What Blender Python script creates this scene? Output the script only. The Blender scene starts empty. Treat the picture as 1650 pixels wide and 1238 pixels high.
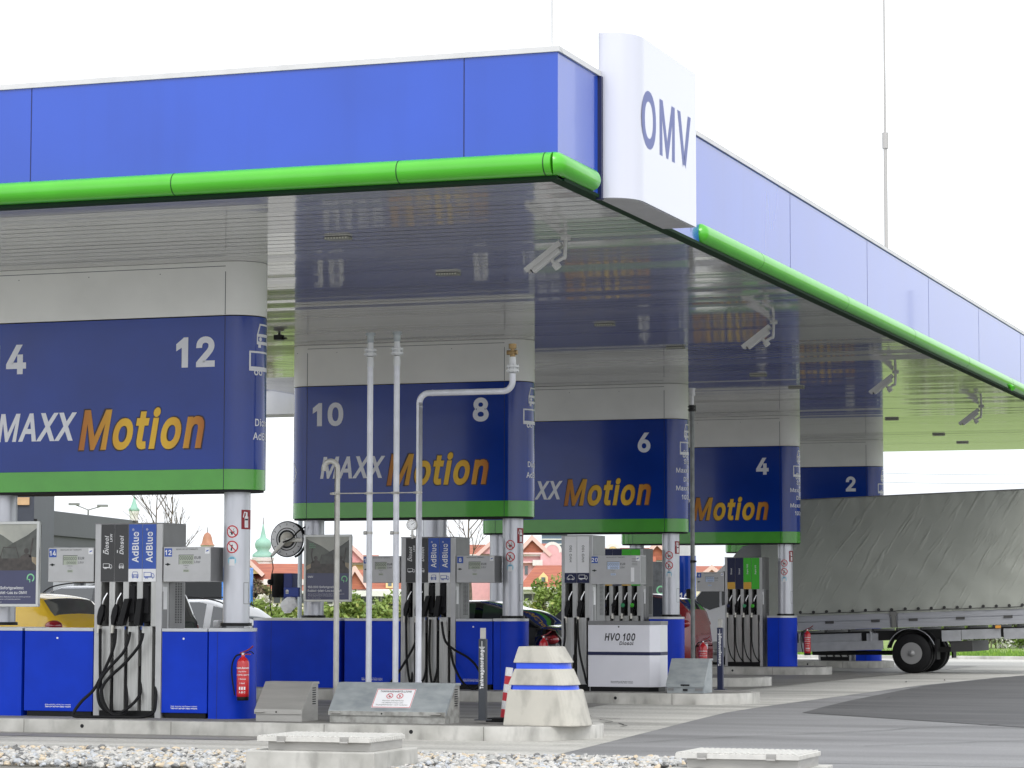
import bpy, bmesh, math, random
from mathutils import Vector, Matrix, noise
from mathutils.geometry import tessellate_polygon
R = math.radians; PI = math.pi
random.seed(7)
scn = bpy.context.scene
COL = scn.collection

# ------------------------------------------------------------------ camera
FPX, YAW, PITCH, ROLL, H = 4387.3, -0.33884, 0.082065, 0.0017, 1.55
FW = Vector((math.sin(YAW)*math.cos(PITCH), math.cos(YAW)*math.cos(PITCH), math.sin(PITCH)))
_r = Vector((math.cos(YAW), -math.sin(YAW), 0)); _u = _r.cross(FW)
RT = _r*math.cos(ROLL) + _u*math.sin(ROLL); UP = -_r*math.sin(ROLL) + _u*math.cos(ROLL)
cam_d = bpy.data.cameras.new('camera'); cam = bpy.data.objects.new('camera', cam_d); COL.objects.link(cam)
m = Matrix((RT, UP, -FW)).transposed().to_4x4(); m.translation = Vector((0, 0, H)); cam.matrix_world = m
cam_d.sensor_width = 36; cam_d.lens = FPX/1650*36; cam_d.clip_start = .1; cam_d.clip_end = 6000
scn.camera = cam

# ------------------------------------------------------------------ sky and sun (bright overcast)
SUN_EL, SUN_AZ = R(48), R(150)
w = bpy.data.worlds.new("World"); scn.world = w; w.use_nodes = True
nt = w.node_tree; bg = nt.nodes['Background']
sky = nt.nodes.new('ShaderNodeTexSky'); sky.sky_type = 'NISHITA'; sky.sun_disc = False
sky.sun_elevation = SUN_EL; sky.sun_rotation = SUN_AZ; sky.dust_density = 4; sky.air_density = 1
hs = nt.nodes.new('ShaderNodeHueSaturation'); hs.inputs['Saturation'].default_value = .15; hs.inputs['Value'].default_value = .5
nt.links.new(sky.outputs[0], hs.inputs['Color'])
mx = nt.nodes.new('ShaderNodeMixRGB'); mx.blend_type = 'ADD'; mx.inputs[0].default_value = 1
wtc = nt.nodes.new('ShaderNodeTexCoord'); wn = nt.nodes.new('ShaderNodeTexNoise'); wn.inputs['Scale'].default_value = 2.2; wn.inputs['Detail'].default_value = 5
wmp = nt.nodes.new('ShaderNodeMapping'); wmp.inputs['Scale'].default_value = (1, 1, 3); nt.links.new(wtc.outputs['Generated'], wmp.inputs[0]); nt.links.new(wmp.outputs[0], wn.inputs[0])
wr = nt.nodes.new('ShaderNodeValToRGB'); wr.color_ramp.elements[0].position = .35; wr.color_ramp.elements[1].position = .65
wr.color_ramp.elements[0].color = (6.0, 6.35, 6.7, 1); wr.color_ramp.elements[1].color = (8.4, 8.6, 8.9, 1); nt.links.new(wn.outputs['Fac'], wr.inputs[0]); nt.links.new(wr.outputs[0], mx.inputs[2])
nt.links.new(hs.outputs[0], mx.inputs[1]); nt.links.new(mx.outputs[0], bg.inputs['Color'])
bg.inputs['Strength'].default_value = .14
sd = bpy.data.lights.new('sun', 'SUN'); sd.energy = 1.1; sd.angle = R(25); sd.color = (1, .97, .92)
so = bpy.data.objects.new('sun', sd); COL.objects.link(so)
so.rotation_euler = (R(90)-SUN_EL, 0, R(35))
scn.view_settings.view_transform = 'Standard'; scn.view_settings.look = 'None'
scn.view_settings.exposure = 0.12; scn.view_settings.gamma = 1
scn.render.film_transparent = False
scn.cycles.max_bounces = 8; scn.cycles.diffuse_bounces = 4

# ------------------------------------------------------------------ image -> place helpers (measured positions)
def ray(x, y): return FW*FPX + RT*(x-825) - UP*(y-619)
def atY(x, y, Y): d = ray(x, y); p = d*(Y/d[1]); return Vector((p[0], p[1], p[2]+H))
def atX(x, y, X): d = ray(x, y); p = d*(X/d[0]); return Vector((p[0], p[1], p[2]+H))
def atZ(x, y, Z): d = ray(x, y); p = d*((Z-H)/d[2]); return Vector((p[0], p[1], p[2]+H))

# ------------------------------------------------------------------ materials
MATS = {}
def M(name, col, rough=.5, metal=0, var=.0, vs=3, stretch=(1, 1, 1), bump=0, bs=40, bstretch=None, coat=0, col2=None, spec=.5,
      detail=4, contrast=(.35, .65), emit=0, trans=0, rvar=0, speck=0, blotch=None):
    if name in MATS: return MATS[name]
    mt = bpy.data.materials.new(name); mt.use_nodes = True; MATS[name] = mt
    t = mt.node_tree; N = t.nodes; L = t.links; b = N['Principled BSDF']
    c = (*col, 1); b.inputs['Base Color'].default_value = c
    b.inputs['Roughness'].default_value = rough; b.inputs['Metallic'].default_value = metal
    b.inputs['Coat Weight'].default_value = coat; b.inputs['Specular IOR Level'].default_value = spec
    b.inputs['Coat Roughness'].default_value = .04
    if trans: b.inputs['Transmission Weight'].default_value = trans
    if emit: b.inputs['Emission Color'].default_value = c; b.inputs['Emission Strength'].default_value = emit
    tc = N.new('ShaderNodeTexCoord')
    def noisen(scale, st, det):
        mp = N.new('ShaderNodeMapping'); mp.inputs['Scale'].default_value = st
        L.new(tc.outputs['Object'], mp.inputs[0])
        n = N.new('ShaderNodeTexNoise'); n.inputs['Scale'].default_value = scale; n.inputs['Detail'].default_value = det
        L.new(mp.outputs[0], n.inputs['Vector']); return n
    if var or col2 or rvar:
        n = noisen(vs, stretch, detail)
        mr = N.new('ShaderNodeMapRange'); mr.inputs[1].default_value = contrast[0]; mr.inputs[2].default_value = contrast[1]
        L.new(n.outputs['Fac'], mr.inputs[0])
        mix = N.new('ShaderNodeMixRGB'); L.new(mr.outputs[0], mix.inputs[0])
        mix.inputs[1].default_value = c if col2 else (*[k*(1-var) for k in col], 1)
        mix.inputs[2].default_value = (*col2, 1) if col2 else (*[min(1, k*(1+var)) for k in col], 1)
        out = mix.outputs[0]
        if speck:
            n2 = noisen(speck, (1, 1, 1), 2)
            mr3 = N.new('ShaderNodeMapRange'); mr3.inputs[1].default_value = .3; mr3.inputs[2].default_value = .7
            mr3.inputs[3].default_value = .84; mr3.inputs[4].default_value = 1.16
            L.new(n2.outputs['Fac'], mr3.inputs[0])
            mm = N.new('ShaderNodeMixRGB'); mm.blend_type = 'MULTIPLY'; mm.inputs[0].default_value = 1
            L.new(out, mm.inputs[1]); L.new(mr3.outputs[0], mm.inputs[2]); out = mm.outputs[0]
        if blotch:
            n4 = noisen(blotch[0], blotch[1], 9)
            m5 = N.new('ShaderNodeMapRange'); m5.inputs[1].default_value = .50; m5.inputs[2].default_value = .72; m5.inputs[3].default_value = 1; m5.inputs[4].default_value = blotch[2]; L.new(n4.outputs['Fac'], m5.inputs[0])
            mm = N.new('ShaderNodeMixRGB'); mm.blend_type = 'MULTIPLY'; mm.inputs[0].default_value = 1; L.new(out, mm.inputs[1]); L.new(m5.outputs[0], mm.inputs[2]); out = mm.outputs[0]
        L.new(out, b.inputs['Base Color'])
        if rvar:
            m2 = N.new('ShaderNodeMapRange'); m2.inputs[3].default_value = max(0, rough-rvar); m2.inputs[4].default_value = rough+rvar
            L.new(n.outputs['Fac'], m2.inputs[0]); L.new(m2.outputs[0], b.inputs['Roughness'])
    if bump:
        n = noisen(bs, bstretch or stretch, 3)
        bp = N.new('ShaderNodeBump'); bp.inputs['Strength'].default_value = bump; bp.inputs['Distance'].default_value = .02
        L.new(n.outputs['Fac'], bp.inputs['Height']); L.new(bp.outputs[0], b.inputs['Normal'])
    return mt
blue_fascia = M('fascia_blue', (.015, .075, .50), .22, blotch=(1.1, (2.5, 2.5, .12), .94), var=.06, vs=.6, coat=.55, bump=.015, bs=1.2)
white_coping = M('coping_white', (.62, .62, .62), .4, var=.05)
green_tube = M('tube_green', (.075, .47, .02), .28, coat=.5, var=.04, vs=2)
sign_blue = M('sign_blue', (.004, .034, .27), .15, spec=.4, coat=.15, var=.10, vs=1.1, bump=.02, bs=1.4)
sign_green = M('sign_green', (.07, .36, .03), .25, coat=.5, var=.05)
sign_white = M('sign_cream', (.82, .82, .79), .4, var=.05, vs=1.2, coat=.2)
letter_white = M('letter_white', (.72, .73, .78), .4)
pure_white = M('white_plastic', (.82, .82, .84), .35, var=.03)
black = M('black_plastic', (.006, .006, .007), .4, spec=.3, var=.2, vs=20)
rubber = M('black_rubber', (.007, .007, .008), .6, spec=.25, var=.2, vs=8)
dark_gap = M('dark_recess', (.008, .008, .01), .8)
steel = M('brushed_steel', (.50, .50, .49), .38, .55, var=.10, vs=8, stretch=(6, 6, .25), bump=.03, bs=60, bstretch=(1, 1, .05))
silver = M('silver_paint', (.50, .50, .51), .38, .25, var=.05, vs=4)
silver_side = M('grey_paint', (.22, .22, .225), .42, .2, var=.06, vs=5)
column_m = M('column_metal', (.60, .61, .66), .30, .35, var=.07, vs=3, stretch=(2, 2, .5), bump=.02, bs=5)
cab_blue = M('cabinet_blue', (.003, .040, .52), .4, spec=.2, coat=0, var=.08, vs=2.5)
cab_lip = M('cabinet_lip', (.55, .56, .58), .35, .4)
galv = M('galvanized', (.42, .45, .46), .5, .35, col2=(.28, .31, .33), vs=5, stretch=(1, 1, 2.5), detail=6, contrast=(.3, .7), bump=.03, bs=30)
galv_dirty = M('galvanized_weathered', (.40, .40, .38), .7, .1, col2=(.16, .155, .14), vs=9, detail=8, contrast=(.42, .75))
stainless = M('stainless_plate', (.42, .41, .39), .42, .5, var=.08, vs=4, stretch=(.4, 1, 4), bump=.03, bs=50, bstretch=(.1, 1, 3))
pipe_m = M('painted_pipe', (.62, .63, .68), .4, .15, var=.06, vs=10)
pipe_old = M('weathered_pipe', (.54, .53, .50), .5, .3, col2=(.40, .38, .34), vs=6, contrast=(.4, .8))
brass = M('brass', (.28, .19, .09), .45, .7, var=.3, vs=30)
red = M('red_paint', (.55, .012, .018), .28, coat=.4, var=.05)
sticker_red = M('sticker_red', (.58, .03, .05), .5)
dark_red = M('fire_sign_red', (.28, .01, .02), .5)
orange = M('orange', (.72, .33, .05), .5)
yellow_tag = M('yellow_tag', (.70, .42, .06), .5)
panel_dark = M('panel_anthracite', (.045, .045, .048), .4, var=.06)
panel_blue = M('panel_blue', (.03, .09, .42), .4, var=.04)
panel_navy = M('panel_navy', (.008, .012, .06), .4)
panel_green = M('panel_green', (.06, .50, .03), .4)
lcd = M('lcd_glass', (.42, .46, .38), .3, var=.03)
lcd2 = M('lcd_backlit', (.55, .65, .85), .3)
lcd_dark = M('lcd_segments', (.05, .06, .06), .5)
ink = M('black_ink', (.02, .02, .025), .5)
blue_band = M('reflective_blue', (.02, .08, .70), .3)
cement = M('cast_concrete', (.53, .51, .455), .85, blotch=(6, (1, 1, .5), .72), col2=(.47, .455, .41), vs=3, detail=9, contrast=(.3, .75), bump=.06, bs=70)
kerb_m = M('kerb_concrete', (.56, .55, .52), .85, blotch=(7, (1, 1, .35), .70), col2=(.34, .335, .31), vs=2.6, stretch=(1, 1, 1), detail=10, contrast=(.35, .75), bump=.06, bs=90)
glass = M('dark_glass', (.010, .011, .013), .05, spec=.45)
chrome = M('chrome', (.75, .75, .76), .12, 1)

def gradmat():
    mt = bpy.data.materials.new('lettering_amber'); mt.use_nodes = True; t = mt.node_tree; N = t.nodes; L = t.links; b = N['Principled BSDF']
    g = N.new('ShaderNodeTexCoord'); sp = N.new('ShaderNodeSeparateXYZ'); L.new(g.outputs['Generated'], sp.inputs[0])
    cr = N.new('ShaderNodeValToRGB'); e = cr.color_ramp.elements
    e[0].position = 0; e[0].color = (.42, .13, .012, 1); e[1].position = 1; e[1].color = (.42, .13, .012, 1)
    for p, c in ((.15, (.55, .24, .015, 1)), (.4, (.78, .47, .03, 1)), (.7, (.78, .47, .03, 1)), (.88, (.58, .26, .015, 1))):
        k = e.new(p); k.color = c
    L.new(sp.outputs[0], cr.inputs[0]); L.new(cr.outputs[0], b.inputs['Base Color']); b.inputs['Roughness'].default_value = .4
    return mt
amber = gradmat()
outline = M('letter_outline', (.03, .02, .03), .5)

# ------------------------------------------------------------------ mesh helpers
class MB:
    def __init__(s): s.v = []; s.f = []; s.s = []; s.mi = []; s.m = 0
    def add(s, vs, fs, sm=False):
        o = len(s.v); s.v += [tuple(p) for p in vs]; s.f += [tuple(i+o for i in f) for f in fs]
        s.s += [sm]*len(fs); s.mi += [s.m]*len(fs); return s
    def box(s, x0, x1, y0, y1, z0, z1):
        return s.add([(x0,y0,z0),(x1,y0,z0),(x1,y1,z0),(x0,y1,z0),(x0,y0,z1),(x1,y0,z1),(x1,y1,z1),(x0,y1,z1)],
                     [(0,3,2,1),(4,5,6,7),(0,1,5,4),(1,2,6,5),(2,3,7,6),(3,0,4,7)])
    def cyl(s, a, b, r0, r1=None, n=20, caps=True):
        a = Vector(a); b = Vector(b); r1 = r0 if r1 is None else r1; d = (b-a).normalized()
        t = Vector((0,0,1)) if abs(d.z) < .9 else Vector((1,0,0)); u = d.cross(t).normalized(); w_ = d.cross(u)
        vs = [p+(u*math.cos(k*2*PI/n)+w_*math.sin(k*2*PI/n))*r for p, r in ((a, r0), (b, r1)) for k in range(n)]
        s.add(vs, [(k, (k+1) % n, n+(k+1) % n, n+k) for k in range(n)], True)
        if caps: s.add(vs, [tuple(range(n))[::-1], tuple(range(n, 2*n))])
        return s
    def tube(s, pts, r, n=10, res=6, caps=True, smooth=True):
        P = [Vector(p) for p in pts]
        if smooth and len(P) > 2:
            Q = []
            for i in range(len(P)-1):
                p0 = P[max(i-1, 0)]; p1 = P[i]; p2 = P[i+1]; p3 = P[min(i+2, len(P)-1)]
                for k in range(res):
                    t = k/res; Q.append(.5*((2*p1)+(p2-p0)*t+(2*p0-5*p1+4*p2-p3)*t*t+(3*p1-p0-3*p2+p3)*t**3))
            Q.append(P[-1]); P = Q
        rings = []; u = None
        for i, p in enumerate(P):
            d = (P[min(i+1, len(P)-1)]-P[max(i-1, 0)]).normalized()
            if u is None:
                t = Vector((0,0,1)) if abs(d.z) < .9 else Vector((1,0,0)); u = d.cross(t).normalized()
            else: u = (u - d*u.dot(d)).normalized()
            w_ = d.cross(u); rr = r(i/(len(P)-1)) if callable(r) else r
            rings += [p+(u*math.cos(k*2*PI/n)+w_*math.sin(k*2*PI/n))*rr for k in range(n)]
        fs = [(i*n+k, i*n+(k+1) % n, (i+1)*n+(k+1) % n, (i+1)*n+k) for i in range(len(P)-1) for k in range(n)]
        s.add(rings, fs, True)
        if caps: s.add(rings, [tuple(range(n))[::-1], tuple(range(len(rings)-n, len(rings)))])
        return s
    def lathe(s, prof, c=(0,0,0), n=32, sx=1, sy=1):
        vs = [(c[0]+r*math.cos(2*PI*k/n)*sx, c[1]+r*math.sin(2*PI*k/n)*sy, c[2]+z) for r, z in prof for k in range(n)]
        s.add(vs, [(i*n+k, i*n+(k+1) % n, (i+1)*n+(k+1) % n, (i+1)*n+k) for i in range(len(prof)-1) for k in range(n)], True)
        s.add(vs, [tuple(range(n))[::-1], tuple(range(len(vs)-n, len(vs)))]); return s
    def prism(s, poly, ax, a, b, sm=False):      # poly in the two other axes (xz for y, yz for x, xy for z)
        n = len(poly)
        f = {'y': lambda p, q: (p[0], q, p[1]), 'x': lambda p, q: (q, p[0], p[1]), 'z': lambda p, q: (p[0], p[1], q)}[ax]
        vs = [f(p, a) for p in poly]+[f(p, b) for p in poly]
        s.add(vs, [(k, (k+1) % n, n+(k+1) % n, n+k) for k in range(n)], sm)
        return s.add(vs, [tuple(range(n))[::-1], tuple(range(n, 2*n))])
    def disc(s, cx, y, cz, r0, r1=0, n=28):      # flat ring facing -y
        if r1 == 0: return s.add([(cx+r0*math.cos(2*PI*k/n), y, cz+r0*math.sin(2*PI*k/n)) for k in range(n)], [tuple(range(n))])
        vs = [(cx+r*math.cos(2*PI*k/n), y, cz+r*math.sin(2*PI*k/n)) for r in (r0, r1) for k in range(n)]
        return s.add(vs, [(k, (k+1) % n, n+(k+1) % n, n+k) for k in range(n)])
    def rect(s, x0, x1, z0, z1, y): return s.add([(x0,y,z0),(x1,y,z0),(x1,y,z1),(x0,y,z1)], [(0,1,2,3)])
    def poly(s, pts, y): return s.add([(x, y, z) for x, z in pts], [tuple(range(len(pts)))])
    def line(s, pts, wd, y, closed=False):       # stroke in the xz plane
        P = pts+[pts[0]] if closed else pts; yb = y
        for k_, ((x0, z0), (x1, z1)) in enumerate(zip(P, P[1:])):
            y = yb-.00015*(k_ % 4)
            d = Vector((x1-x0, z1-z0)); d = d.normalized() if d.length else Vector((1, 0)); nx, nz = -d.y*wd/2, d.x*wd/2
            e = d*wd*.4
            s.add([(x0-e.x+nx,y,z0-e.y+nz),(x0-e.x-nx,y,z0-e.y-nz),(x1+e.x-nx,y,z1+e.y-nz),(x1+e.x+nx,y,z1+e.y+nz)], [(0,1,2,3)])
        return s
    def text(s, string, x, z, h, y=0, wd=None, align='l', bold=0, shear=0, up=False, sp=1):
        V, F = textmesh(string, bold, shear, sp)
        x0 = min(p[0] for p in V); x1 = max(p[0] for p in V); k = h/CAP; kx = k if not wd else wd/(x1-x0)
        W = (x1-x0)*kx; off = {'l': 0, 'c': -W/2, 'r': -W}[align]
        pts = [((p[0]-x0)*kx+off, p[1]*k, p[2]) for p in V]
        vs = [(x-b_, y+c_, z+a_) if up else (x+a_, y+c_, z+b_) for a_, b_, c_ in pts]
        return s.add(vs, F)
    def map(s, fn): s.v = [tuple(fn(Vector(p))) for p in s.v]; return s
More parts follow.
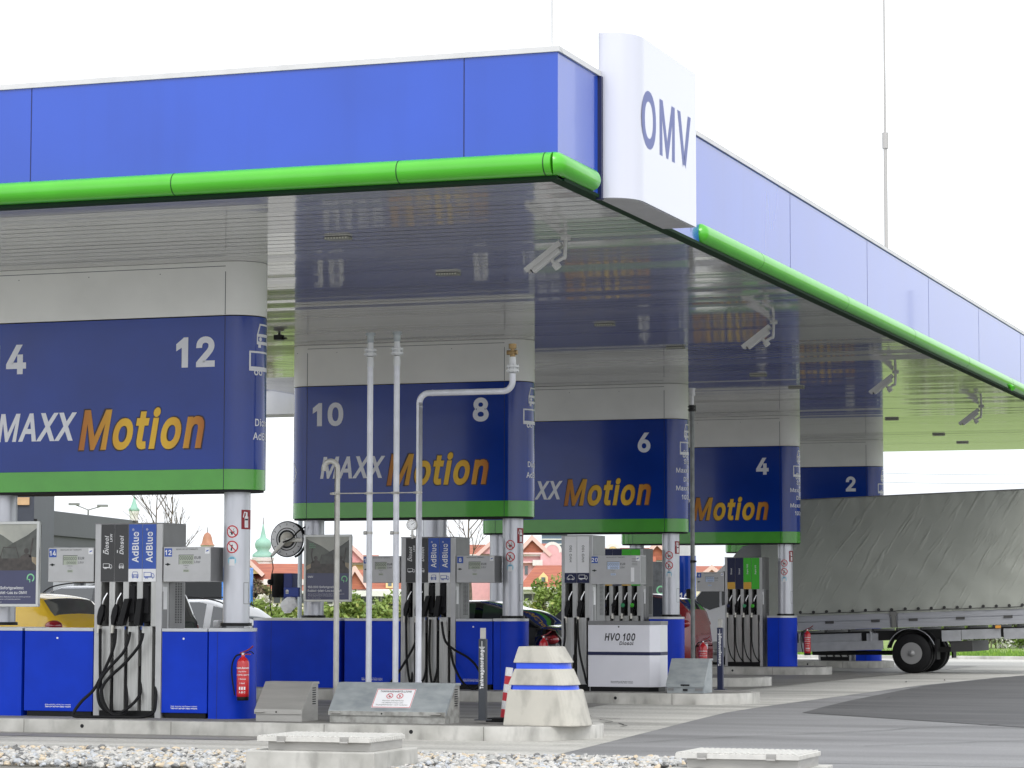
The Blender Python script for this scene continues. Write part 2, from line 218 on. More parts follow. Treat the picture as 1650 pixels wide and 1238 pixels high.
GLYPHS = """
!196|67 160 63 509 132 509 128 160|98 -4 81 -1 66 9 56 24 52 41 56 58 66 73 81 83 98 86 116 83 130 73 140 58 143 41 140 24 130 9 116 -1
&448|197 -7 150 -2 110 12 78 34 54 62 39 96 34 133 37 163 47 189 63 213 85 235 140 279 216 335 237 352 255 375 260 389 262 405 258 427 245 445 226 457 201 461 184 459 168 453 155 444 145 431 139 416 137 399 139 380 145 363 155 346 438 0 364 0 171 231 121 293 102 319 87 344 78 370 75 398 79 430 91 458 109 481 134 499 165 510 200 513 235 510 266 499 290 482 308 459 320 433 324 404 322 382 315 362 305 342 291 325 275 308 256 293 154 217 128 195 110 174 100 154 97 131 100 108 109 87 124 70 143 57 166 49 193 46 223 50 251 59 278 75 301 95 321 121 336 151 346 186 349 224 408 224 405 180 397 144 385 115 371 92 333 47 305 23 271 7 234 -3
+453|198 34 198 364 255 364 255 34|61 172 61 226 391 226 391 172
,188|38 -119 68 71 137 71 84 -119
-453|337 244 337 188 114 188 114 244
.188|95 -4 78 -1 63 9 53 24 50 41 53 59 63 73 78 83 95 87 113 83 128 73 138 59 141 41 138 24 128 9 113 -1
/250|235 533 71 -76 14 -76 178 533
0453|227 -7 174 1 130 24 95 62 69 113 53 178 48 254 53 330 69 395 95 447 130 484 174 508 227 516 279 508 323 484 358 447 384 395 400 330 405 254 400 178 384 113 359 62 323 24 279 1|227 50 261 56 290 74 313 103 330 144 340 194 344 254 340 314 330 365 313 405 290 435 261 453 227 460 192 453 163 435 140 405 123 365 113 314 109 254 113 194 123 144 140 103 163 74 192 56
1453|76 0 76 55 391 55 391 0|276 509 276 0 212 0 212 448 209 448 86 358 86 427 198 509
2453|64 0 64 47 234 229 261 257 282 282 299 305 311 327 318 348 320 371 317 397 308 419 293 436 273 449 250 457 224 460 196 457 172 447 153 433 139 413 130 390 127 362 66 362 71 405 86 442 111 473 143 496 182 511 225 516 268 511 306 497 337 474 361 445 376 411 381 372 378 345 371 318 357 290 336 259 306 223 267 180 153 60 153 57 389 57 389 0
3453|218 -7 173 -3 133 10 98 30 70 57 52 91 44 132 109 132 115 107 126 87 144 71 165 59 191 52 219 50 248 53 275 61 297 74 315 93 325 116 329 145 326 172 316 196 299 217 275 234 242 244 201 248 157 248 157 299 288 448 288 452 70 452 70 509 372 509 372 461 211 278 211 289 264 288 308 276 344 253 371 222 387 186 393 145 387 103 370 66 344 36 309 12 266 -2
4453|40 105 40 158 247 509 311 509 109 166 109 163 413 163 413 105|282 0 282 318 343 318 343 0
5453|221 -7 178 -2 140 11 108 32 83 60 66 93 60 130 122 130 127 108 138 89 154 73 173 60 196 52 221 50 250 53 276 64 298 82 314 104 324 131 328 162 324 193 314 221 297 244 275 262 248 273 218 277 192 275 167 268 145 258 128 246 67 253 96 509 366 509 366 452 151 452 134 301 155 315 178 325 203 331 229 334 263 330 294 321 321 306 345 285 364 260 379 231 388 199 391 163 385 117 369 76 343 41 309 15 268 -1
6453|226 -7 182 -1 142 15 109 40 84 74 69 115 64 162 68 199 80 239 102 285 137 340 252 509 322 509 151 261 145 261 154 275 165 288 179 299 196 307 214 312 235 314 278 309 316 295 346 271 370 240 384 201 389 157 384 112 368 73 343 39 310 14 271 -2|226 48 254 52 279 63 299 79 314 101 324 128 327 157 324 187 314 213 299 235 279 251 254 262 226 265 198 262 174 252 153 235 138 214 128 188 125 158 128 128 138 102 153 79 174 63 198 52
7453|97 0 323 448 323 452 62 452 62 509 391 509 391 449 165 0
8453|226 -7 178 -2 136 11 101 33 74 62 57 96 52 135 55 166 65 195 81 220 101 241 125 256 153 265 153 267 119 282 93 308 76 342 70 380 75 417 90 450 114 477 146 498 184 511 226 516 269 511 306 498 337 477 361 450 377 417 382 380 376 342 359 308 333 282 300 267 300 265 327 256 351 241 372 220 387 195 397 166 401 135 395 96 378 62 352 33 317 11 275 -2|226 49 258 52 285 60 307 74 323 91 333 113 337 139 333 165 322 189 305 208 283 223 256 232 226 235 196 232 169 223 147 208 130 189 119 165 115 139 119 113 129 91 145 74 167 60 195 52|226 290 252 292 274 300 293 313 307 330 316 351 319 376 316 399 308 420 294 437 275 449 252 457 226 460 200 457 177 449 159 437 145 420 136 399 133 376 136 351 145 330 159 313 178 300 201 292
9453|226 516 271 510 310 494 343 468 368 434 384 393 389 347 385 309 373 270 350 224 315 168 200 0 130 0 301 248 307 248 299 234 287 221 273 210 257 202 238 196 218 195 175 199 137 214 106 237 83 269 68 307 64 352 69 397 85 436 110 469 143 494 182 510|226 460 199 457 174 446 154 429 138 407 129 381 125 352 129 322 138 295 154 274 174 257 199 247 226 243 254 247 279 257 299 273 314 295 324 321 327 350 324 381 314 407 299 429 279 446 254 457
:188|95 -4 78 -1 63 9 53 24 50 41 53 59 63 73 78 83 95 87 113 83 128 73 138 59 141 41 138 24 128 9 113 -1|95 271 78 274 63 284 53 299 50 316 53 334 63 349 78 359 95 362 113 359 128 349 138 334 141 316 138 299 128 284 113 274
A480|16 0 201 509 276 509 463 0 395 0 287 302 276 334 264 372 250 420 232 478 245 478 228 419 191 302 85 0|110 142 110 199 370 199 370 142
B457|60 0 60 509 241 509 289 504 329 491 359 469 381 442 394 410 398 374 395 344 387 320 373 301 356 286 336 275 315 267 315 262 339 257 363 245 385 227 402 203 414 173 418 136 413 100 400 67 377 39 344 18 301 4 247 0|125 57 245 57 296 63 330 80 349 105 355 137 352 161 342 184 327 203 306 218 279 228 248 231 125 231|125 285 238 285 265 288 288 296 308 309 323 326 333 348 336 372 330 403 313 429 283 446 240 452 125 452
C511|267 -7 205 1 150 25 104 63 70 115 48 179 40 254 48 329 70 393 104 445 150 484 205 508 267 516 305 513 340 504 373 490 402 471 427 447 448 418 463 385 473 348 408 348 401 373 389 395 375 413 357 428 337 440 315 449 292 454 267 456 223 450 184 432 150 403 125 364 109 314 103 254 109 194 125 145 151 105 184 76 223 59 267 53 292 55 315 60 337 69 357 81 375 96 389 114 401 136 408 160 473 160 463 124 448 91 428 62 402 38 373 19 341 5 305 -4
D503|219 0 96 0 96 57 215 57 272 63 318 81 354 110 379 149 394 198 399 255 394 312 379 361 354 399 320 428 275 446 221 452 93 452 93 509 225 509 294 501 353 478 399 441 433 391 455 329 462 255 455 181 433 119 398 68 351 31 291 8|125 509 125 0 60 0 60 509
E419|60 0 60 509 372 509 372 452 125 452 125 286 355 286 355 229 125 229 125 57 375 57 375 0
F410|60 0 60 509 369 509 369 452 125 452 125 278 346 278 346 221 125 221 125 0
G521|269 -7 205 1 149 25 104 64 69 116 47 179 40 254 47 329 69 393 103 445 149 484 203 508 265 516 304 513 340 504 374 489 403 469 429 445 449 416 465 384 474 349 408 349 399 372 387 393 373 411 356 427 337 439 315 448 291 454 265 456 222 450 183 432 150 404 125 364 109 314 103 254 109 194 125 145 151 105 184 76 224 59 269 53 309 57 345 71 374 93 396 123 410 160 415 202 434 199 283 199 283 256 478 256 478 200 471 141 451 91 419 50 377 19 326 0
H517|60 0 60 509 125 509 125 289 392 289 392 509 457 509 457 0 392 0 392 232 125 232 125 0
I301|31 0 31 57 118 57 118 452 31 452 31 509 269 509 269 452 183 452 183 57 269 57 269 0
J397|185 -7 124 3 75 33 44 81 33 145 33 173 98 173 98 145 104 104 122 74 149 56 185 50 220 56 248 74 266 104 272 145 272 509 336 509 336 145 326 81 294 33 246 3
K467|104 145 104 216 139 261 174 303 212 344 364 509 448 509 231 276 228 276|60 0 60 509 125 509 125 334 124 225 125 193 125 0|372 0 188 259 228 309 449 0
L393|60 0 60 509 125 509 125 57 361 57 361 0
M629|60 0 60 509 152 509 322 49 307 49 352 187 476 509 568 509 568 0 504 0 507 457 513 457 498 409 456 291 342 0 286 0 170 291 112 457 119 457 122 0
N524|60 0 60 509 136 509 343 183 414 55 405 54 402 81 399 509 463 509 463 0 387 0 202 290 108 452 119 454 125 0
O534|267 -7 205 1 150 25 105 63 70 115 48 179 40 254 48 329 70 393 105 445 150 484 205 508 267 516 329 508 384 484 429 445 464 393 486 329 493 254 486 179 464 115 429 63 384 25 329 1|267 53 310 59 349 76 383 105 408 144 425 194 430 254 425 314 408 365 383 404 349 433 310 450 267 456 223 450 184 433 151 404 125 364 109 314 103 254 109 194 125 144 151 105 184 76 223 59
P445|60 0 60 509 235 509 289 503 332 487 366 462 390 430 404 391 409 348 404 304 390 265 366 233 332 207 289 191 235 186 109 186 109 242 233 242 269 246 297 256 318 272 333 294 342 319 344 348 342 376 333 402 318 423 297 439 268 449 232 452 125 452 125 0
R449|60 0 60 509 236 509 290 504 333 489 367 465 390 433 405 395 409 352 405 309 390 271 367 240 333 217 289 203 236 198 96 198 96 255 234 255 269 258 298 267 319 281 334 300 342 324 345 352 342 380 334 405 319 425 298 440 269 449 233 452 125 452 125 0|353 0 230 229 303 229 428 0
S447|224 -9 172 -4 128 9 91 31 64 60 46 96 38 137 104 137 110 110 123 88 142 71 166 59 194 52 224 49 257 52 286 60 311 74 329 92 341 114 346 139 342 161 332 179 316 193 296 205 272 214 184 239 128 260 86 289 60 326 52 372 58 413 75 448 102 476 138 498 180 511 227 516 275 511 316 498 351 476 377 449 394 415 401 378 337 378 326 412 302 437 267 453 225 459 194 456 167 448 145 435 129 418 118 398 115 376 119 352 131 334 148 319 169 308 212 293 264 279 312 264 336 252 359 238 379 220 395 198 405 171 408 139 403 99 386 64 360 34 323 11 278 -4
T449|32 452 32 509 417 509 417 452 257 452 257 0 193 0 193 452
U518|259 -8 203 -2 154 15 114 43 85 80 66 124 60 173 60 509 124 509 124 178 128 144 141 113 160 87 187 68 220 56 259 52 298 56 331 68 357 87 377 113 389 144 393 178 393 509 457 509 457 173 451 124 433 80 403 43 363 15 315 -2
V480|204 0 16 509 84 509 192 206 203 176 248 31 235 31 252 90 279 176 290 206 395 509 463 509 278 0
W687|155 0 16 509 82 509 163 196 170 171 175 145 187 94 197 40 189 40 205 120 224 196 306 509 380 509 462 196 497 40 488 40 504 120 523 196 603 509 670 509 530 0 455 0 368 323 359 356 351 391 336 475 350 475 335 395 327 359 318 323 230 0
X475|18 0 217 284 217 236 29 509 104 509 233 312 243 292 232 292 261 345 298 400 374 509 446 509 259 239 259 287 456 0 382 0 292 129 230 231 244 231 182 129 91 0
Y472|203 0 203 208 16 509 91 509 208 318 236 264 250 230 224 230 237 265 251 293 280 344 381 509 455 509 268 208 268 0
Z439|42 0 42 46 273 385 341 476 348 454 285 452 40 452 40 509 397 509 397 462 169 129 97 33 90 54 121 56 152 57 399 57 399 0
a390|160 -9 126 -5 94 5 68 22 48 45 35 73 30 108 34 138 43 161 58 179 78 193 100 203 125 211 252 230 265 235 273 243 273 279 267 297 256 311 240 322 220 329 196 331 171 329 149 322 132 313 118 301 107 288 100 274 41 291 57 322 79 346 104 364 133 375 163 382 194 384 215 383 239 379 263 372 286 360 306 343 322 320 333 290 337 251 337 0 277 0 277 52 272 52 264 38 252 25 236 12 215 1 190 -6|170 45 202 49 228 59 248 74 263 93 272 115 276 138 276 190 134 159 117 150 103 139 95 124 92 105 94 87 102 72 114 61 130 52 149 47
b425|229 -8 198 -5 172 4 153 17 138 31 118 59 112 59 112 0 53 0 53 509 114 509 114 319 118 319 137 346 152 360 171 373 197 381 229 384 274 378 313 361 345 332 370 293 385 245 390 189 385 133 370 84 346 45 313 16 274 -2|220 47 253 51 279 66 301 88 316 117 325 151 328 189 325 227 316 261 301 290 280 311 253 325 220 330 188 325 161 312 140 291 125 263 116 229 113 189 116 150 125 115 140 86 162 65 188 51
c396|207 -8 159 -2 117 16 82 46 56 85 40 133 34 187 40 243 56 291 82 330 117 360 159 378 207 384 234 383 260 377 284 368 305 356 324 341 340 322 353 301 362 277 303 262 298 276 281 301 270 311 257 319 242 325 226 329 207 330 173 325 145 310 124 287 108 258 99 224 96 187 99 151 108 117 124 89 145 66 173 51 207 46 226 48 243 52 258 58 271 66 282 76 292 89 299 102 304 117 363 102 354 78 341 56 325 37 306 21 285 9 261 -1 235 -6
d425|195 -8 151 -2 111 16 79 45 55 84 39 133 34 189 39 245 55 293 79 332 112 361 151 378 196 384 228 381 253 373 272 360 287 346 306 319 311 319 311 509 372 509 372 0 313 0 313 59 307 59 287 31 272 17 252 4 227 -5|205 47 236 51 263 65 284 86 299 115 309 150 312 189 309 229 300 263 284 291 263 312 237 325 205 330 172 325 145 311 124 290 108 261 99 227 96 189 99 151 109 117 124 88 145 66 172 51
e404|212 -8 161 -2 117 16 82 46 56 85 40 132 34 187 39 242 55 290 81 329 115 359 157 378 205 384 236 382 266 374 294 361 319 341 341 315 357 282 368 242 371 194 371 169 75 169 75 221 338 221 310 202 307 237 298 269 283 294 263 314 237 326 205 330 173 326 146 313 125 294 109 270 99 241 96 211 96 178 100 139 110 106 128 80 151 61 179 50 212 46 234 48 254 53 271 61 285 73 297 88 306 105 365 91 353 63 335 39 311 19 283 4 249 -5
f254|228 379 228 327 6 327 6 379|81 0 81 432 84 461 96 486 113 505 135 519 161 527 187 530 243 521 227 468 195 474 171 470 154 460 145 443 142 419 142 0
g426|207 -151 168 -148 134 -140 105 -127 82 -110 64 -91 51 -69 101 -41 122 -66 136 -78 154 -88 178 -95 207 -97 249 -92 282 -75 304 -47 311 -6 311 68 306 68 287 41 272 28 252 16 227 8 195 5 152 10 113 27 80 53 55 90 39 136 34 191 39 246 55 293 80 332 112 361 152 378 196 384 228 382 253 373 273 360 288 346 308 319 313 319 313 379 372 379 372 -9 367 -54 350 -90 324 -117 291 -136 251 -147|205 59 237 63 264 75 285 95 300 121 309 154 312 193 309 231 300 264 285 291 264 312 237 325 205 330 172 325 145 312 124 290 109 262 99 229 96 193 99 155 109 123 124 96 145 76 172 63
h410|114 227 114 0 53 0 53 509 114 509 114 287 102 287 124 332 152 362 187 379 227 384 264 380 295 369 321 349 341 321 353 285 357 240 357 0 296 0 296 235 290 275 273 304 246 323 210 329 184 326 161 317 141 303 126 283 117 257
i167|53 0 53 379 114 379 114 0|84 443 67 446 54 455 44 468 41 483 44 499 54 512 67 521 84 524 100 521 114 512 123 499 126 483 123 468 114 455 100 446
j167|53 379 114 379 114 -30 111 -63 102 -90 86 -113 65 -129 37 -139 4 -143 -10 -143 -10 -87 2 -87 25 -83 40 -72 50 -54 53 -29|83 443 67 446 53 455 44 468 41 483 44 499 53 512 67 521 83 524 100 521 114 512 123 499 126 483 123 468 114 455 100 446
k381|110 137 110 212 121 212 284 379 360 379 184 199 177 199|53 0 53 509 114 509 114 0|294 0 148 186 191 229 372 0
l190|139 -2 101 3 74 20 58 47 53 84 53 509 114 509 114 99 115 77 120 62 130 54 170 54 181 3
m610|53 0 53 379 112 379 112 295 108 295 118 323 132 346 151 363 172 376 195 384 219 386 257 380 287 361 309 331 321 295 312 295 322 321 337 343 357 361 381 375 407 383 437 386 468 383 497 372 522 354 541 328 553 296 557 255 557 0 496 0 496 254 490 289 473 313 447 326 419 330 395 328 374 320 358 307 345 290 338 270 335 247 335 0 274 0 274 260 269 288 253 311 229 326 199 330 178 328 158 320 140 307 126 289 117 266 114 238 114 0
n410|114 227 114 0 53 0 53 379 112 379 112 287 102 287 124 332 152 362 187 379 227 384 264 380 295 369 321 349 341 321 353 285 357 240 357 0 296 0 296 235 290 275 273 304 246 323 210 329 184 326 161 317 141 303 126 283 117 257
o416|207 -8 159 -2 117 16 82 46 56 85 40 133 34 187 40 243 56 291 82 330 117 360 159 378 207 384 256 378 299 360 333 330 359 291 376 243 381 187 376 133 359 85 333 46 299 16 256 -2|207 46 242 51 270 66 292 89 307 117 316 151 319 187 316 224 307 258 292 287 270 310 242 325 207 330 173 325 145 310 124 287 108 258 99 224 96 187 99 151 108 117 124 89 145 66 173 51
p425|53 -143 53 379 112 379 112 319 118 319 137 346 152 360 171 373 197 381 229 384 274 378 313 361 345 332 370 293 385 245 390 189 385 133 370 84 346 45 313 16 274 -2 229 -8 198 -5 173 4 153 17 138 31 118 59 114 59 114 -143|220 47 253 51 279 66 301 88 316 117 325 151 328 189 325 227 316 261 301 290 280 311 253 325 220 330 188 325 161 312 140 291 125 263 116 229 113 189 116 150 125 115 140 86 162 65 188 51
q425|372 -143 311 -143 311 59 306 59 287 31 272 17 252 4 227 -5 195 -8 151 -2 111 16 79 45 55 84 39 133 34 189 39 245 55 293 79 332 112 361 151 378 196 384 228 381 253 373 272 360 287 346 307 319 313 319 313 379 372 379|205 47 236 51 263 65 284 86 299 115 309 150 312 189 309 229 300 263 284 291 263 312 237 325 205 330 172 325 145 311 124 290 108 261 99 227 96 189 99 151 109 117 124 88 145 66 172 51
r260|53 0 53 379 112 379 112 321 115 321 130 347 152 367 181 380 213 385 243 384 243 322 207 326 182 323 159 315 140 301 126 284 117 262 114 237 114 0
s365|182 -8 145 -5 112 3 84 18 62 38 45 63 36 94 94 107 105 79 124 60 150 49 181 45 217 50 244 62 262 81 268 103 265 121 254 136 237 147 212 155 149 170 104 186 72 208 53 237 47 274 51 305 65 332 87 354 115 370 149 381 187 384 223 381 254 372 279 358 299 339 314 316 324 290 268 277 258 298 243 316 219 328 187 333 156 329 131 317 114 299 109 277 112 258 124 243 144 232 172 223 229 209 275 194 306 171 325 142 331 107 326 75 312 47 290 24 260 6 223 -5
t228|204 379 204 327 6 327 6 379|65 471 126 471 126 98 128 76 136 61 150 53 202 54 213 2 168 -4 125 2 92 21 72 52 65 93
u410|182 -5 146 -1 115 11 89 31 69 59 57 95 53 139 53 379 114 379 114 144 119 105 137 75 164 56 200 50 226 53 249 62 268 77 283 97 293 122 296 153 296 379 357 379 357 0 298 0 298 92 307 92 286 47 257 17 222 0
v390|163 0 17 379 84 379 165 155 177 121 187 87 196 53 206 21 184 21 194 53 203 87 213 121 224 155 305 379 371 379 226 0
w568|138 0 23 379 87 379 133 214 154 137 165 91 175 41 165 41 175 90 196 176 206 214 252 379 316 379 362 214 371 176 382 136 392 91 402 41 391 41 402 90 423 176 434 214 480 379 545 379 429 0 368 0 319 172 297 252 277 338 291 338 248 172 199 0
x379|21 0 171 218 171 171 29 379 100 379 164 279 207 206 175 206 190 229 216 279 233 306 282 379 352 379 209 169 209 214 358 0 287 0 231 85 214 112 173 182 205 182 165 112 148 85 91 0
y390|47 -139 61 -86 88 -90 104 -89 118 -84 130 -74 141 -58 151 -36 163 -1 17 379 84 379 165 155 177 121 187 87 196 53 206 21 184 21 202 87 212 121 224 155 305 379 371 379 204 -58 191 -85 177 -107 159 -124 139 -136 117 -143
z381|42 0 42 46 254 320 254 323 48 323 48 379 333 379 333 331 126 60 126 56 339 56 339 0
®463|231 118 192 122 154 134 121 152 91 177 67 206 48 240 37 277 33 317 37 357 48 394 67 428 91 457 121 482 154 500 192 512 231 516 271 512 309 500 343 482 372 457 396 428 415 394 426 357 430 317 426 277 415 240 396 206 372 177 343 152 309 134 271 122|231 166 271 171 307 187 338 210 362 241 377 277 382 317 377 357 362 393 338 423 307 447 271 462 231 467 192 462 156 447 125 423 101 393 86 357 81 317 86 277 101 241 125 210 156 187 192 171|273 226 228 312 273 312 319 226|161 226 161 409 253 409 266 407 279 402 292 394 302 383 309 368 311 350 309 332 302 316 291 304 278 295 264 289 250 287 185 287 185 319 239 319 248 321 257 327 264 337 267 350 264 364 257 372 239 378 203 378 203 226
Ö534|267 -7 205 1 150 25 105 63 70 115 48 179 40 254 48 329 70 393 105 445 150 484 205 508 267 516 329 508 384 484 429 445 464 393 486 329 493 254 486 179 464 115 429 63 384 25 329 1|267 53 310 59 349 76 383 105 408 144 425 194 430 254 425 314 408 365 383 404 349 433 310 450 267 456 223 450 184 433 151 404 125 364 109 314 103 254 109 194 125 144 151 105 184 76 223 59|339 572 323 575 310 584 301 597 298 612 301 628 310 641 323 650 339 653 355 650 368 641 376 628 379 612 376 597 368 584 355 575|195 572 180 575 167 584 158 597 155 612 158 628 167 641 180 650 195 653 211 650 224 641 233 628 236 612 233 597 224 584 211 575
Ü518|259 -8 203 -2 154 15 114 43 85 80 66 124 60 173 60 509 124 509 124 178 128 144 141 113 160 87 187 68 220 56 259 52 298 56 331 68 357 87 377 113 389 144 393 178 393 509 457 509 457 173 451 124 433 80 403 43 363 15 315 -2|331 572 315 575 302 584 293 597 290 612 293 628 302 641 315 650 331 653 346 650 359 641 368 628 371 612 368 597 359 584 346 575|187 572 172 575 158 584 149 597 146 612 149 628 158 641 172 650 187 653 203 650 216 641 224 628 227 612 224 597 216 584 203 575
ß442|122 362 122 0 60 0 60 362 70 429 99 477 143 506 197 516 229 512 260 503 289 486 312 463 327 432 332 393 330 370 325 351 292 299 287 287 285 272 288 256 297 241 362 188 378 171 391 152 400 129 403 100 399 69 386 42 366 21 340 6 307 -4 269 -7 237 -5 207 1 182 10 164 20 187 74 217 58 238 52 265 50 297 53 321 64 337 81 342 104 339 123 330 139 300 167 264 194 248 209 235 227 226 247 223 272 224 291 230 306 264 353 270 368 272 388 266 420 250 442 226 455 197 459 164 453 141 435 127 405
ö416|207 -8 159 -2 117 16 82 46 56 85 40 133 34 187 40 243 56 291 82 330 117 360 159 378 207 384 256 378 299 360 333 330 359 291 376 243 381 187 376 133 359 85 333 46 299 16 256 -2|207 46 242 51 270 66 292 89 307 117 316 151 319 187 316 224 307 258 292 287 270 310 242 325 207 330 173 325 145 310 124 287 108 258 99 224 96 187 99 151 108 117 124 89 145 66 173 51|279 443 264 446 251 455 242 468 239 483 242 499 251 512 264 520 279 523 295 520 308 512 317 499 320 483 317 468 308 455 295 446|136 443 120 446 107 455 98 468 95 483 98 499 107 512 120 520 136 523 151 520 164 512 173 499 176 483 173 468 164 455 151 446
"""
CAP = .5
_GL = {}
for _l in GLYPHS.strip().split('\n'):
    _p = _l[1:].split('|'); _L = []
    for q_ in _p[1:]:
        n_ = [int(k)/1000 for k in q_.split()]; _L.append(list(zip(n_[::2], n_[1::2])))
    _GL[_l[0]] = (int(_p[0])/1000, _L)
CAP = max(y for x, y in _GL['H'][1][0])
_GL['X'] = (.475, [[(.018,0),(.2,.262),(.029,.509),(.104,.509),(.237,.315),(.374,.509),(.446,.509),(.274,.262),(.456,0),(.382,0),(.237,.208),(.091,0)]])
_GL['M'] = (.629, [[(.061,0),(.061,.509),(.14,.509),(.3145,.10),(.489,.509),(.568,.509),(.568,0),(.508,0),(.508,.40),(.335,0),(.294,0),(.121,.40),(.121,0)]])
_GL['A'] = (.48, [[(.016,0),(.203,.509),(.277,.509),(.464,0),(.392,0),(.24,.43),(.088,0)], [(.150,.15),(.322,.15),(.322,.20),(.150,.20)]])
_GL['n'] = (.41, [[(.052,0),(.052,.382),(.112,.382),(.114,.325),(.14,.365),(.19,.388),(.24,.388),(.30,.372),(.34,.33),(.354,.27),(.354,0),(.291,0),(.291,.25),(.28,.30),(.25,.328),(.21,.334),(.165,.325),(.13,.29),(.115,.24),(.115,0)]])
_e = _GL['e'][1][0]; _GL['e'] = (.404, [_e[:26]+[(.096, .169), (.100, .139)]+_e[40:], [(.097, .221), (.099, .241)]+_e[30:37][::-1][:0]+[(.109, .270), (.125, .294), (.146, .313), (.173, .326), (.205, .330), (.237, .326), (.263, .314), (.283, .294), (.298, .269), (.307, .237), (.309, .221)]])
_s = _GL['6'][1]; _GL['6'] = (.453, [[p for p in _s[0][:13]]+[(.178, .299)]+_s[0][18:], _s[1]])
_b = [(.236,.509),(.29,.504),(.333,.489),(.367,.465),(.39,.433),(.405,.395),(.409,.352),(.405,.309),(.39,.271),(.367,.24),(.333,.217),(.289,.203),(.236,.198)]
_h = [(.123,.255),(.234,.255),(.269,.258),(.298,.267),(.319,.281),(.334,.3),(.342,.324),(.345,.352),(.342,.38),(.334,.405),(.319,.425),(.298,.44),(.269,.449),(.233,.452),(.123,.452)]
_GL['P'] = (.445, [[(.06,0),(.06,.509)]+_b+[(.123,.198),(.123,0)], _h])
_GL['R'] = (.449, [[(.06,0),(.06,.509)]+_b+[(.123,.198),(.123,0)], _h, [(.353,0),(.24,.21),(.31,.215),(.428,0)]])
_GL['N'] = (.524, [[(.06,0),(.06,.509),(.122,.509),(.402,.11),(.402,.509),(.464,.509),(.464,0),(.402,0),(.122,.40),(.122,0)]])
_GL['x'] = (.379, [[(.018,0),(.153,.193),(.022,.382),(.094,.382),(.189,.242),(.285,.382),(.357,.382),(.226,.193),(.361,0),(.289,0),(.189,.144),(.09,0)]])
_GL['1'] = (.34, [[(.236,0),(.166,0),(.166,.40),(.05,.335),(.05,.40),(.19,.509),(.236,.509)]])
def _inside(p, L):
    c = False
    for (x0, y0), (x1, y1) in zip(L, L[1:]+L[:1]):
        if (y0 > p[1]) != (y1 > p[1]) and p[0] < (x1-x0)*(p[1]-y0)/(y1-y0)+x0: c = not c
    return c
def _area(L): return sum(a[0]*b[1]-b[0]*a[1] for a, b in zip(L, L[1:]+L[:1]))/2
def _off(L, d):                                     # grows a counter-clockwise outline by d
    O = []
    for i, p in enumerate(L):
        a = Vector(L[i-1]); b = Vector(L[(i+1) % len(L)]); p = Vector(p); u = (p-a).normalized(); v = (b-p).normalized()
        n1 = Vector((u.y, -u.x)); n2 = Vector((v.y, -v.x)); m_ = n1+n2; k = m_.length
        m_ = m_/k if k > 1e-6 else n1; c = max(.45, m_.dot(n1)); O.append(tuple(p+m_*(d/c)))
    return O
_tc = {}
def textmesh(string, bold, shear, sp):
    key = (string, bold, shear, sp)
    if key in _tc: return _tc[key]
    b = bold*CAP/.729; V = []; F = []; x = 0
    for ch in string:
        if ch == ' ': x += .22*sp; continue
        w_, LS = _GL.get(ch, _GL['o']); LS = [l if _area(l) > 0 else l[::-1] for l in LS]
        hole = [any(j != i and all(_inside(p, m_) for p in l[::max(1, len(l)//6)]) for j, m_ in enumerate(LS)) for i, l in enumerate(LS)]
        for i, l in enumerate(LS):
            if hole[i]: continue
            grp = [_off(l, b)]+[_off(m_, -b) for j, m_ in enumerate(LS) if hole[j] and _inside(m_[0], l)]
            pts = [p for q_ in grp for p in q_]; tr = tessellate_polygon([[Vector((p[0], p[1], 0)) for p in q_] for q_ in grp]); o = len(V)
            V += [(x+p[0]+shear*p[1], p[1], -.0004*i) for p in pts]
            for t_ in tr:
                a_, b_, c_ = (pts[k] for k in t_); ar = (b_[0]-a_[0])*(c_[1]-a_[1])-(b_[1]-a_[1])*(c_[0]-a_[0])
                if abs(ar) > 1e-9: F.append(tuple(o+k for k in (t_ if ar > 0 else t_[::-1])))
        x += w_*sp+2*b
    _tc[key] = (V, F); return _tc[key]

ORG = {}
def link(name, mb, mats, parent=None, bev=0, seg=2, org=(0, 0, 0)):
    me = bpy.data.meshes.new(name); o_ = Vector(ORG[parent.name]) if parent else Vector(org)
    me.from_pydata([tuple(Vector(p)-o_) for p in mb.v], [], mb.f); me.update()
    me.polygons.foreach_set('use_smooth', mb.s); me.polygons.foreach_set('material_index', mb.mi)
    for mt in (mats if isinstance(mats, (list, tuple)) else [mats]): me.materials.append(mt)
    if bev:
        bm = bmesh.new(); bm.from_mesh(me); bmesh.ops.remove_doubles(bm, verts=bm.verts, dist=1e-5)
        es = [e for e in bm.edges if len(e.link_faces) == 2 and e.calc_face_angle(0) > .7]
        bmesh.ops.bevel(bm, geom=es, offset=bev, segments=seg, profile=.6, affect='EDGES', clamp_overlap=True)
        bm.to_mesh(me); bm.free(); me.update()
    o = bpy.data.objects.new(name, me); COL.objects.link(o)
    if parent: o.parent = parent
    else: o.location = o_
    ORG[o.name] = tuple(o_); return o
def tag(o, label, cat, group=None):
    o['label'] = label; o['category'] = cat
    if group: o['group'] = group
    return o
def thing(name, label, cat, loc=(0, 0, 0), rz=0, group=None, local=False):
    o = bpy.data.objects.new(name, None); COL.objects.link(o); o.location = loc; o.rotation_euler = (0, 0, rz); o.empty_display_size = .2
    ORG[o.name] = (0, 0, 0) if local else tuple(loc); return tag(o, label, cat, group)
def part(parent, name, mb, mats, bev=0, seg=2, label=None):
    o = link(name, mb, mats, parent, bev, seg)
    if label: o['label'] = label
    return o
def single(name, mb, mats, label, cat, org=(0, 0, 0), group=None, bev=0): return tag(link(name, mb, mats, None, bev, org=org), label, cat, group)
def struct(name, mb, mats): o = link(name, mb, mats); o['kind'] = 'structure'; return o
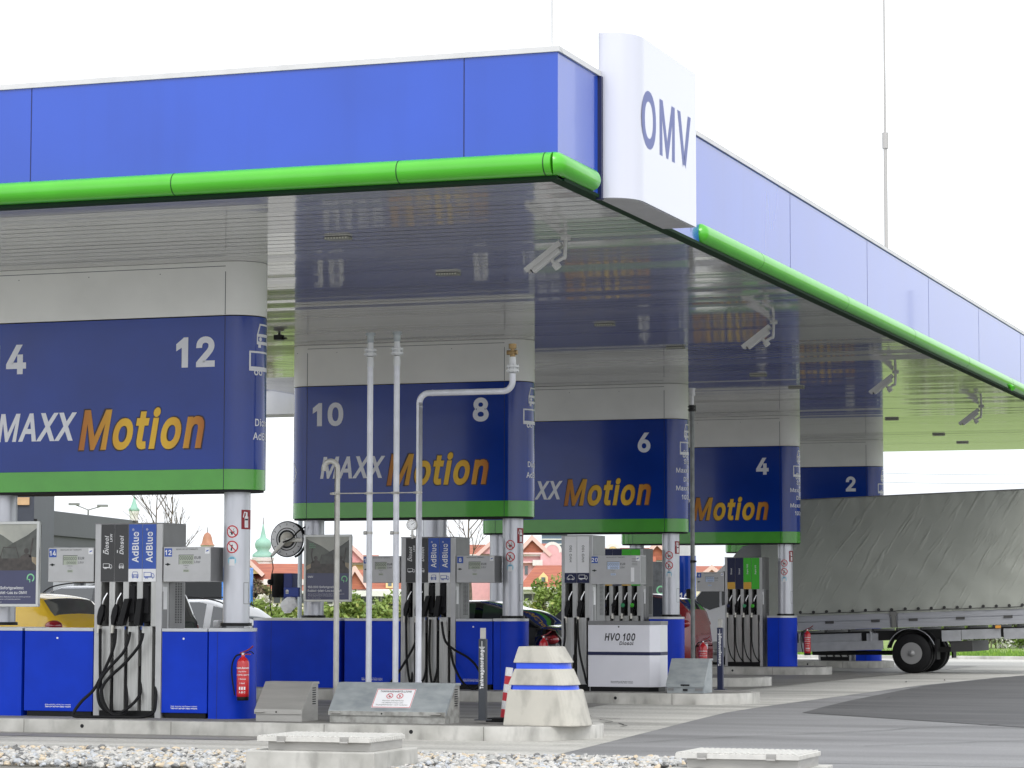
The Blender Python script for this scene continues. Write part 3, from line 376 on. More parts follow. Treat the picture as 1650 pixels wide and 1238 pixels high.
def wrap(cx, cy, r, th0):                         # bends a drawing in the xz plane onto an upright cylinder; angle 0 faces -y, 90 faces +x
    def f(p):
        th = th0+p.x/r; rr = r-p.y; return Vector((cx+rr*math.sin(th), cy-rr*math.cos(th), p.z))
    return f
def densex(mb, step=.02):                          # cut wide faces of flat art so that it bends
    me = bpy.data.meshes.new('t'); me.from_pydata(mb.v, [], mb.f); bm = bmesh.new(); bm.from_mesh(me)
    for i, f in enumerate(bm.faces): f.material_index = mb.mi[i]
    xs = [v.co.x for v in bm.verts]; x = min(xs)+step
    while x < max(xs):
        bmesh.ops.bisect_plane(bm, geom=bm.verts[:]+bm.edges[:]+bm.faces[:], plane_co=(x, 0, 0), plane_no=(1, 0, 0)); x += step
    o = MB(); bm.verts.index_update(); o.v = [tuple(v.co) for v in bm.verts]; o.f = [tuple(v.index for v in f.verts) for f in bm.faces]
    o.s = [False]*len(o.f); o.mi = [f.material_index for f in bm.faces]; bm.free(); bpy.data.meshes.remove(me); return o
def GZ(Y):                                         # ground height: the forecourt rises a little
    K = [(-50, 0), (26, 0), (29.7, .02), (35, .06), (40, .09), (58, .10), (68, .06), (84, .0), (3000, 0)]
    for (a, p), (b, q) in zip(K, K[1:]):
        if Y <= b: return p+(q-p)*(Y-a)/(b-a)
    return 0
ZS = 5.83                                          # soffit height
YR = [30.43, 40.75, 49.85, 59.05, 68.2]            # front faces of the five island signs
XR, XL, SR = -14.49, -17.91, .365

# ------------------------------------------------------------------ ground
def sheet(name, outline, mat, dz, step=2.0):
    bm = bmesh.new(); vs = [bm.verts.new((x, y, 0)) for x, y in outline]; bm.faces.new(vs)
    for k in [26, 29.7, 35, 40, 58, 68, 84]:
        bmesh.ops.bisect_plane(bm, geom=bm.verts[:]+bm.edges[:]+bm.faces[:], plane_co=(0, k, 0), plane_no=(0, 1, 0))
    bmesh.ops.recalc_face_normals(bm, faces=bm.faces)
    for v in bm.verts: v.co.z = GZ(v.co.y)+dz
    mb = MB(); bm.verts.index_update(); mb.v = [tuple(v.co) for v in bm.verts]; mb.f = [tuple(v.index for v in f.verts) for f in bm.faces]
    if bm.faces[0].normal.z < 0: mb.f = [f[::-1] for f in mb.f]
    mb.s = [False]*len(mb.f); mb.mi = [0]*len(mb.f); bm.free(); return struct(name, mb, mat)
grass_m = M('grass_field', (.15, .23, .045), .9, col2=(.21, .29, .07), vs=.15, detail=8, contrast=(.3, .7), bump=.3, bs=20)
conc_m = M('forecourt_concrete', (.58, .57, .535), .8, blotch=(.8, (.16, 1, 1), .58), col2=(.42, .41, .38), vs=1.0, stretch=(.10, 1.6, 1), detail=8, contrast=(.35, .7), bump=.05, bs=50, rvar=.1, speck=30)
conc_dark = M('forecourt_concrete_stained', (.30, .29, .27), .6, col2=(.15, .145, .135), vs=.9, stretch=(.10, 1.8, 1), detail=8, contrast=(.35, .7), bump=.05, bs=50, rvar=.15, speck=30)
asph_m = M('asphalt_worn', (.27, .27, .275), .85, blotch=(.5, (.25, 1.3, 1), .66), col2=(.20, .20, .205), vs=1.2, stretch=(.15, 1, 1), detail=8, contrast=(.3, .7), bump=.25, bs=90, speck=60)
asph_new = M('asphalt_new', (.115, .115, .118), .8, blotch=(.5, (.3, 1, 1), .8), col2=(.085, .085, .088), vs=2, stretch=(.2, 1, 1), bump=.25, bs=90, speck=60)
sheet('ground', [(-900, -30), (900, -30), (900, 2500), (-900, 2500)], grass_m, -.012)
EDGE = [(-9.13, 27.2), (-10.06, 37.7), (-9.99, 51.6), (-9.4, 60.6), (-9.0, 84)]
sheet('forecourt', [(-60, 27), (-9.13, 27)]+EDGE[1:]+[(-60, 84)], conc_m, .0)
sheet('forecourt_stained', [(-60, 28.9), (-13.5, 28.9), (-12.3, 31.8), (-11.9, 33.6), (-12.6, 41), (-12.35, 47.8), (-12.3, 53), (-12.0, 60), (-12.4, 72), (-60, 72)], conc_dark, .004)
sheet('road', [(-9.13, 27), (30, 27), (30, 84), (-9.0, 84)]+EDGE[1:-1][::-1], asph_m, -.001)
sheet('road_patch', [(-9.0, 37.9), (-5.4, 34.75), (4, 28), (30, 28), (30, 60.6), (-9.3, 60.8), (-9.85, 51.6), (-9.4, 43)], asph_new, .004)
sheet('street', [(-300, -30), (300, -30), (300, 19), (-300, 19)], M('street_asphalt', (.20, .20, .20), .85, var=.1, vs=.5), -.006)
sheet('road_strip', [(-7.2, 18), (120, 18), (120, 27.1), (-7.2, 27.1)], asph_m, -.004)
mk = random.Random(12)
def streak(name, segs, mat, dz):
    mb = MB()
    for pts, wd in segs:
        P = [Vector(p) for p in pts]
        for a, b in zip(P, P[1:]):
            n_ = (b-a).normalized(); n_ = Vector((-n_.y, n_.x))*wd/2
            q4 = [a-n_, b-n_, b+n_, a+n_]; mb.add([(p.x, p.y, GZ(p.y)+dz) for p in q4], [(0,1,2,3)])
    return struct(name, mb, mat)
crk = []
for x0_, y0_, x1_, y1_ in ((-9.6, 29, -5.5, 36), (-6.5, 30, -3.2, 33.5), (-9.2, 44, -6.3, 51), (-11.6, 36, -10.1, 33.2), (-11, 52, -9.6, 58)):
    P = [(x0_+(x1_-x0_)*k/14+mk.gauss(0, .09), y0_+(y1_-y0_)*k/14+mk.gauss(0, .05)) for k in range(15)]; crk.append((P, .022))
streak('paving_cracks', crk, M('crack_fill', (.06, .06, .06), .8), .009)
jn = [([(-24, y_), (-10.0, y_)], .02) for y_ in (28.0, 34.2, 38.4, 44.0, 47.6, 53.2, 56.6)]+[([(x_, 27.4), (x_, 29.6)], .02) for x_ in (-20.4, -16.4, -12.4)]+[([(-12.2, 41.9+k*6.1), (-12.2, 46.5+k*6.1)], .02) for k in range(5)]
streak('paving_joints', jn, M('joint_dark', (.17, .165, .15), .9), .0075)
mb = MB(); mb.box(-60, 40, 84.0, 84.3, -.05, .10)
single('verge_kerb', mb, kerb_m, 'long pale kerb along the far grass verge behind the truck', 'kerb', bev=.02)
# foreground kerb along the gravel bed
mb = MB()
for i in range(13):
    xa = -23.45+i*1.25; ya = 26.05+(xa+15.35)*.061; yb = 26.05+(xa+1.245+15.35)*.061
    mb.add([(xa, ya+.42, -.1), (xa+1.243, yb+.42, -.1), (xa+1.243, yb+.56, -.1), (xa, ya+.56, -.1), (xa, ya+.42, .035), (xa+1.243, yb+.42, .035), (xa+1.243, yb+.56, .035), (xa, ya+.56, .035)],
           [(0,3,2,1),(4,5,6,7),(0,1,5,4),(1,2,6,5),(2,3,7,6),(3,0,4,7)])
single('gravel_kerb', mb, kerb_m, 'low flush concrete kerb between the gravel bed and the forecourt', 'kerb', bev=.008)
mb = MB(); mb.add([(-300, 18.9, .0), (-7.2, 18.9, .0), (-7.2, 26.96, .0), (-15.35, 26.46, .0), (-300, 26.3, .0)], [(0,1,2,3,4)])
soil = M('gravel_soil', (.20, .19, .17), .95, var=.3, vs=20, bump=.3, bs=40)
struct('gravel_bed', mb, soil)
def stones():
    bm = bmesh.new(); bmesh.ops.create_icosphere(bm, subdivisions=2, radius=1); base = [v.co.copy() for v in bm.verts]; fs = [tuple(v.index for v in f.verts) for f in bm.faces]; bm.free()
    vars_ = []
    for k in range(10):
        q = [b*(1+.35*noise.noise(b*1.3+Vector((k*9, 0, 0)))) for b in base]
        for _ in range(4):                          # knock flat facets off
            d = Vector((random.gauss(0,1), random.gauss(0,1), random.gauss(0,1))).normalized(); q = [p-d*max(0, p.dot(d)-.72) for p in q]
        vars_.append(q)
    mb = MB(); rnd = random.Random(3)
    for i in range(11500):
        x = rnd.uniform(-17.8, -7.35); yk = 26.42+(x+15.35)*.061
        y = yk-rnd.random()*2.9-.02
        if any(a-.02 < x < b+.02 and c-.02 < y < d for a, b, c, d in HATCH): continue
        s_ = rnd.uniform(.016, .038); q = vars_[rnd.randrange(10)]
        rot = Matrix.Rotation(rnd.uniform(0, 6.3), 3, 'Z') @ Matrix.Rotation(rnd.uniform(0, 6.3), 3, 'X')
        sc = Vector((1.25, .95, .7)); z = -.005+rnd.random()*.04+(.02 if yk-y > .3 else 0)+.02*noise.noise(Vector((x*2, y*2, 0)))
        mb.m = rnd.choice([0,0,0,1,1,2,3,4]); mb.add([(rot @ Vector((p.x*sc.x, p.y*sc.y, p.z*sc.z)))*s_+Vector((x, y, z)) for p in q], fs)
    o = link('gravel', mb, [M('stone_white', (.52, .505, .48), .85, var=.12, vs=30), M('stone_grey', (.38, .38, .37), .85, var=.2, vs=30), M('stone_tan', (.55, .46, .34), .85, var=.15, vs=30),
                          M('stone_dark', (.17, .17, .17), .85, var=.2, vs=30), M('stone_bluegrey', (.45, .47, .50), .85, var=.1, vs=30)])
    o['kind'] = 'stuff'; tag(o, 'bed of pale mixed gravel stones in the foreground', 'gravel')

# ------------------------------------------------------------------ access hatches in the foreground
HATCH = []
def hatch(p0, p1, Y, zt, zc, depth, label):
    a = atY(*p0, Y); b = atY(*p1, Y); x0, x1 = a.x, b.x
    t = thing('access_hatch', label, 'hatch', ((x0+x1)/2, Y+depth/2, 0), group='steel hatches on concrete bases in the foreground')
    m_ = MB().box(x0-.07, x1+.09, Y-.1, Y+depth+.12, -.15, zc); part(t, 'concrete_base', m_, kerb_m, .012)
    part(t, 'frame', MB().box(x0+.09, x1-.01, Y+.06, Y+depth-.04, zc, zt-.055), stainless, .004)
    m_ = MB(); n = 22; zb = zt-.055
    m_.box(x0, x1, Y, Y+depth, zb, zt-.012)
    for k in range(n):                               # raised ribs of the lid
        xa = x0+(x1-x0)*(k+.12)/n; xb = x0+(x1-x0)*(k+.62)/n
        m_.box(xa, xb, Y+.004, Y+depth-.004, zt-.012, zt)
    for k in range(16): m_.box(x1, x1+.006, Y+depth*(k+.15)/16, Y+depth*(k+.7)/16, zb+.006, zt-.014)
    part(t, 'lid', m_, M('lid_alloy', (.60, .59, .56), .55, .1, var=.06, vs=12), .002, 1)
    for fx in (.22, .78):
        xc = x0+(x1-x0)*fx; m_ = MB().box(xc-.045, xc+.045, Y-.006, Y, zb+.008, zb+.05); m_.cyl((xc-.04, Y-.012, zb-.002), (xc+.04, Y-.012, zb-.002), .010, n=10)
        for dx in (-.03, .03): m_.cyl((xc+dx, Y-.006, zb+.032), (xc+dx, Y-.011, zb+.032), .007, n=8)
        part(t, 'hinge', m_, stainless)
    HATCH.append((x0-.07, x1+.09, Y-.1, Y+depth+.12))
hatch((414, 1189), (595, 1194), 23.7, .345, .205, .9, 'grey steel floor hatch on a concrete base in front of the gravel, left one')
hatch((1088, 1212), (1287, 1218), 23.7, .265, .125, .85, 'whitish ribbed floor hatch on the asphalt edge, the right one of the two')
stones()

# ------------------------------------------------------------------ canopy
CX0, CX1, CY0, CY1, ZT = -22.35, -8.51, 25.51, 73.6, 7.10
can = thing('canopy', 'big petrol station canopy with blue fascia, green tube edge and glossy grey soffit', 'canopy', (-15.4, 49.5, 0))
soffit_m = M('soffit_metal', (.56, .56, .555), .06, .10, var=.04, vs=.5, stretch=(.1, 3, 1), spec=.5)
def soffit_bump(mt):
    t = mt.node_tree; N = t.nodes; L = t.links; b = N['Principled BSDF']
    tc = N.new('ShaderNodeTexCoord'); mp = N.new('ShaderNodeMapping'); mp.inputs['Scale'].default_value = (.12, 5.0, 1); L.new(tc.outputs['Object'], mp.inputs[0])
    n = N.new('ShaderNodeTexNoise'); n.inputs['Scale'].default_value = 1.2; n.inputs['Detail'].default_value = 3; L.new(mp.outputs[0], n.inputs[0])
    bp = N.new('ShaderNodeBump'); bp.inputs['Strength'].default_value = .18; bp.inputs['Distance'].default_value = .006; L.new(n.outputs['Fac'], bp.inputs['Height']); L.new(bp.outputs[0], b.inputs['Normal'])
soffit_bump(soffit_m)
m_ = MB(); y = CY0+.10; k = 0
while y < CY1-.1:                                    # planks of the metal ceiling with fine joints
    y1 = min(y+.30, CY1-.05); tl = random.uniform(-.0014, .0014)
    m_.add([(CX0+.1, y+.0015, ZS+tl), (CX1-.1, y+.0015, ZS+tl), (CX1-.1, y1-.0015, ZS-tl), (CX0+.1, y1-.0015, ZS-tl)], [(0,3,2,1)])
    m_.add([(CX0+.1, y1-.0015, ZS-tl), (CX1-.1, y1-.0015, ZS-tl), (CX1-.1, y1+.0015, ZS+.004), (CX0+.1, y1+.0015, ZS+.004)], [(0,3,2,1)]); y = y1
part(can, 'soffit', m_, soffit_m)
part(can, 'roof_deck', MB().box(CX0+.12, CX1-.12, CY0+.12, CY1-.12, ZS+.03, ZT-.1), silver)
m_ = MB(); m_.box(CX0, CX1, CY0, CY0+.1, ZS, ZT); part(can, 'front_fascia', m_, blue_fascia)
m_ = MB(); m_.box(CX1-.1, CX1, CY0+.1, CY1-.1, ZS, ZT); part(can, 'side_fascia', m_, blue_fascia)
m_ = MB(); m_.box(CX0, CX1, CY1-.1, CY1, ZS, ZT); m_.box(CX0, CX0+.1, CY0+.1, CY1-.1, ZS, ZT); part(can, 'rear_fascia', m_, blue_fascia)
m_ = MB(); m_.box(CX0-.02, CX1+.02, CY0-.02, CY0+.12, ZT, ZT+.06); m_.box(CX1-.12, CX1+.02, CY0+.12, CY1-.12, ZT, ZT+.06)
m_.box(CX0-.02, CX1+.02, CY1-.12, CY1+.02, ZT, ZT+.06); m_.box(CX0-.02, CX0+.12, CY0+.12, CY1-.12, ZT, ZT+.06)
for x in (-9.8, -11.9, -14.4, -16.2): m_.cyl((x, CY0+.02, ZT+.06), (x, CY0+.02, ZT+.085), .012, n=8)
part(can, 'coping', m_, white_coping, .006)
m_ = MB(); x = -9.51
while x > CX0: m_.box(x-.006, x+.006, CY0-.0015, CY0+.01, ZS+.1, ZT-.001); x -= 4.95
y = 30.42
while y < CY1: m_.box(CX1-.01, CX1+.0015, y-.006, y+.006, ZS+.1, ZT-.001); y += 4.92
part(can, 'panel_joint', m_, M('joint_navy', (.01, .02, .12), .6))  # dark blue seam colour between the fascia panels
# green tubular bumper, with a gap where the logo box hangs
TZ, TR = 5.965, .118
GA, GB = atX(957, 280, -8.48).y, 30.85
m_ = MB(); ty = CY0-.03; tx = CX1-.015
m_.tube([(CX0-.03, ty, TZ), (tx-.02, ty, TZ)], TR, n=28, smooth=False)
arc = [(tx-.02, ty, TZ), (tx-.004, ty+.004, TZ), (tx, ty+.02, TZ), (tx, GA, TZ)]
m_.tube(arc, TR, n=28, smooth=False)
m_.tube([(tx, GA, TZ), (tx, GA+.05, TZ), (tx, GA+.09, TZ), (tx, GA+.11, TZ)], lambda t: TR*(1 if t < .1 else .9 if t < .5 else .65 if t < .8 else .1), n=28, smooth=False)
m_.tube([(tx, GB-.1, TZ), (tx, GB-.07, TZ), (tx, GB, TZ), (tx, CY1, TZ)], lambda t: TR*(.3 if t < .1 else .85 if t < .5 else 1), n=28, smooth=False)
part(can, 'bumper_tube', m_, green_tube)
m_ = MB()
for x in (-8.62, -10.19, -12.72, -15.25, -17.8): m_.cyl((x-.006, ty, TZ), (x+.006, ty, TZ), TR+.0015, n=28)
for y in (33.5, 38.5, 43.5, 48.5, 53.4, 58.4): m_.cyl((tx, y-.005, TZ), (tx, y+.005, TZ), TR+.0015, n=28)
part(can, 'tube_joint', m_, M('joint_dark_green', (.01, .08, .01), .5))
m_ = MB(); m_.box(CX0, CX1+.0, CY0-.02, CY0+.16, ZS-.015, ZS+.02); m_.box(CX1-.12, CX1+.018, CY0+.161, CY1, ZS-.014, ZS+.02)
part(can, 'drip_edge', m_, M('dark_green_trim', (.006, .03, .010), .7, spec=.15))
m_ = MB(); m_.cyl((tx+.09, 53.2, TZ-.09), (tx+.15, 53.15, TZ-.13), .05, n=16); part(can, 'drain_spout', m_, green_tube)

# logo box on the side fascia
a = atX(1121, 119, -8.14); b_ = atX(1121, 366, -8.14); YB = a.y; ztop = a.z; zbot = b_.z; YA_ = atX(979, 200, -8.42).y
t = thing('logo_sign', 'white box sign with OMV lettering hung on the right side of the canopy', 'sign', (-8.3, YB-1.6, zbot))
def outl(i):                                         # plan of the box: rounded towards the front
    r_ = .30-i; xo = -8.14-i; P = [(-8.52, YB-i), (xo, YB-i)]
    for k in range(13):
        th = k*PI/2/12; P.append((xo-r_+r_*math.cos(th), YA_+.40+i-.40*math.sin(th)))
    P.append((-8.52, YA_+i)); return P
part(t, 'housing', MB().prism(outl(0), 'z', zbot, ztop, True), M('sign_acrylic', (.60, .61, .70), .16, coat=.5, spec=.6))
for p in t.children: p.data.polygons.foreach_set('use_smooth', [len(f.vertices) == 4 and f.area < .3 for f in p.data.polygons])
part(t, 'underside_panel', MB().prism([(x, y) for x, y in outl(.03)], 'z', zbot-.006, zbot+.002), silver)
m_ = MB(); la = atX(1034, 200, -8.14); lb = atX(1113, 230, -8.14); z0 = atX(1113, 274, -8.14).z; z1 = atX(1113, 194, -8.14).z
m_.text('OMV', 0, z0, z1-z0, wd=lb.y-la.y, bold=.03, sp=1.05); m_.map(lambda p: Vector((-8.1385-p.y*.5, la.y+p.x, p.z)))
part(t, 'lettering', m_, M('logo_greyblue', (.13, .155, .37), .5))
m_ = MB().box(-8.53, -8.47, YA_-.06, YA_+.02, zbot-.02, ZT-.002); part(t, 'mounting_rail', m_, panel_navy)

# ------------------------------------------------------------------ island signs
def stadium(x0, x1, y0, r, n=20, i=0):
    r = r-i; yc = y0+i+r; P = []
    for k in range(n+1): th = -PI/2+PI*k/n; P.append((x1+r*math.cos(th), yc+r*math.sin(th)))
    for k in range(n+1): th = PI/2+PI*k/n; P.append((x0+r*math.cos(th), yc+r*math.sin(th)))
    return P
def shell(x0, x1, y0, r, z0, z1, i=0):
    m_ = MB(); P = stadium(x0, x1, y0, r, i=i); n = len(P); vs = [(*p, z0) for p in P]+[(*p, z1) for p in P]
    m_.add(vs, [(k, (k+1) % n, n+(k+1) % n, n+k) for k in range(n)], True); m_.add(vs, [tuple(range(n))[::-1], tuple(range(n, 2*n))]); return m_
def car_icon(m_, x, z, s, y=0):
    pts = [(-.5, .1), (-.46, .35), (-.30, .42), (-.22, .62), (.16, .62), (.32, .4), (.5, .33), (.5, .1)]
    m_.line([(x+a*s, z+b*s) for a, b in pts], .05*s, y, True)
    for dx in (-.27, .28): m_.disc(x+dx*s, y, z+.1*s, .12*s, .075*s, 14)
def bus_icon(m_, x, z, s, y=0):                      # front view of a car
    m_.line([(x+a*s, z+b*s) for a, b in ((-.42, .12), (-.42, .42), (-.3, .78), (.3, .78), (.42, .42), (.42, .12))], .06*s, y, True)
    m_.rect(x-.42*s, x+.42*s, z+.36*s, z+.46*s, y); m_.rect(x-.42*s, x+.42*s, z+.12*s, z+.2*s, y)
    m_.rect(x-.38*s, x-.24*s, z-.02*s, z+.12*s, y); m_.rect(x+.24*s, x+.38*s, z-.02*s, z+.12*s, y)
    for dx in (-.27, .27): m_.disc(x+dx*s, y, z+.28*s, .075*s, 0, 10)
def truck_icon(m_, x, z, s, y=0):
    m_.line([(x-.5*s, z+.12*s), (x-.5*s, z+.55*s), (x+.2*s, z+.55*s), (x+.2*s, z+.12*s)], .045*s, y, True)
    m_.rect(x-.5*s, x+.2*s, z+.10*s, z+.2*s, y)
    m_.line([(x+.24*s, z+.12*s), (x+.24*s, z+.45*s), (x+.4*s, z+.45*s), (x+.5*s, z+.3*s), (x+.5*s, z+.12*s)], .045*s, y, True)
    for dx in (-.32, -.17, .36): m_.disc(x+dx*s, y, z+.06*s, .07*s, .035*s, 14)
ORD = ['nearest', 'second', 'third', 'fourth', 'farthest']
def island_sign(i, left, right, fuels):
    Y = YR[i]; t = thing('island_sign', 'blue island sign with the white number %s, %s' % (right, ['cut by the left edge of the photo', 'behind the pale vent pipes', 'right of the vent pipes', 'behind the dark pipe', 'above the grey truck tarp'][i]),
                         'sign', ((XL+XR)/2, Y+SR, 3.0), group='blue island signs hung under the canopy')
    part(t, 'upper_panel', shell(XL, XR, Y, SR, 5.160, ZS-.004), sign_white)
    part(t, 'joint_strip', shell(XL, XR, Y, SR, 5.145, 5.158, .012), dark_gap)
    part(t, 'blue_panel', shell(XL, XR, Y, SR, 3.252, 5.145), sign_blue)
    part(t, 'green_band', shell(XL, XR, Y, SR, 3.0, 3.25), sign_green)
    part(t, 'underside', shell(XL, XR, Y, SR, 2.975, 2.998, .02), dark_gap)
    m_ = MB()
    for x in (XL, XR): m_.box(x-.004, x+.004, Y-.001, Y+.004, 3.001, 5.14); m_.box(x-.004, x+.004, Y-.001, Y+.004, 5.165, 5.70)
    for x in (XR-.9, XR-1.9, XR-2.9, XR-3.6): m_.cyl((x, Y+.001, 5.70), (x, Y-.002, 5.70), .006, n=8)
    m_.box(XL, XR, Y-.001, Y+.002, 5.765, 5.772)
    part(t, 'panel_joint', m_, M('panel_gap', (.02, .022, .04), .6))
    m_ = MB()
    if left: part(t, 'number', MB().text(left, XL+.37, 4.52, .335, Y-.002, align='c', bold=.045), letter_white)
    part(t, 'number', MB().text(right, XR-.40, 4.54, .335, Y-.002, align='c', bold=.045), letter_white)
    m_.text('MAXX', XR-3.20+.02, 3.655, .325, Y-.002, wd=1.06+.08, bold=.035, shear=.22)
    part(t, 'lettering', m_, letter_white)
    m_ = MB().text('Motion', XR-2.03+.02, 3.54, .455, Y-.004, wd=1.74, bold=.038, shear=.22); part(t, 'amber_lettering', m_, amber)
    m_ = MB().text('Motion', XR-2.045+.02, 3.535, .465, Y-.002, wd=1.77, bold=.056, shear=.22); part(t, 'letter_outline', m_, outline)
    m_ = MB(); bus_icon(m_, 0, 4.77, .36); truck_icon(m_, .0, 4.42, .52)
    part(t, 'vehicle_icon', densex(m_).map(wrap(XR, Y+SR, SR+.002, R(91))), letter_white); m_ = MB()
    z = 3.62
    for s_ in fuels[::-1]: part(t, 'fuel_lettering', densex(MB().text(s_, 0, z, .085, align='c', bold=.02)).map(wrap(XR, Y+SR, SR+.002, R(91))), letter_white); z += .17
    m_ = MB(); m_.disc(0, 0, 3.75, .17, .15); part(t, 'end_ring', densex(m_).map(wrap(XL, Y+SR, SR+.002, R(-62))), letter_white)
for i, (l, r_) in enumerate([('14', '12'), ('10', '8'), ('', '6'), ('', '4'), ('', '2')]):
    island_sign(i, l, r_, ['Diesel', 'AdBlue'] if i < 2 else ['Diesel', 'Super', 'MaxxMotion', 'Diesel', 'MaxxMotion', '100plus'])

# ------------------------------------------------------------------ columns
def no_sign(m_, x, z, r, y, kind):
    m_.m = 0; m_.disc(x, y, z, r*1.04); m_.m = 2
    if kind == 0: m_.line([(x-.35*r, z-.1*r), (x+.35*r, z-.05*r)], .15*r, y-.001); m_.line([(x+.3*r, z+.1*r), (x+.2*r, z+.35*r), (x+.35*r, z+.5*r)], .05*r, y-.001); m_.rect(x-.2*r, x+.1*r, z-.5*r, z-.15*r, y-.001)
    else: m_.poly([(x-.25*r, z-.6*r), (x-.02*r, z-.6*r), (x+.1*r, z-.05*r), (x-.15*r, z-.05*r)], y-.001); m_.poly([(x-.1*r, z), (x+.12*r, z+.05*r), (x+.1*r, z+.4*r), (x-.12*r, z+.3*r)], y-.001)
    m_.m = 1; m_.disc(x, y-.002, z, r, r*.8); m_.line([(x-.62*r, z+.62*r), (x+.62*r, z-.62*r)], .17*r, y-.002)
def column(px, Y, signs, label, pole=False):
    yc = Y+SR; x = atY(px, 900, yc).x; r = .165; g = GZ(Y)+.17
    t = thing('support_column', label, 'column', (x, yc, g), group='round metal columns of the canopy')
    part(t, 'shaft', MB().cyl((x, yc, g+1.16), (x, yc, 2.99), r, n=40), column_m)
    part(t, 'collar', MB().cyl((x, yc, g+1.125), (x, yc, g+1.165), r+.03, n=32), black)
    if signs:
        for k, z in enumerate((g+2.29, g+2.10)):
            m_ = MB(); no_sign(m_, 0, z, .078, 0, k); part(t, 'no_smoking_sign' if k == 0 else 'no_fire_sign', densex(m_, .015).map(wrap(x, yc, r+.0015, R(4))), [pure_white, sticker_red, ink])
        m_ = MB(); m_.m = 0; m_.rect(-.135, .135, g+2.32, g+2.56, 0); m_.m = 1
        m_.poly([(-.09, g+2.34), (-.03, g+2.34), (-.03, g+2.47), (-.045, g+2.49), (-.045, g+2.52), (-.075, g+2.52), (-.075, g+2.49), (-.09, g+2.47)], -.001)
        m_.line([(-.05, g+2.525), (-.095, g+2.53), (-.11, g+2.47)], .012, -.001); m_.m = 2; m_.rect(-.085, -.035, g+2.43, g+2.45, -.002)
        part(t, 'extinguisher_sign', densex(m_, .015).map(wrap(x, yc, r+.0015, R(90))), [dark_red, pure_white, ink])
        m_ = MB(); m_.m = 0; m_.disc(0, 0, g+1.93, .055); m_.m = 1; m_.rect(-.035, .035, g+1.87, g+1.95, -.001); m_.m = 2; m_.text('INFO', 0, g+1.955, .014, -.002, align='c', bold=.02)
        part(t, 'phone_sticker', densex(m_, .015).map(wrap(x, yc, r+.0015, R(4))), [M('pale_cyan', (.30, .62, .75), .5), pure_white, panel_blue])
        m_ = MB(); m_.line([(-.04, g+1.40), (-.04, g+1.66), (.05, g+1.66), (.05, g+1.40)], .006, 0, True)
        part(t, 'service_flap', densex(m_, .015).map(wrap(x, yc, r+.0015, R(72))), silver_side)
    return x
col_lab = {('r', 0): 'silver column carrying no smoking stickers, nearest, right end of island with pump 12', ('l', 0): 'silver column behind the poster at the left edge of the photo',
    ('r', 1): 'silver column with stickers beside the pump display number 8', ('l', 1): 'silver column behind the poster and round hose reel',
    ('r', 2): 'silver column with stickers beside the white HVO 100 cabinet', ('l', 2): 'thin far column seen just left of the column by display 8',
    ('r', 3): 'silver column with stickers in front of the truck tarp', ('l', 3): 'short piece of column under the sign behind pump 20', ('r', 4): 'column under the sign 2 hidden by the truck tarp'}
colx = {}
for i, px in enumerate((381.5, 826.5, 1081, 1265.5, 1403)): colx['r', i] = column(px, YR[i], True, col_lab['r', i])
for i, px in enumerate((5.5, 506, 803, 1026)): colx['l', i] = column(px, YR[i], False, col_lab['l', i])

# ------------------------------------------------------------------ islands
def island(i, x0, x1, label):
    Y = YR[i]; y0 = Y-.70; r = (2*(SR+.70))/2; g = GZ(Y-.7); t = thing('pump_island', label, 'island', ((x0+x1)/2, Y+SR, g), group='raised concrete pump islands')
    part(t, 'kerb', shell(x0, x1, y0, r, g-.1, g+.165), kerb_m, .012)
    part(t, 'paving', shell(x0, x1, y0, r, g+.1, g+.170, .13), M('island_paving', (.30, .29, .27), .85, col2=(.17, .165, .155), vs=2, stretch=(.3, 1.5, 1), detail=8, speck=40))
    m_ = MB(); x = x1
    while x > x0: m_.box(x-.004, x+.004, y0-.0015, y0+.01, g, g+.16); x -= 2.0
    part(t, 'kerb_joint', m_, M('joint_mortar', (.16, .155, .14), .9))
    m_ = MB()
    for x in (x1-5.2, x1-.9-.0): m_.cyl((x, y0-.002, g+.09), (x, y0+.01, g+.09), .024, n=16)
    part(t, 'drain_hole', m_, dark_gap)
xe = [atY(955, 1180, YR[0]+SR).x-.98, atY(1212, 1120, YR[1]+SR).x-.98, -13.6, atY(1333, 1082, YR[3]+SR).x-.98, atY(1432, 1070, YR[4]+SR).x-.95]
for i, l in enumerate(('nearest concrete island with pumps 12 and 14 and the white concrete marker block', 'concrete island carrying pumps 8, 10 and the HVO 100 pump', 'concrete island mostly hidden behind the HVO 100 pump',
                       'concrete island with pump 4 in front of the truck', 'farthest concrete island seen under the truck')):
    island(i, -19.6, xe[i], l)

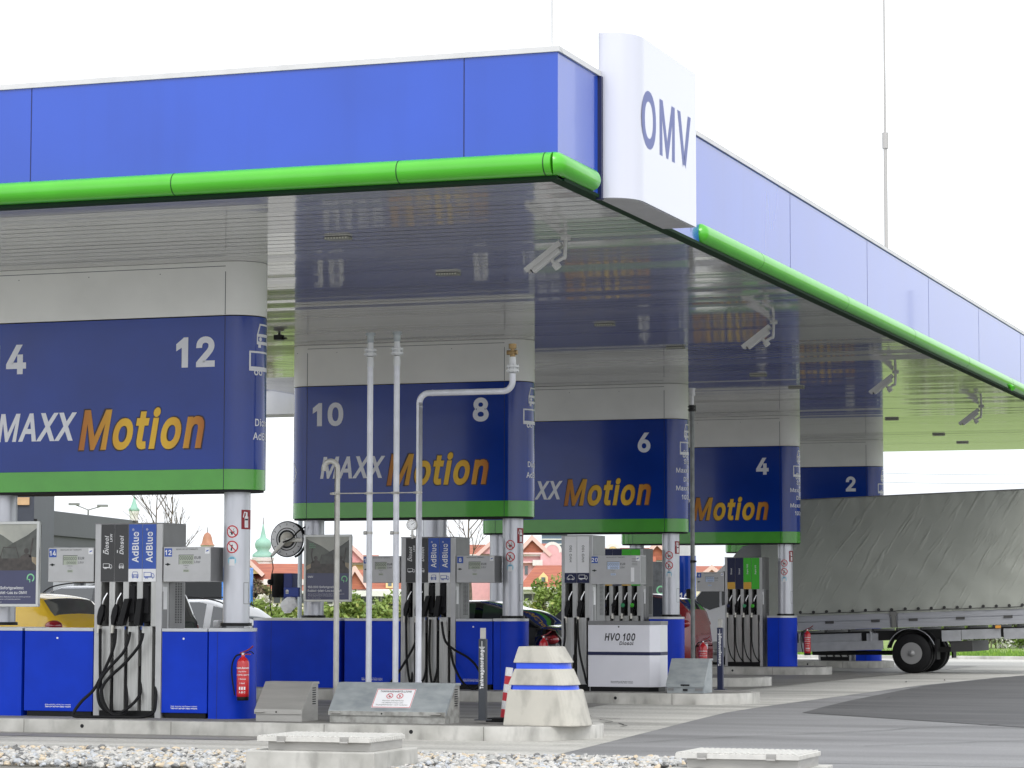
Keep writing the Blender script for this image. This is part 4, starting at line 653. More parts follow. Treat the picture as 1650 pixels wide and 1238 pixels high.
# ------------------------------------------------------------------ dispensers
def display(t, x0, x1, y, z0, z1, num, lit=False, depth=.37, extra=False):
    d = part(t, 'display_head', MB().box(x0, x1, y, y+depth, z0, z1), silver, .006)
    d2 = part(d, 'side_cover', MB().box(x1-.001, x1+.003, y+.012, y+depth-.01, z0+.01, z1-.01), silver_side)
    m_ = MB(); f = y-.0015; W = x1-x0
    m_.m = 0; m_.rect(x0+.012, x0+.115, z1-.12, z1-.017, f)
    m_.m = 1; m_.text(num, x0+.0635, z1-.098, .058, f-.001, align='c', bold=.03)
    m_.m = 2; lx = x0+.33*W; m_.rect(lx, lx+.20, z1-.215, z1-.10, f); m_.m = 3
    m_.line([(lx, z1-.215), (lx, z1-.10), (lx+.2, z1-.10)], .006, f-.001)
    m_.text('000000', lx+.012, z1-.158, .042, f-.001, wd=.176); m_.text('00000', lx+.05, z1-.205, .03, f-.001, wd=.13)
    m_.text('EUR', lx+.212, z1-.150, .032, f, wd=.085, bold=.02); m_.text('Liter', lx+.212, z1-.20, .03, f, wd=.08)
    m_.text('BEZAHLUNG MIT TANKKARTE', x0+.5*W, z1-.036, .014, f, align='c', bold=.02)
    m_.text('EUR/Liter', lx+.1, z1-.236, .012, f, align='c'); m_.text('Preis', lx+.1, z1-.262, .01, f, align='c')
    m_.m = 2; m_.rect(lx+.06, lx+.14, z1-.31, z1-.28, f); m_.m = 3; m_.text('1234'[:0] or '0000', lx+.068, z1-.305, .02, f-.001, wd=.06)
    m_.disc(x0+.058, f, z0+.215, .017); m_.line([(x0+.028, z0+.215), (x0+.088, z0+.215)], .014, f)
    m_.m = 1; m_.rect(x1-.075, x1-.012, z1-.085, z1-.012, f); m_.m = 0; m_.poly([(x1-.065, z1-.062), (x1-.03, z1-.052), (x1-.022, z1-.036), (x1-.055, z1-.046)], f-.001)
    if extra:
        m_.m = 1; m_.rect(x1-.155, x1-.10, z0+.04, z0+.26, f-.002); m_.m = 3
        for k in range(5): m_.rect(x1-.14, x1-.05, z1-.05-.025*k, z1-.045-.025*k, f)
    part(d, 'display_face', m_, [panel_blue, pure_white, lcd2 if lit else lcd, lcd_dark])
    return d
def nozzle(t, x, y, z, badge=None):                  # pistol nozzle hanging in its pocket, spout up
    m_ = MB(); m_.prism([(x-.035, z-.17), (x+.0, z-.18), (x+.05, z-.03), (x+.055, z+.06), (x+.02, z+.09), (x-.02, z+.02), (x-.04, z-.07)], 'y', y-.03, y+.03)
    m_.tube([(x-.03, y, z-.13), (x+.05, y, z-.11), (x+.062, y, z+.03)], .008, n=6)
    n_ = part(t, 'nozzle', m_, black, .006, 1)
    part(n_, 'spout', MB().tube([(x+.02, y, z+.06), (x+.045, y, z+.15), (x+.07, y+.03, z+.22)], .012, n=10), chrome)
    m_ = MB(); m_.cyl((x-.025, y, z-.16), (x-.03, y, z-.25), .022, n=14); m_.cyl((x-.03, y, z-.25), (x-.03, y, z-.275), .026, n=14); part(n_, 'swivel', m_, M('alloy_swivel', (.62, .60, .55), .35, .5))
    if badge: part(n_, 'badge', MB().lathe([(.0, -.012), (.034, -.012), (.042, 0), (.034, .012), (0, .012)], (0, 0, 0), 16).map(lambda p: Vector((x-.0+p.x, y-.036+p.z, z-.02+p.y))), badge)
def cover_nozzle(t, x, y, z, tilt):                  # big black hood of the AdBlue nozzle
    m_ = MB(); m_.prism([(x-.02+tilt, z+.27), (x+.11, z+.27), (x+.10-tilt*.3, z-.20), (x-.03-tilt, z-.22)], 'y', y+.01, y+.10)
    m_.prism([(x-.03+tilt*.3, z+.08), (x+.045+tilt*.3, z+.085), (x+.005-tilt*.7, z-.255), (x-.075-tilt*.7, z-.25)], 'y', y-.10, y+.012)
    n_ = part(t, 'adblue_nozzle', m_, black, .010, 2)
    part(n_, 'inner_hood', MB().box(x+.02, x+.09, y-.02, y+.01, z-.1, z+.24), dark_gap)
    part(n_, 'blue_ring', MB().cyl((x-.01-tilt, y+.03, z-.22), (x-.02-tilt, y+.03, z-.30), .02, n=14), panel_blue)
def hose(t, pts, r=.0195): 
    return part(t, 'hose', MB().tube(pts, r, n=10, res=6), rubber)
def tower(t, x0, nb, y, g, bays, bw=.1925, fr=.08, depth=.65, top=2.41, pan=.72, icon=None):
    x1 = x0+fr*2+nb*bw; zt = g+top; zp = zt-pan; zc = g+1.14
    part(t, 'tower_housing', MB().box(x0, x0+fr, y, y+depth, g, zt).box(x1-fr, x1, y, y+depth, g, zt).box(x0+fr, x1-fr, y+.22, y+depth, g, zt), silver, .004)
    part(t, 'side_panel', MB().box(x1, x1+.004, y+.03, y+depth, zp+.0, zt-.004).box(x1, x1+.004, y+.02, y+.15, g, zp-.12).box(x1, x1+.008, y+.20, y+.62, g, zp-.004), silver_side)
    m_ = MB(); 
    for k in range(26):
        z = g+1.18+k*.0205*1.0
        for q in (.36, .43, .50): m_.box(x1+.0081, x1+.010, y+q, y+q+.04, z, z+.010)
    part(t, 'vent_slots', m_, dark_gap)
    part(t, 'service_sticker', MB().box(x1+.0, x1+.0055, y+.04, y+.14, zp-.34, zp-.06), pure_white)
    part(t, 'top_cap', MB().box(x0-.004, x1+.004, y-.004, y+depth+.004, zt, zt+.012), silver_side)
    m_ = MB(); m_.box(x0+fr, x1-fr, y+.20, y+.22, g+.0, zp)
    part(t, 'recess', m_, dark_gap)
    m_ = MB(); m2 = MB()
    for k in range(nb):
        xa = x0+fr+k*bw
        m_.box(xa+bw*.64, xa+bw, y+.004, y+.20, zc, zp)           # strips between the pockets
        m_.box(xa, xa+bw*.74, y+.01, y+.20, g+.10, zc)
        m_.box(xa, xa+bw*.05, y+.004, y+.20, zc, zp)
    part(t, 'channel_plate', m_, steel, .002, 1)
    part(t, 'base_plinth', MB().box(x0+fr, x1-fr, y+.012, y+.2, g, g+.098), black)
    for k in range(nb):
        xa = x0+fr+k*bw; b = bays[k]; pn = MB(); z0 = zp; pn.m = 0
        if b.get('low'): pn.rect(xa+.003, xa+bw-.003, zp+b['lowh'], zt-.006, y-.002); pn.m = 1; pn.rect(xa+.003, xa+bw-.003, zp+.002, zp+b['lowh'], y-.002)
        else: pn.rect(xa+.003, xa+bw-.003, zp+.002, zt-.006, y-.002)
        p_ = part(t, 'product_panel', MB().box(xa+.002, xa+bw-.002, y-.001, y+.2, zp, zt-.004), silver)
        part(p_, 'panel_face', pn, [b['col'], b.get('low') or b['col']])
        tm = MB(); tm.m = 0
        sh = b.get('shear', 0)
        tm.text(b['txt'], xa+bw*(.5 if not b.get('sub') else .42)+b['h']*.5, b['tz']+zp, b['h'], y-.004, wd=b.get('w'), bold=b.get('bold', .02), shear=sh, up=True)
        if b.get('sub'): tm.text(b['sub'], xa+bw*.42+b['h']*.5+.052, zp+b['tz']+.16, .032, y-.004, bold=.02, up=True)
        if b.get('reg'): tm.text('\u00ae', xa+bw*.5-.012, zp+b['tz']+b['w']+.015, .035, y-.004, up=True)
        if b.get('bar'): tm.rect(xa+bw*.42-.03-.018, xa+bw*.42-.03-.006, zp+b['tz']+.02, zp+b['tz']+.055, y-.004)
        part(p_, 'lettering', tm, [b['ink'], b.get('ink2', b['ink'])]); tm = MB()
        ic = b.get('icon'); tm.m = 1 if b.get('low') else 0
        if ic == 'van': car_icon(tm, xa+bw*.5, zp+.05, .12, y-.004)
        if ic == 'bus': bus_icon(tm, xa+bw*.5, zp+b.get('iz', .045), b.get('is_', .09), y-.004)
        if ic == 'truck': truck_icon(tm, xa+bw*.5, zp+b.get('iz', .05), b.get('is_', .13), y-.004)
        if tm.v: part(p_, 'vehicle_icon', tm, [b['ink'], b.get('ink2', b['ink'])])
    return x1, zp, zc
def cabinet(t, x0, x1, y, g, w=True, txt=True, depth=.62):
    c = part(t, 'cabinet', MB().box(x0, x1, y, y+depth, g+.08, g+1.075), cab_blue, .006)
    part(c, 'top_lip', MB().box(x0+.0, x1-.0, y-.006, y+depth, g+1.077, g+1.115), cab_lip, .004)
    part(c, 'plinth', MB().box(x0+.03, x1-.03, y+.03, y+depth-.03, g, g+.08), black)
    part(c, 'lock', MB().cyl((x0+(x1-x0)*.48, y+.002, g+.99), (x0+(x1-x0)*.48, y-.006, g+.99), .013, n=14), pure_white)
    if txt:
        m_ = MB(); xc = (x0+x1)/2; m_.text('Motor abstellen und Rauchen verboten', xc, g+.155, .013, y-.002, align='c', wd=.36, bold=.02); m_.text('Tanken bei laufendem Motor verboten', xc, g+.128, .017, y-.002, align='c', wd=.36, bold=.05)
        part(c, 'lettering', m_, pure_white)
    return c
def adblue_bays():
    D = dict(col=panel_dark, ink=pure_white, txt='Diesel', h=.052, w=.235, tz=.34, shear=.25, bold=.018, bar=True)
    A = dict(col=panel_blue, low=pure_white, lowh=.16, ink=pure_white, ink2=panel_blue, txt='AdBlue', reg=True, h=.085, w=.38, tz=.24, bold=.028)
    return [dict(D, sub='LKW', icon='truck', iz=.16, is_=.12), dict(D, icon='bus', iz=.165, is_=.075), dict(A, icon='bus', iz=.045, is_=.10), dict(A, icon='truck', iz=.04, is_=.14)]
def truck_dispenser(i, nl, nr, label, hoses):
    Y = YR[i]; g = GZ(Y)+.17-(.02 if i == 0 else 0); x0 = -16.245; t = thing('fuel_dispenser', label, 'fuel pump', (x0+.46, Y+.3, g), group='tall fuel dispensers on the islands')
    x1, zp, zc = tower(t, x0, 4, Y, g, adblue_bays())
    z0, z1 = g+1.69, g+2.12
    display(t, x0-.66, x0-.02, Y+.0, z0, z1, nl); display(t, x1+.02, x1+.66, Y+.0, z0, z1, nr)
    part(t, 'display_bracket', MB().box(x0-.02, x0, Y+.1, Y+.3, z0+.1, z1-.1).box(x1, x1+.02, Y+.1, Y+.3, z0+.1, z1-.1), black)
    cabinet(t, x0-.975, x0-.012, Y, g); cabinet(t, x1+.012, x1+.63, Y, g)
    bw = .1925
    for k in range(2): nozzle(t, x0+.08+k*bw+.02, Y-.02, g+1.33)
    cover_nozzle(t, x0+.08+2*bw+.01, Y-.0, g+1.40, .05); cover_nozzle(t, x0+.08+3*bw+.01, Y-.0, g+1.40, .0)
    for hp in hoses: hose(t, hp)
def zo(L, org, s, Y):
    P = [atY(org[0]+x*s, org[1]+y*s, YR[0 if Y < 35 else 1]-d) for x, y, d in L]
    for p in P: p.z = max(p.z, GZ(Y)+.185)
    return P
s6 = 150/844; o6 = (150, 960)
hA = [zo([(65,300,.05),(64,480,.05),(64,680,.04),(72,820,.04),(95,960,.04),(160,1060,.04),(165,900,-.04),(165,700,-.06)], o6, s6, 30),
      zo([(205,300,.05),(195,430,.06),(150,570,.08),(70,740,.11),(0,860,.16),(-105,960,.25),(-180,1070,.32),(-135,1140,.36),(60,1145,.36),(250,1135,.33),(430,1120,.25),(545,1060,.12),(568,930,.03),(568,750,-.05)], o6, s6, 30),
      zo([(335,330,.03),(315,420,.06),(270,520,.09),(150,650,.13),(70,760,.15),(42,880,.17),(70,1000,.18),(160,1065,.17),(250,1060,.15),(350,990,.10),(410,920,.06),(430,850,.0),(432,640,-.06)], o6, s6, 30),
      zo([(452,340,.10),(440,400,.11),(400,480,.12),(280,620,.16),(170,720,.19),(95,810,.21),(72,900,.22),(100,1000,.24),(170,1075,.24),(240,1080,.2),(300,1050,.1),(302,900,0),(302,600,-.05)], o6, s6, 30)]
truck_dispenser(0, '14', '12', 'nearest tall grey dispenser with Diesel and AdBlue panels between displays 14 and 12', hA)
s3 = 340/919; o3 = (620, 780)
hB = [zo([(93,570,.05),(94,690,.05),(97,780,.05),(112,870,.05),(122,800,-.04),(124,640,-.06)], o3, s3, 40),
      zo([(150,560,.05),(148,640,.06),(120,720,.08),(60,820,.15),(20,880,.25),(80,905,.2),(140,880,.1),(178,820,.0),(178,650,-.06)], o3, s3, 40),
      zo([(198,590,.04),(194,700,.05),(196,800,.05),(208,870,.05),(230,800,-.02),(232,640,-.06)], o3, s3, 40),
      zo([(248,600,.09),(262,680,.11),(300,720,.14),(360,755,.18),(400,795,.2),(418,845,.2),(395,893,.2),(345,870,.15),(305,800,.1),(288,730,.0),(284,640,-.05)], o3, s3, 40)]
truck_dispenser(1, '10', '8', 'tall grey dispenser with Diesel and AdBlue panels behind the pale vent pipes, display 8', hB)

def end_cabinet(i, x0, x1, left, right, label):
    Y = YR[i]; g = GZ(Y)+.17-(.02 if i == 0 else 0); r = .34; t = thing('end_cabinet', label, 'cabinet', ((x0+x1)/2, Y+r, g), group='blue cabinets at the island ends')
    def plan(i_):
        rr = r-i_; yc = Y+r; P = []
        if right: P += [(x1-r+rr*math.cos(th), yc+rr*math.sin(th)) for th in [-PI/2+PI*k/20 for k in range(21)]]
        else: P += [(x1-i_, yc-rr), (x1-i_, yc+rr)]
        if left: P += [(x0+r+rr*math.cos(th), yc+rr*math.sin(th)) for th in [PI/2+PI*k/20 for k in range(21)]]
        else: P += [(x0+i_, yc+rr), (x0+i_, yc-rr)]
        return P
    def sh(i_, z0, z1):
        P = plan(i_); n = len(P); m_ = MB(); vs = [(*p, z0) for p in P]+[(*p, z1) for p in P]
        long_ = [((Vector(P[k])-Vector(P[(k+1) % n])).length < .1) for k in range(n)]
        for k in range(n): m_.add([vs[k], vs[(k+1) % n], vs[n+(k+1) % n], vs[n+k]], [(0,1,2,3)], False)
        m_.add(vs, [tuple(range(n))[::-1], tuple(range(n, 2*n))]); return m_
    b = part(t, 'body', sh(0, g, g+1.078), cab_blue)
    me = b.data; bm = bmesh.new(); bm.from_mesh(me); bmesh.ops.remove_doubles(bm, verts=bm.verts, dist=1e-4)
    for e in bm.edges: e.smooth = e.calc_face_angle(0) < .5
    for f in bm.faces: f.smooth = True
    bm.to_mesh(me); bm.free()
    part(t, 'cap', sh(-.004, g+1.08, g+1.122), cab_lip)
    m_ = MB()
    for x in ([x0+r+.10] if left else [])+([x1-r-.0] if right and not left else []): m_.box(x-.003, x+.003, Y-.001, Y+.003, g+.01, g+1.07)
    if m_.v: part(t, 'panel_seam', m_, M('seam_navy', (.004, .012, .12), .6))
EC = ['nearest blue rounded cabinet with the fire extinguisher on it', 'blue rounded cabinet behind the concrete marker block', 'blue rounded cabinet next to the white HVO 100 cabinet', 'blue rounded cabinet beside pump 4, truck behind it', 'blue rounded cabinet seen below the truck bed']
for i in range(5): end_cabinet(i, -14.665 if i < 2 else -14.80, -14.55+.34+(.0 if i < 2 else .0), False, True, EC[i])
EL = ['blue cabinet cut by the left edge of the photo under the poster', 'wide blue cabinet with rounded left end below the hose reel', '', '']
end_cabinet(0, -18.96, -17.26, True, False, EL[0]); end_cabinet(1, -18.96, -17.31, True, False, EL[1])

def car_bays():
    G = dict(ink=pure_white, h=.032, tz=.33, bold=.02)
    return [dict(G, col=panel_navy, low=yellow_tag, lowh=.155, txt='Diesel'), dict(G, col=panel_navy, txt='Diesel'), dict(G, col=panel_green, low=yellow_tag, lowh=.155, txt='Super 100'), dict(G, col=panel_green, txt='Super 95')]
def car_dispenser(i, num, label):
    Y = YR[i]; g = GZ(Y)+.17; x0 = -15.765; t = thing('fuel_dispenser', label, 'fuel pump', (x0+.42, Y+.3, g), group='tall fuel dispensers on the islands')
    x1, zp, zc = tower(t, x0, 4, Y, g, car_bays(), bw=.185, fr=.055, pan=.70)
    display(t, x0-.66, x0-.02, Y, g+1.66, g+2.09, num, True)
    part(t, 'display_bracket', MB().box(x0-.02, x0, Y+.1, Y+.3, g+1.7, g+2.0), black)
    m_ = MB()
    for k in (0, 2):
        xa = x0+.055+k*.185
        for q in range(3): m_.box(xa+.03, xa+.155, Y-.0045, Y-.0025, zp+.03+q*.04, zp+.042+q*.04)
    part(t, 'tag_lines', m_, orange)
    for k in range(4):
        x = x0+.055+k*.185+.035; nozzle(t, x, Y-.02, g+1.36, [panel_navy, black, M('badge_teal', (.05, .35, .15), .4), panel_green][k])
        xs = x0+.055+k*.185+.16
        hose(t, [(x-.03, Y-.02, g+1.08), (x-.025, Y-.04, g+.85), (x-.01, Y-.06, g+.5), (x+.05, Y-.06, g+.25), (xs-.01, Y-.02, g+.14), (xs, Y+.06, g+.10)], .013)
    m_ = MB()
    for k in range(4):
        xs = x0+.055+k*.185+.16; m_.cyl((xs, Y+.09, g+.1), (xs, Y+.09, g+1.0), .012, n=8)
    part(t, 'guide_rod', m_, chrome)
car_dispenser(2, '6', 'tall dispenser with navy and green product panels half hidden behind display 20')
car_dispenser(3, '4', 'tall dispenser with navy and green product panels beside display 4')
# low pumps glimpsed under the truck on the farthest island
car_dispenser(4, '2', 'farthest dispenser, only its foot visible under the truck bed')

# HVO 100 dispenser
Y = YR[1]; g = GZ(Y)+.17; x0 = -13.53
t = thing('fuel_dispenser', 'dispenser with white HVO 100 panels and a low white HVO 100 Diesel cabinet, display 20', 'fuel pump', (x0+.25, Y+.3, g), group='tall fuel dispensers on the islands')
B = dict(col=pure_white, low=panel_navy, lowh=.16, ink=ink, ink2=pure_white, txt='HVO 100', h=.038, w=.26, tz=.33, bold=.01)
x1, zp, zc = tower(t, x0, 2, Y, g, [dict(B, icon='van'), dict(B, icon='truck', iz=.05, is_=.14)], bw=.205, fr=.05, pan=.74, top=2.42)
display(t, x1-.03+.02, x1+.80, Y-.05, g+1.66, g+2.11, '20', True, .30, True)
for k in range(2):
    x = x0+.05+k*.205+.05; nozzle(t, x, Y-.02, g+1.33)
hose(t, zo([(783,585,.05),(785,660,.06),(778,720,.08),(770,790,.1),(800,880,.1),(822,800,0),(822,640,-.06)], o3, s3, 40), .017)
hose(t, zo([(840,590,.05),(842,660,.06),(850,740,.08),(868,820,.08),(882,870,.03),(885,800,-.05)], o3, s3, 40), .017)
wc = M('white_cabinet', (.74, .74, .80), .3, coat=.3, var=.02)
xa, xb = -13.06, -12.06
def chp(i_, xr=0): return [(xa+i_, Y-.1+i_), (xb-i_, Y-.1+i_), (xb+.13-i_, Y+.05), (xb+.13-i_, Y+.45-i_), (xa+i_, Y+.45-i_)]
c = part(t, 'white_cabinet', MB().prism(chp(0), 'z', g+.07, g+1.03), wc, .004)
part(c, 'band', MB().prism(chp(-.002), 'z', g+.56, g+.612), panel_navy)
part(c, 'top', MB().prism(chp(-.006), 'z', g+1.032, g+1.09), silver_side, .003)
part(c, 'plinth', MB().prism(chp(.03), 'z', g, g+.07), black)
m_ = MB(); m_.text('HVO 100', (xa+xb)/2+.02, g+.79, .105, Y-.102, align='c', wd=.50, bold=.035, shear=.2); m_.text('Diesel', xb-.26, g+.72, .052, Y-.102, align='r', bold=.03, shear=.2)
m_.text('Motor abstellen und Rauchen verboten', xb-.45, g+.15, .013, Y-.102, align='c', wd=.36, bold=.02); m_.text('Tanken bei laufendem Motor verboten', xb-.45, g+.128, .013, Y-.102, align='c', wd=.36, bold=.03)
m_.disc((xa+xb)/2-.0, Y-.102, g+1.0, .013); part(c, 'lettering', m_, ink)

# ------------------------------------------------------------------ fire extinguishers
def extinguisher(px, py0, py1, Y, label, s=1.0):
    p = atY(px, py1, Y-.1); x = p.x; y = Y-.1; z = p.z; h = atY(px, py0, Y-.1).z-z; r = .075*h/.6; k = h/.6
    t = thing('fire_extinguisher', label, 'extinguisher', (x, y, z), group='red fire extinguishers on the cabinets')
    part(t, 'cylinder', MB().lathe([(.6*r, 0), (r*.98, .012*k), (r, .05*k), (r, .40*k), (.93*r, .435*k), (.6*r, .47*k), (.3*r, .485*k), (.3*r, .51*k)], (x, y, z+.035*k), 28), red)
    part(t, 'foot', MB().lathe([(r*.9, 0), (r*.97, .01), (r*.97, .045*k)], (x, y, z), 28), black)
    m_ = MB(); m_.cyl((x, y, z+.53*k), (x, y, z+.57*k), .02*k, n=12); part(t, 'valve', m_, chrome)
    m_ = MB(); m_.tube([(x-.04*k, y, z+.565*k), (x+.06*k, y, z+.60*k), (x+.13*k, y, z+.65*k)], .010*k, n=8); m_.box(x-.03*k, x+.10*k, y-.01, y+.01, z+.545*k, z+.56*k); part(t, 'lever', m_, M('dark_red_lever', (.22, .02, .03), .4))
    m_ = MB(); m_.tube([(x-.01*k, y, z+.55*k), (x-.09*k, y-.01, z+.53*k), (x-.14*k, y-.01, z+.42*k), (x-.135*k, y-.01, z+.25*k), (x-.10*k, y-.01, z+.06*k)], .010*k, n=8); m_.tube([(x+.03*k, y, z+.56*k), (x+.10*k, y, z+.585*k), (x+.14*k, y, z+.555*k)], .006*k, n=6); part(t, 'hose', m_, rubber)
    m_ = MB(); m_.text('FEUERLÖSCHER', 0, z+.38*k, .016*k, align='c', bold=.05); m_.text('6 kg Pulver', 0, z+.34*k, .013*k, align='c', bold=.03)
    for q in range(3): m_.text(['PULVERFÜLLUNG ABC', '1 Sichern', '2 Stoß'][q], 0, z+(.30-.05*q)*k, .014*k, align='c', bold=.03)
    for q in (-.03, .0, .03): m_.rect(q*k-.01*k, q*k+.01*k, z+.13*k, z+.165*k, 0)
    m_.text('A B C', 0, z+.09*k, .02*k, align='c', bold=.04)
    part(t, 'lettering', m_.map(wrap(x, y, r+.0015, R(18))), pure_white)
    part(t, 'wall_bracket', MB().box(x-.02, x+.02, y+.0, y+.10, z+.3*k, z+.33*k), black)
extinguisher(391, 1048, 1129, YR[0], 'large red fire extinguisher on the nearest blue cabinet')
extinguisher(876, 1022, 1082, YR[1]+.2, 'red fire extinguisher mostly behind the concrete marker block')
p_ = 1129
extinguisher(1301, 1012, 1056, YR[3]+.35, 'red fire extinguisher at the edge of the cabinet in front of the truck')
extinguisher(1133, 1030, 1085, YR[2]+.3, 'red fire extinguisher between the dark pipe and the grounding post')

# ------------------------------------------------------------------ vent pipes
def flange(m_, x, y, z, r):
    m_.cyl((x, y, z-.035), (x, y, z-.015), r*1.9, n=24); m_.cyl((x, y, z+.015), (x, y, z+.035), r*1.9, n=24); m_.cyl((x, y, z-.05), (x, y, z+.05), r*1.25, n=20)
    for k in range(5): a_ = k*2*PI/5+.3; m_.cyl((x+r*1.55*math.cos(a_), y+r*1.55*math.sin(a_), z-.05), (x+r*1.55*math.cos(a_), y+r*1.55*math.sin(a_), z+.055), r*.17, n=8)
YP = 30.95; g0 = GZ(30.4)+.165
def ppos(px, py, Y=YP): return atY(px, py, Y)
def vent(px, ytop, label):
    x = ppos(px, 900).x; zt = ppos(px, ytop).z; r = .036
    t = thing('vent_pipe', label, 'pipe', (x, YP, g0), group='tank vent pipes behind the galvanized box')
    m_ = MB(); m_.cyl((x, YP, g0), (x, YP, zt-.42), r, n=24); part(t, 'pipe', m_, pipe_m)
    m_ = MB(); flange(m_, x, YP, zt-.24, r*1.1); m_.cyl((x, YP, zt-.42), (x, YP, zt-.3), r*1.25, r*1.05, n=20); m_.cyl((x, YP, zt-.2), (x, YP, zt-.08), r*1.1, r*.95, n=20); part(t, 'flange', m_, M('flange_paint', (.6, .61, .62), .45, .2))
    m_ = MB(); m_.cyl((x, YP, zt-.12), (x, YP, zt-.03), r*1.2, n=20); m_.cyl((x, YP, zt-.03), (x, YP, zt), r*1.7, r*1.6, n=20); part(t, 'vent_cap', m_, galv)
    m_ = MB(); z = ppos(px, 859).z; m_.cyl((x-r-.03, YP-.02, z), (x-r+.01, YP-.02, z), .022, n=12); m_.cyl((x, YP, z-.015), (x, YP, z+.015), r+.004, n=20); part(t, 'clamp', m_, stainless)
vent(595, 537, 'left one of two straight pale vent pipes with flanged tops'); vent(638, 535, 'right one of two straight pale vent pipes with flanged tops')
pA = ppos(674, 1090); xv = pA.x; zt = ppos(680, 634).z; xh = ppos(826, 620).x; r = .037
t = thing('vent_pipe', 'pale vent pipe bent sideways with a brass valve and gauge', 'pipe', (xv, YP, g0), group='tank vent pipes behind the galvanized box')
def bend(cx, cz, rr, a0, a1, n=8): return [(cx+rr*math.cos(a0+(a1-a0)*k/n), YP, cz+rr*math.sin(a0+(a1-a0)*k/n)) for k in range(n+1)]
ztop = ppos(826, 602).z; path = [(xv, YP, g0), (xv, YP, zt-.12)]+bend(xv+.12, zt-.12, .12, PI, PI/2)+bend(xh-.12, zt+.12, .12, -PI/2, 0)+[(xh, YP, ztop)]
part(t, 'pipe', MB().tube(path, r, n=20, smooth=False), pipe_m)
m_ = MB(); m_.cyl((xv, YP, zt-.17), (xv, YP, zt-.165), r+.003, n=20); m_.cyl((xv+.17, YP, zt), (xv+.175, YP, zt), r+.003, n=20); m_.cyl((xv, YP, g0+.4), (xv, YP, g0+.47), r+.008, n=20); part(t, 'coupling', m_, pipe_m)
m_ = MB(); flange(m_, xh, YP, ztop+.06, r*1.1); m_.cyl((xh, YP, ztop+.1), (xh, YP, ztop+.2), r*1.1, n=20); part(t, 'flange', m_, MATS['flange_paint'])
m_ = MB(); m_.cyl((xh, YP, ztop+.19), (xh, YP, ztop+.26), r*1.0, n=8); m_.cyl((xh-.07, YP, ztop+.255), (xh+.06, YP, ztop+.255), .03, n=10); m_.cyl((xh, YP, ztop+.26), (xh, YP, ztop+.3), r*.7, n=10); m_.cyl((xh, YP, ztop+.3), (xh, YP, ztop+.36), r*1.35, n=6); part(t, 'brass_valve', m_, brass)
gz = ppos(665, 846).z; gx = ppos(666, 846).x; m_ = MB(); m_.cyl((gx, YP-.06, gz), (gx, YP-.02, gz), .068, n=28); q = part(t, 'gauge', m_, stainless)
m_ = MB(); m_.m = 0; m_.disc(gx, YP-.0605, gz, .058); m_.m = 1
for k in range(11): a_ = R(-45+27*k); m_.line([(gx+.042*math.cos(a_), gz+.042*math.sin(a_)), (gx+.052*math.cos(a_), gz+.052*math.sin(a_))], .004, YP-.0615)
m_.line([(gx, gz), (gx+.03, gz+.022)], .005, YP-.062); part(q, 'dial', m_, [pure_white, ink])
m_ = MB(); m_.cyl((gx, YP-.03, gz-.07), (gx, YP-.03, gz-.17), .014, n=10); m_.cyl((gx, YP-.03, gz-.15), (xv, YP, gz-.15), .014, n=10); m_.cyl((gx, YP-.03, gz-.12), (gx, YP-.03, gz-.14), .026, n=6); part(t, 'gauge_tap', m_, stainless)
xc = ppos(542, 1000).x; zc_ = ppos(542, 755).z; r = .034
t = thing('vent_pipe', 'shorter weathered pipe with a hooked cane top', 'pipe', (xc, YP, g0), group='tank vent pipes behind the galvanized box')
part(t, 'pipe', MB().tube([(xc, YP, g0), (xc, YP, zc_)]+bend(xc-.09, zc_, .09, 0, PI, 12)+[(xc-.18, YP, zc_-.03)], r, n=20, smooth=False), pipe_old)
m_ = MB(); z = ppos(600, 795).z
for px in (540, 595, 638, 674): x = ppos(px, 800).x; m_.cyl((x, YP, z-.015), (x, YP, z+.015), .043, n=20); m_.cyl((x-.055, YP-.02, z), (x+.055, YP-.02, z), .013, n=8)
m_.cyl((ppos(540, 800).x, YP-.045, z), (ppos(674, 800).x, YP-.045, z), .007, n=8)
single('pipe_brace', m_, pipe_old, 'thin horizontal rod with clamps tying the vent pipes together', 'brace', (xv-.5, YP, z))
# dark pipe on the second island
YD = 41.6; x = atY(1116, 900, YD).x; gD = GZ(40)+.17; zt = atY(1113, 628, YD).z; r = .034; dk = M('dark_galvanized', (.16, .17, .17), .5, .4, var=.2, vs=10)
t = thing('vent_pipe', 'dark grey vent pipe standing alone right of the blue sign 6', 'pipe', (x, YD, gD))
part(t, 'pipe', MB().cyl((x, YD, gD), (x, YD, zt-.3), r, n=20), dk)
m_ = MB(); flange(m_, x, YD, zt-.3, r*1.05); part(t, 'flange', m_, black)
m_ = MB(); m_.cyl((x, YD, zt-.28), (x, YD, zt-.1), .03, n=16); m_.cyl((x, YD, zt-.1), (x, YD, zt), .055, .045, n=16); m_.cyl((x, YD, zt), (x, YD, zt+.02), .06, n=16); part(t, 'vent_cap', m_, silver)
m_ = MB()
z = atY(1113, 905, YD).z; m_.cyl((x, YD, z-.02), (x, YD, z+.02), r+.008, n=16); m_.cyl((x+.03, YD-.03, z), (x+.07, YD-.03, z), .014, n=8); part(t, 'clamp', m_, black)

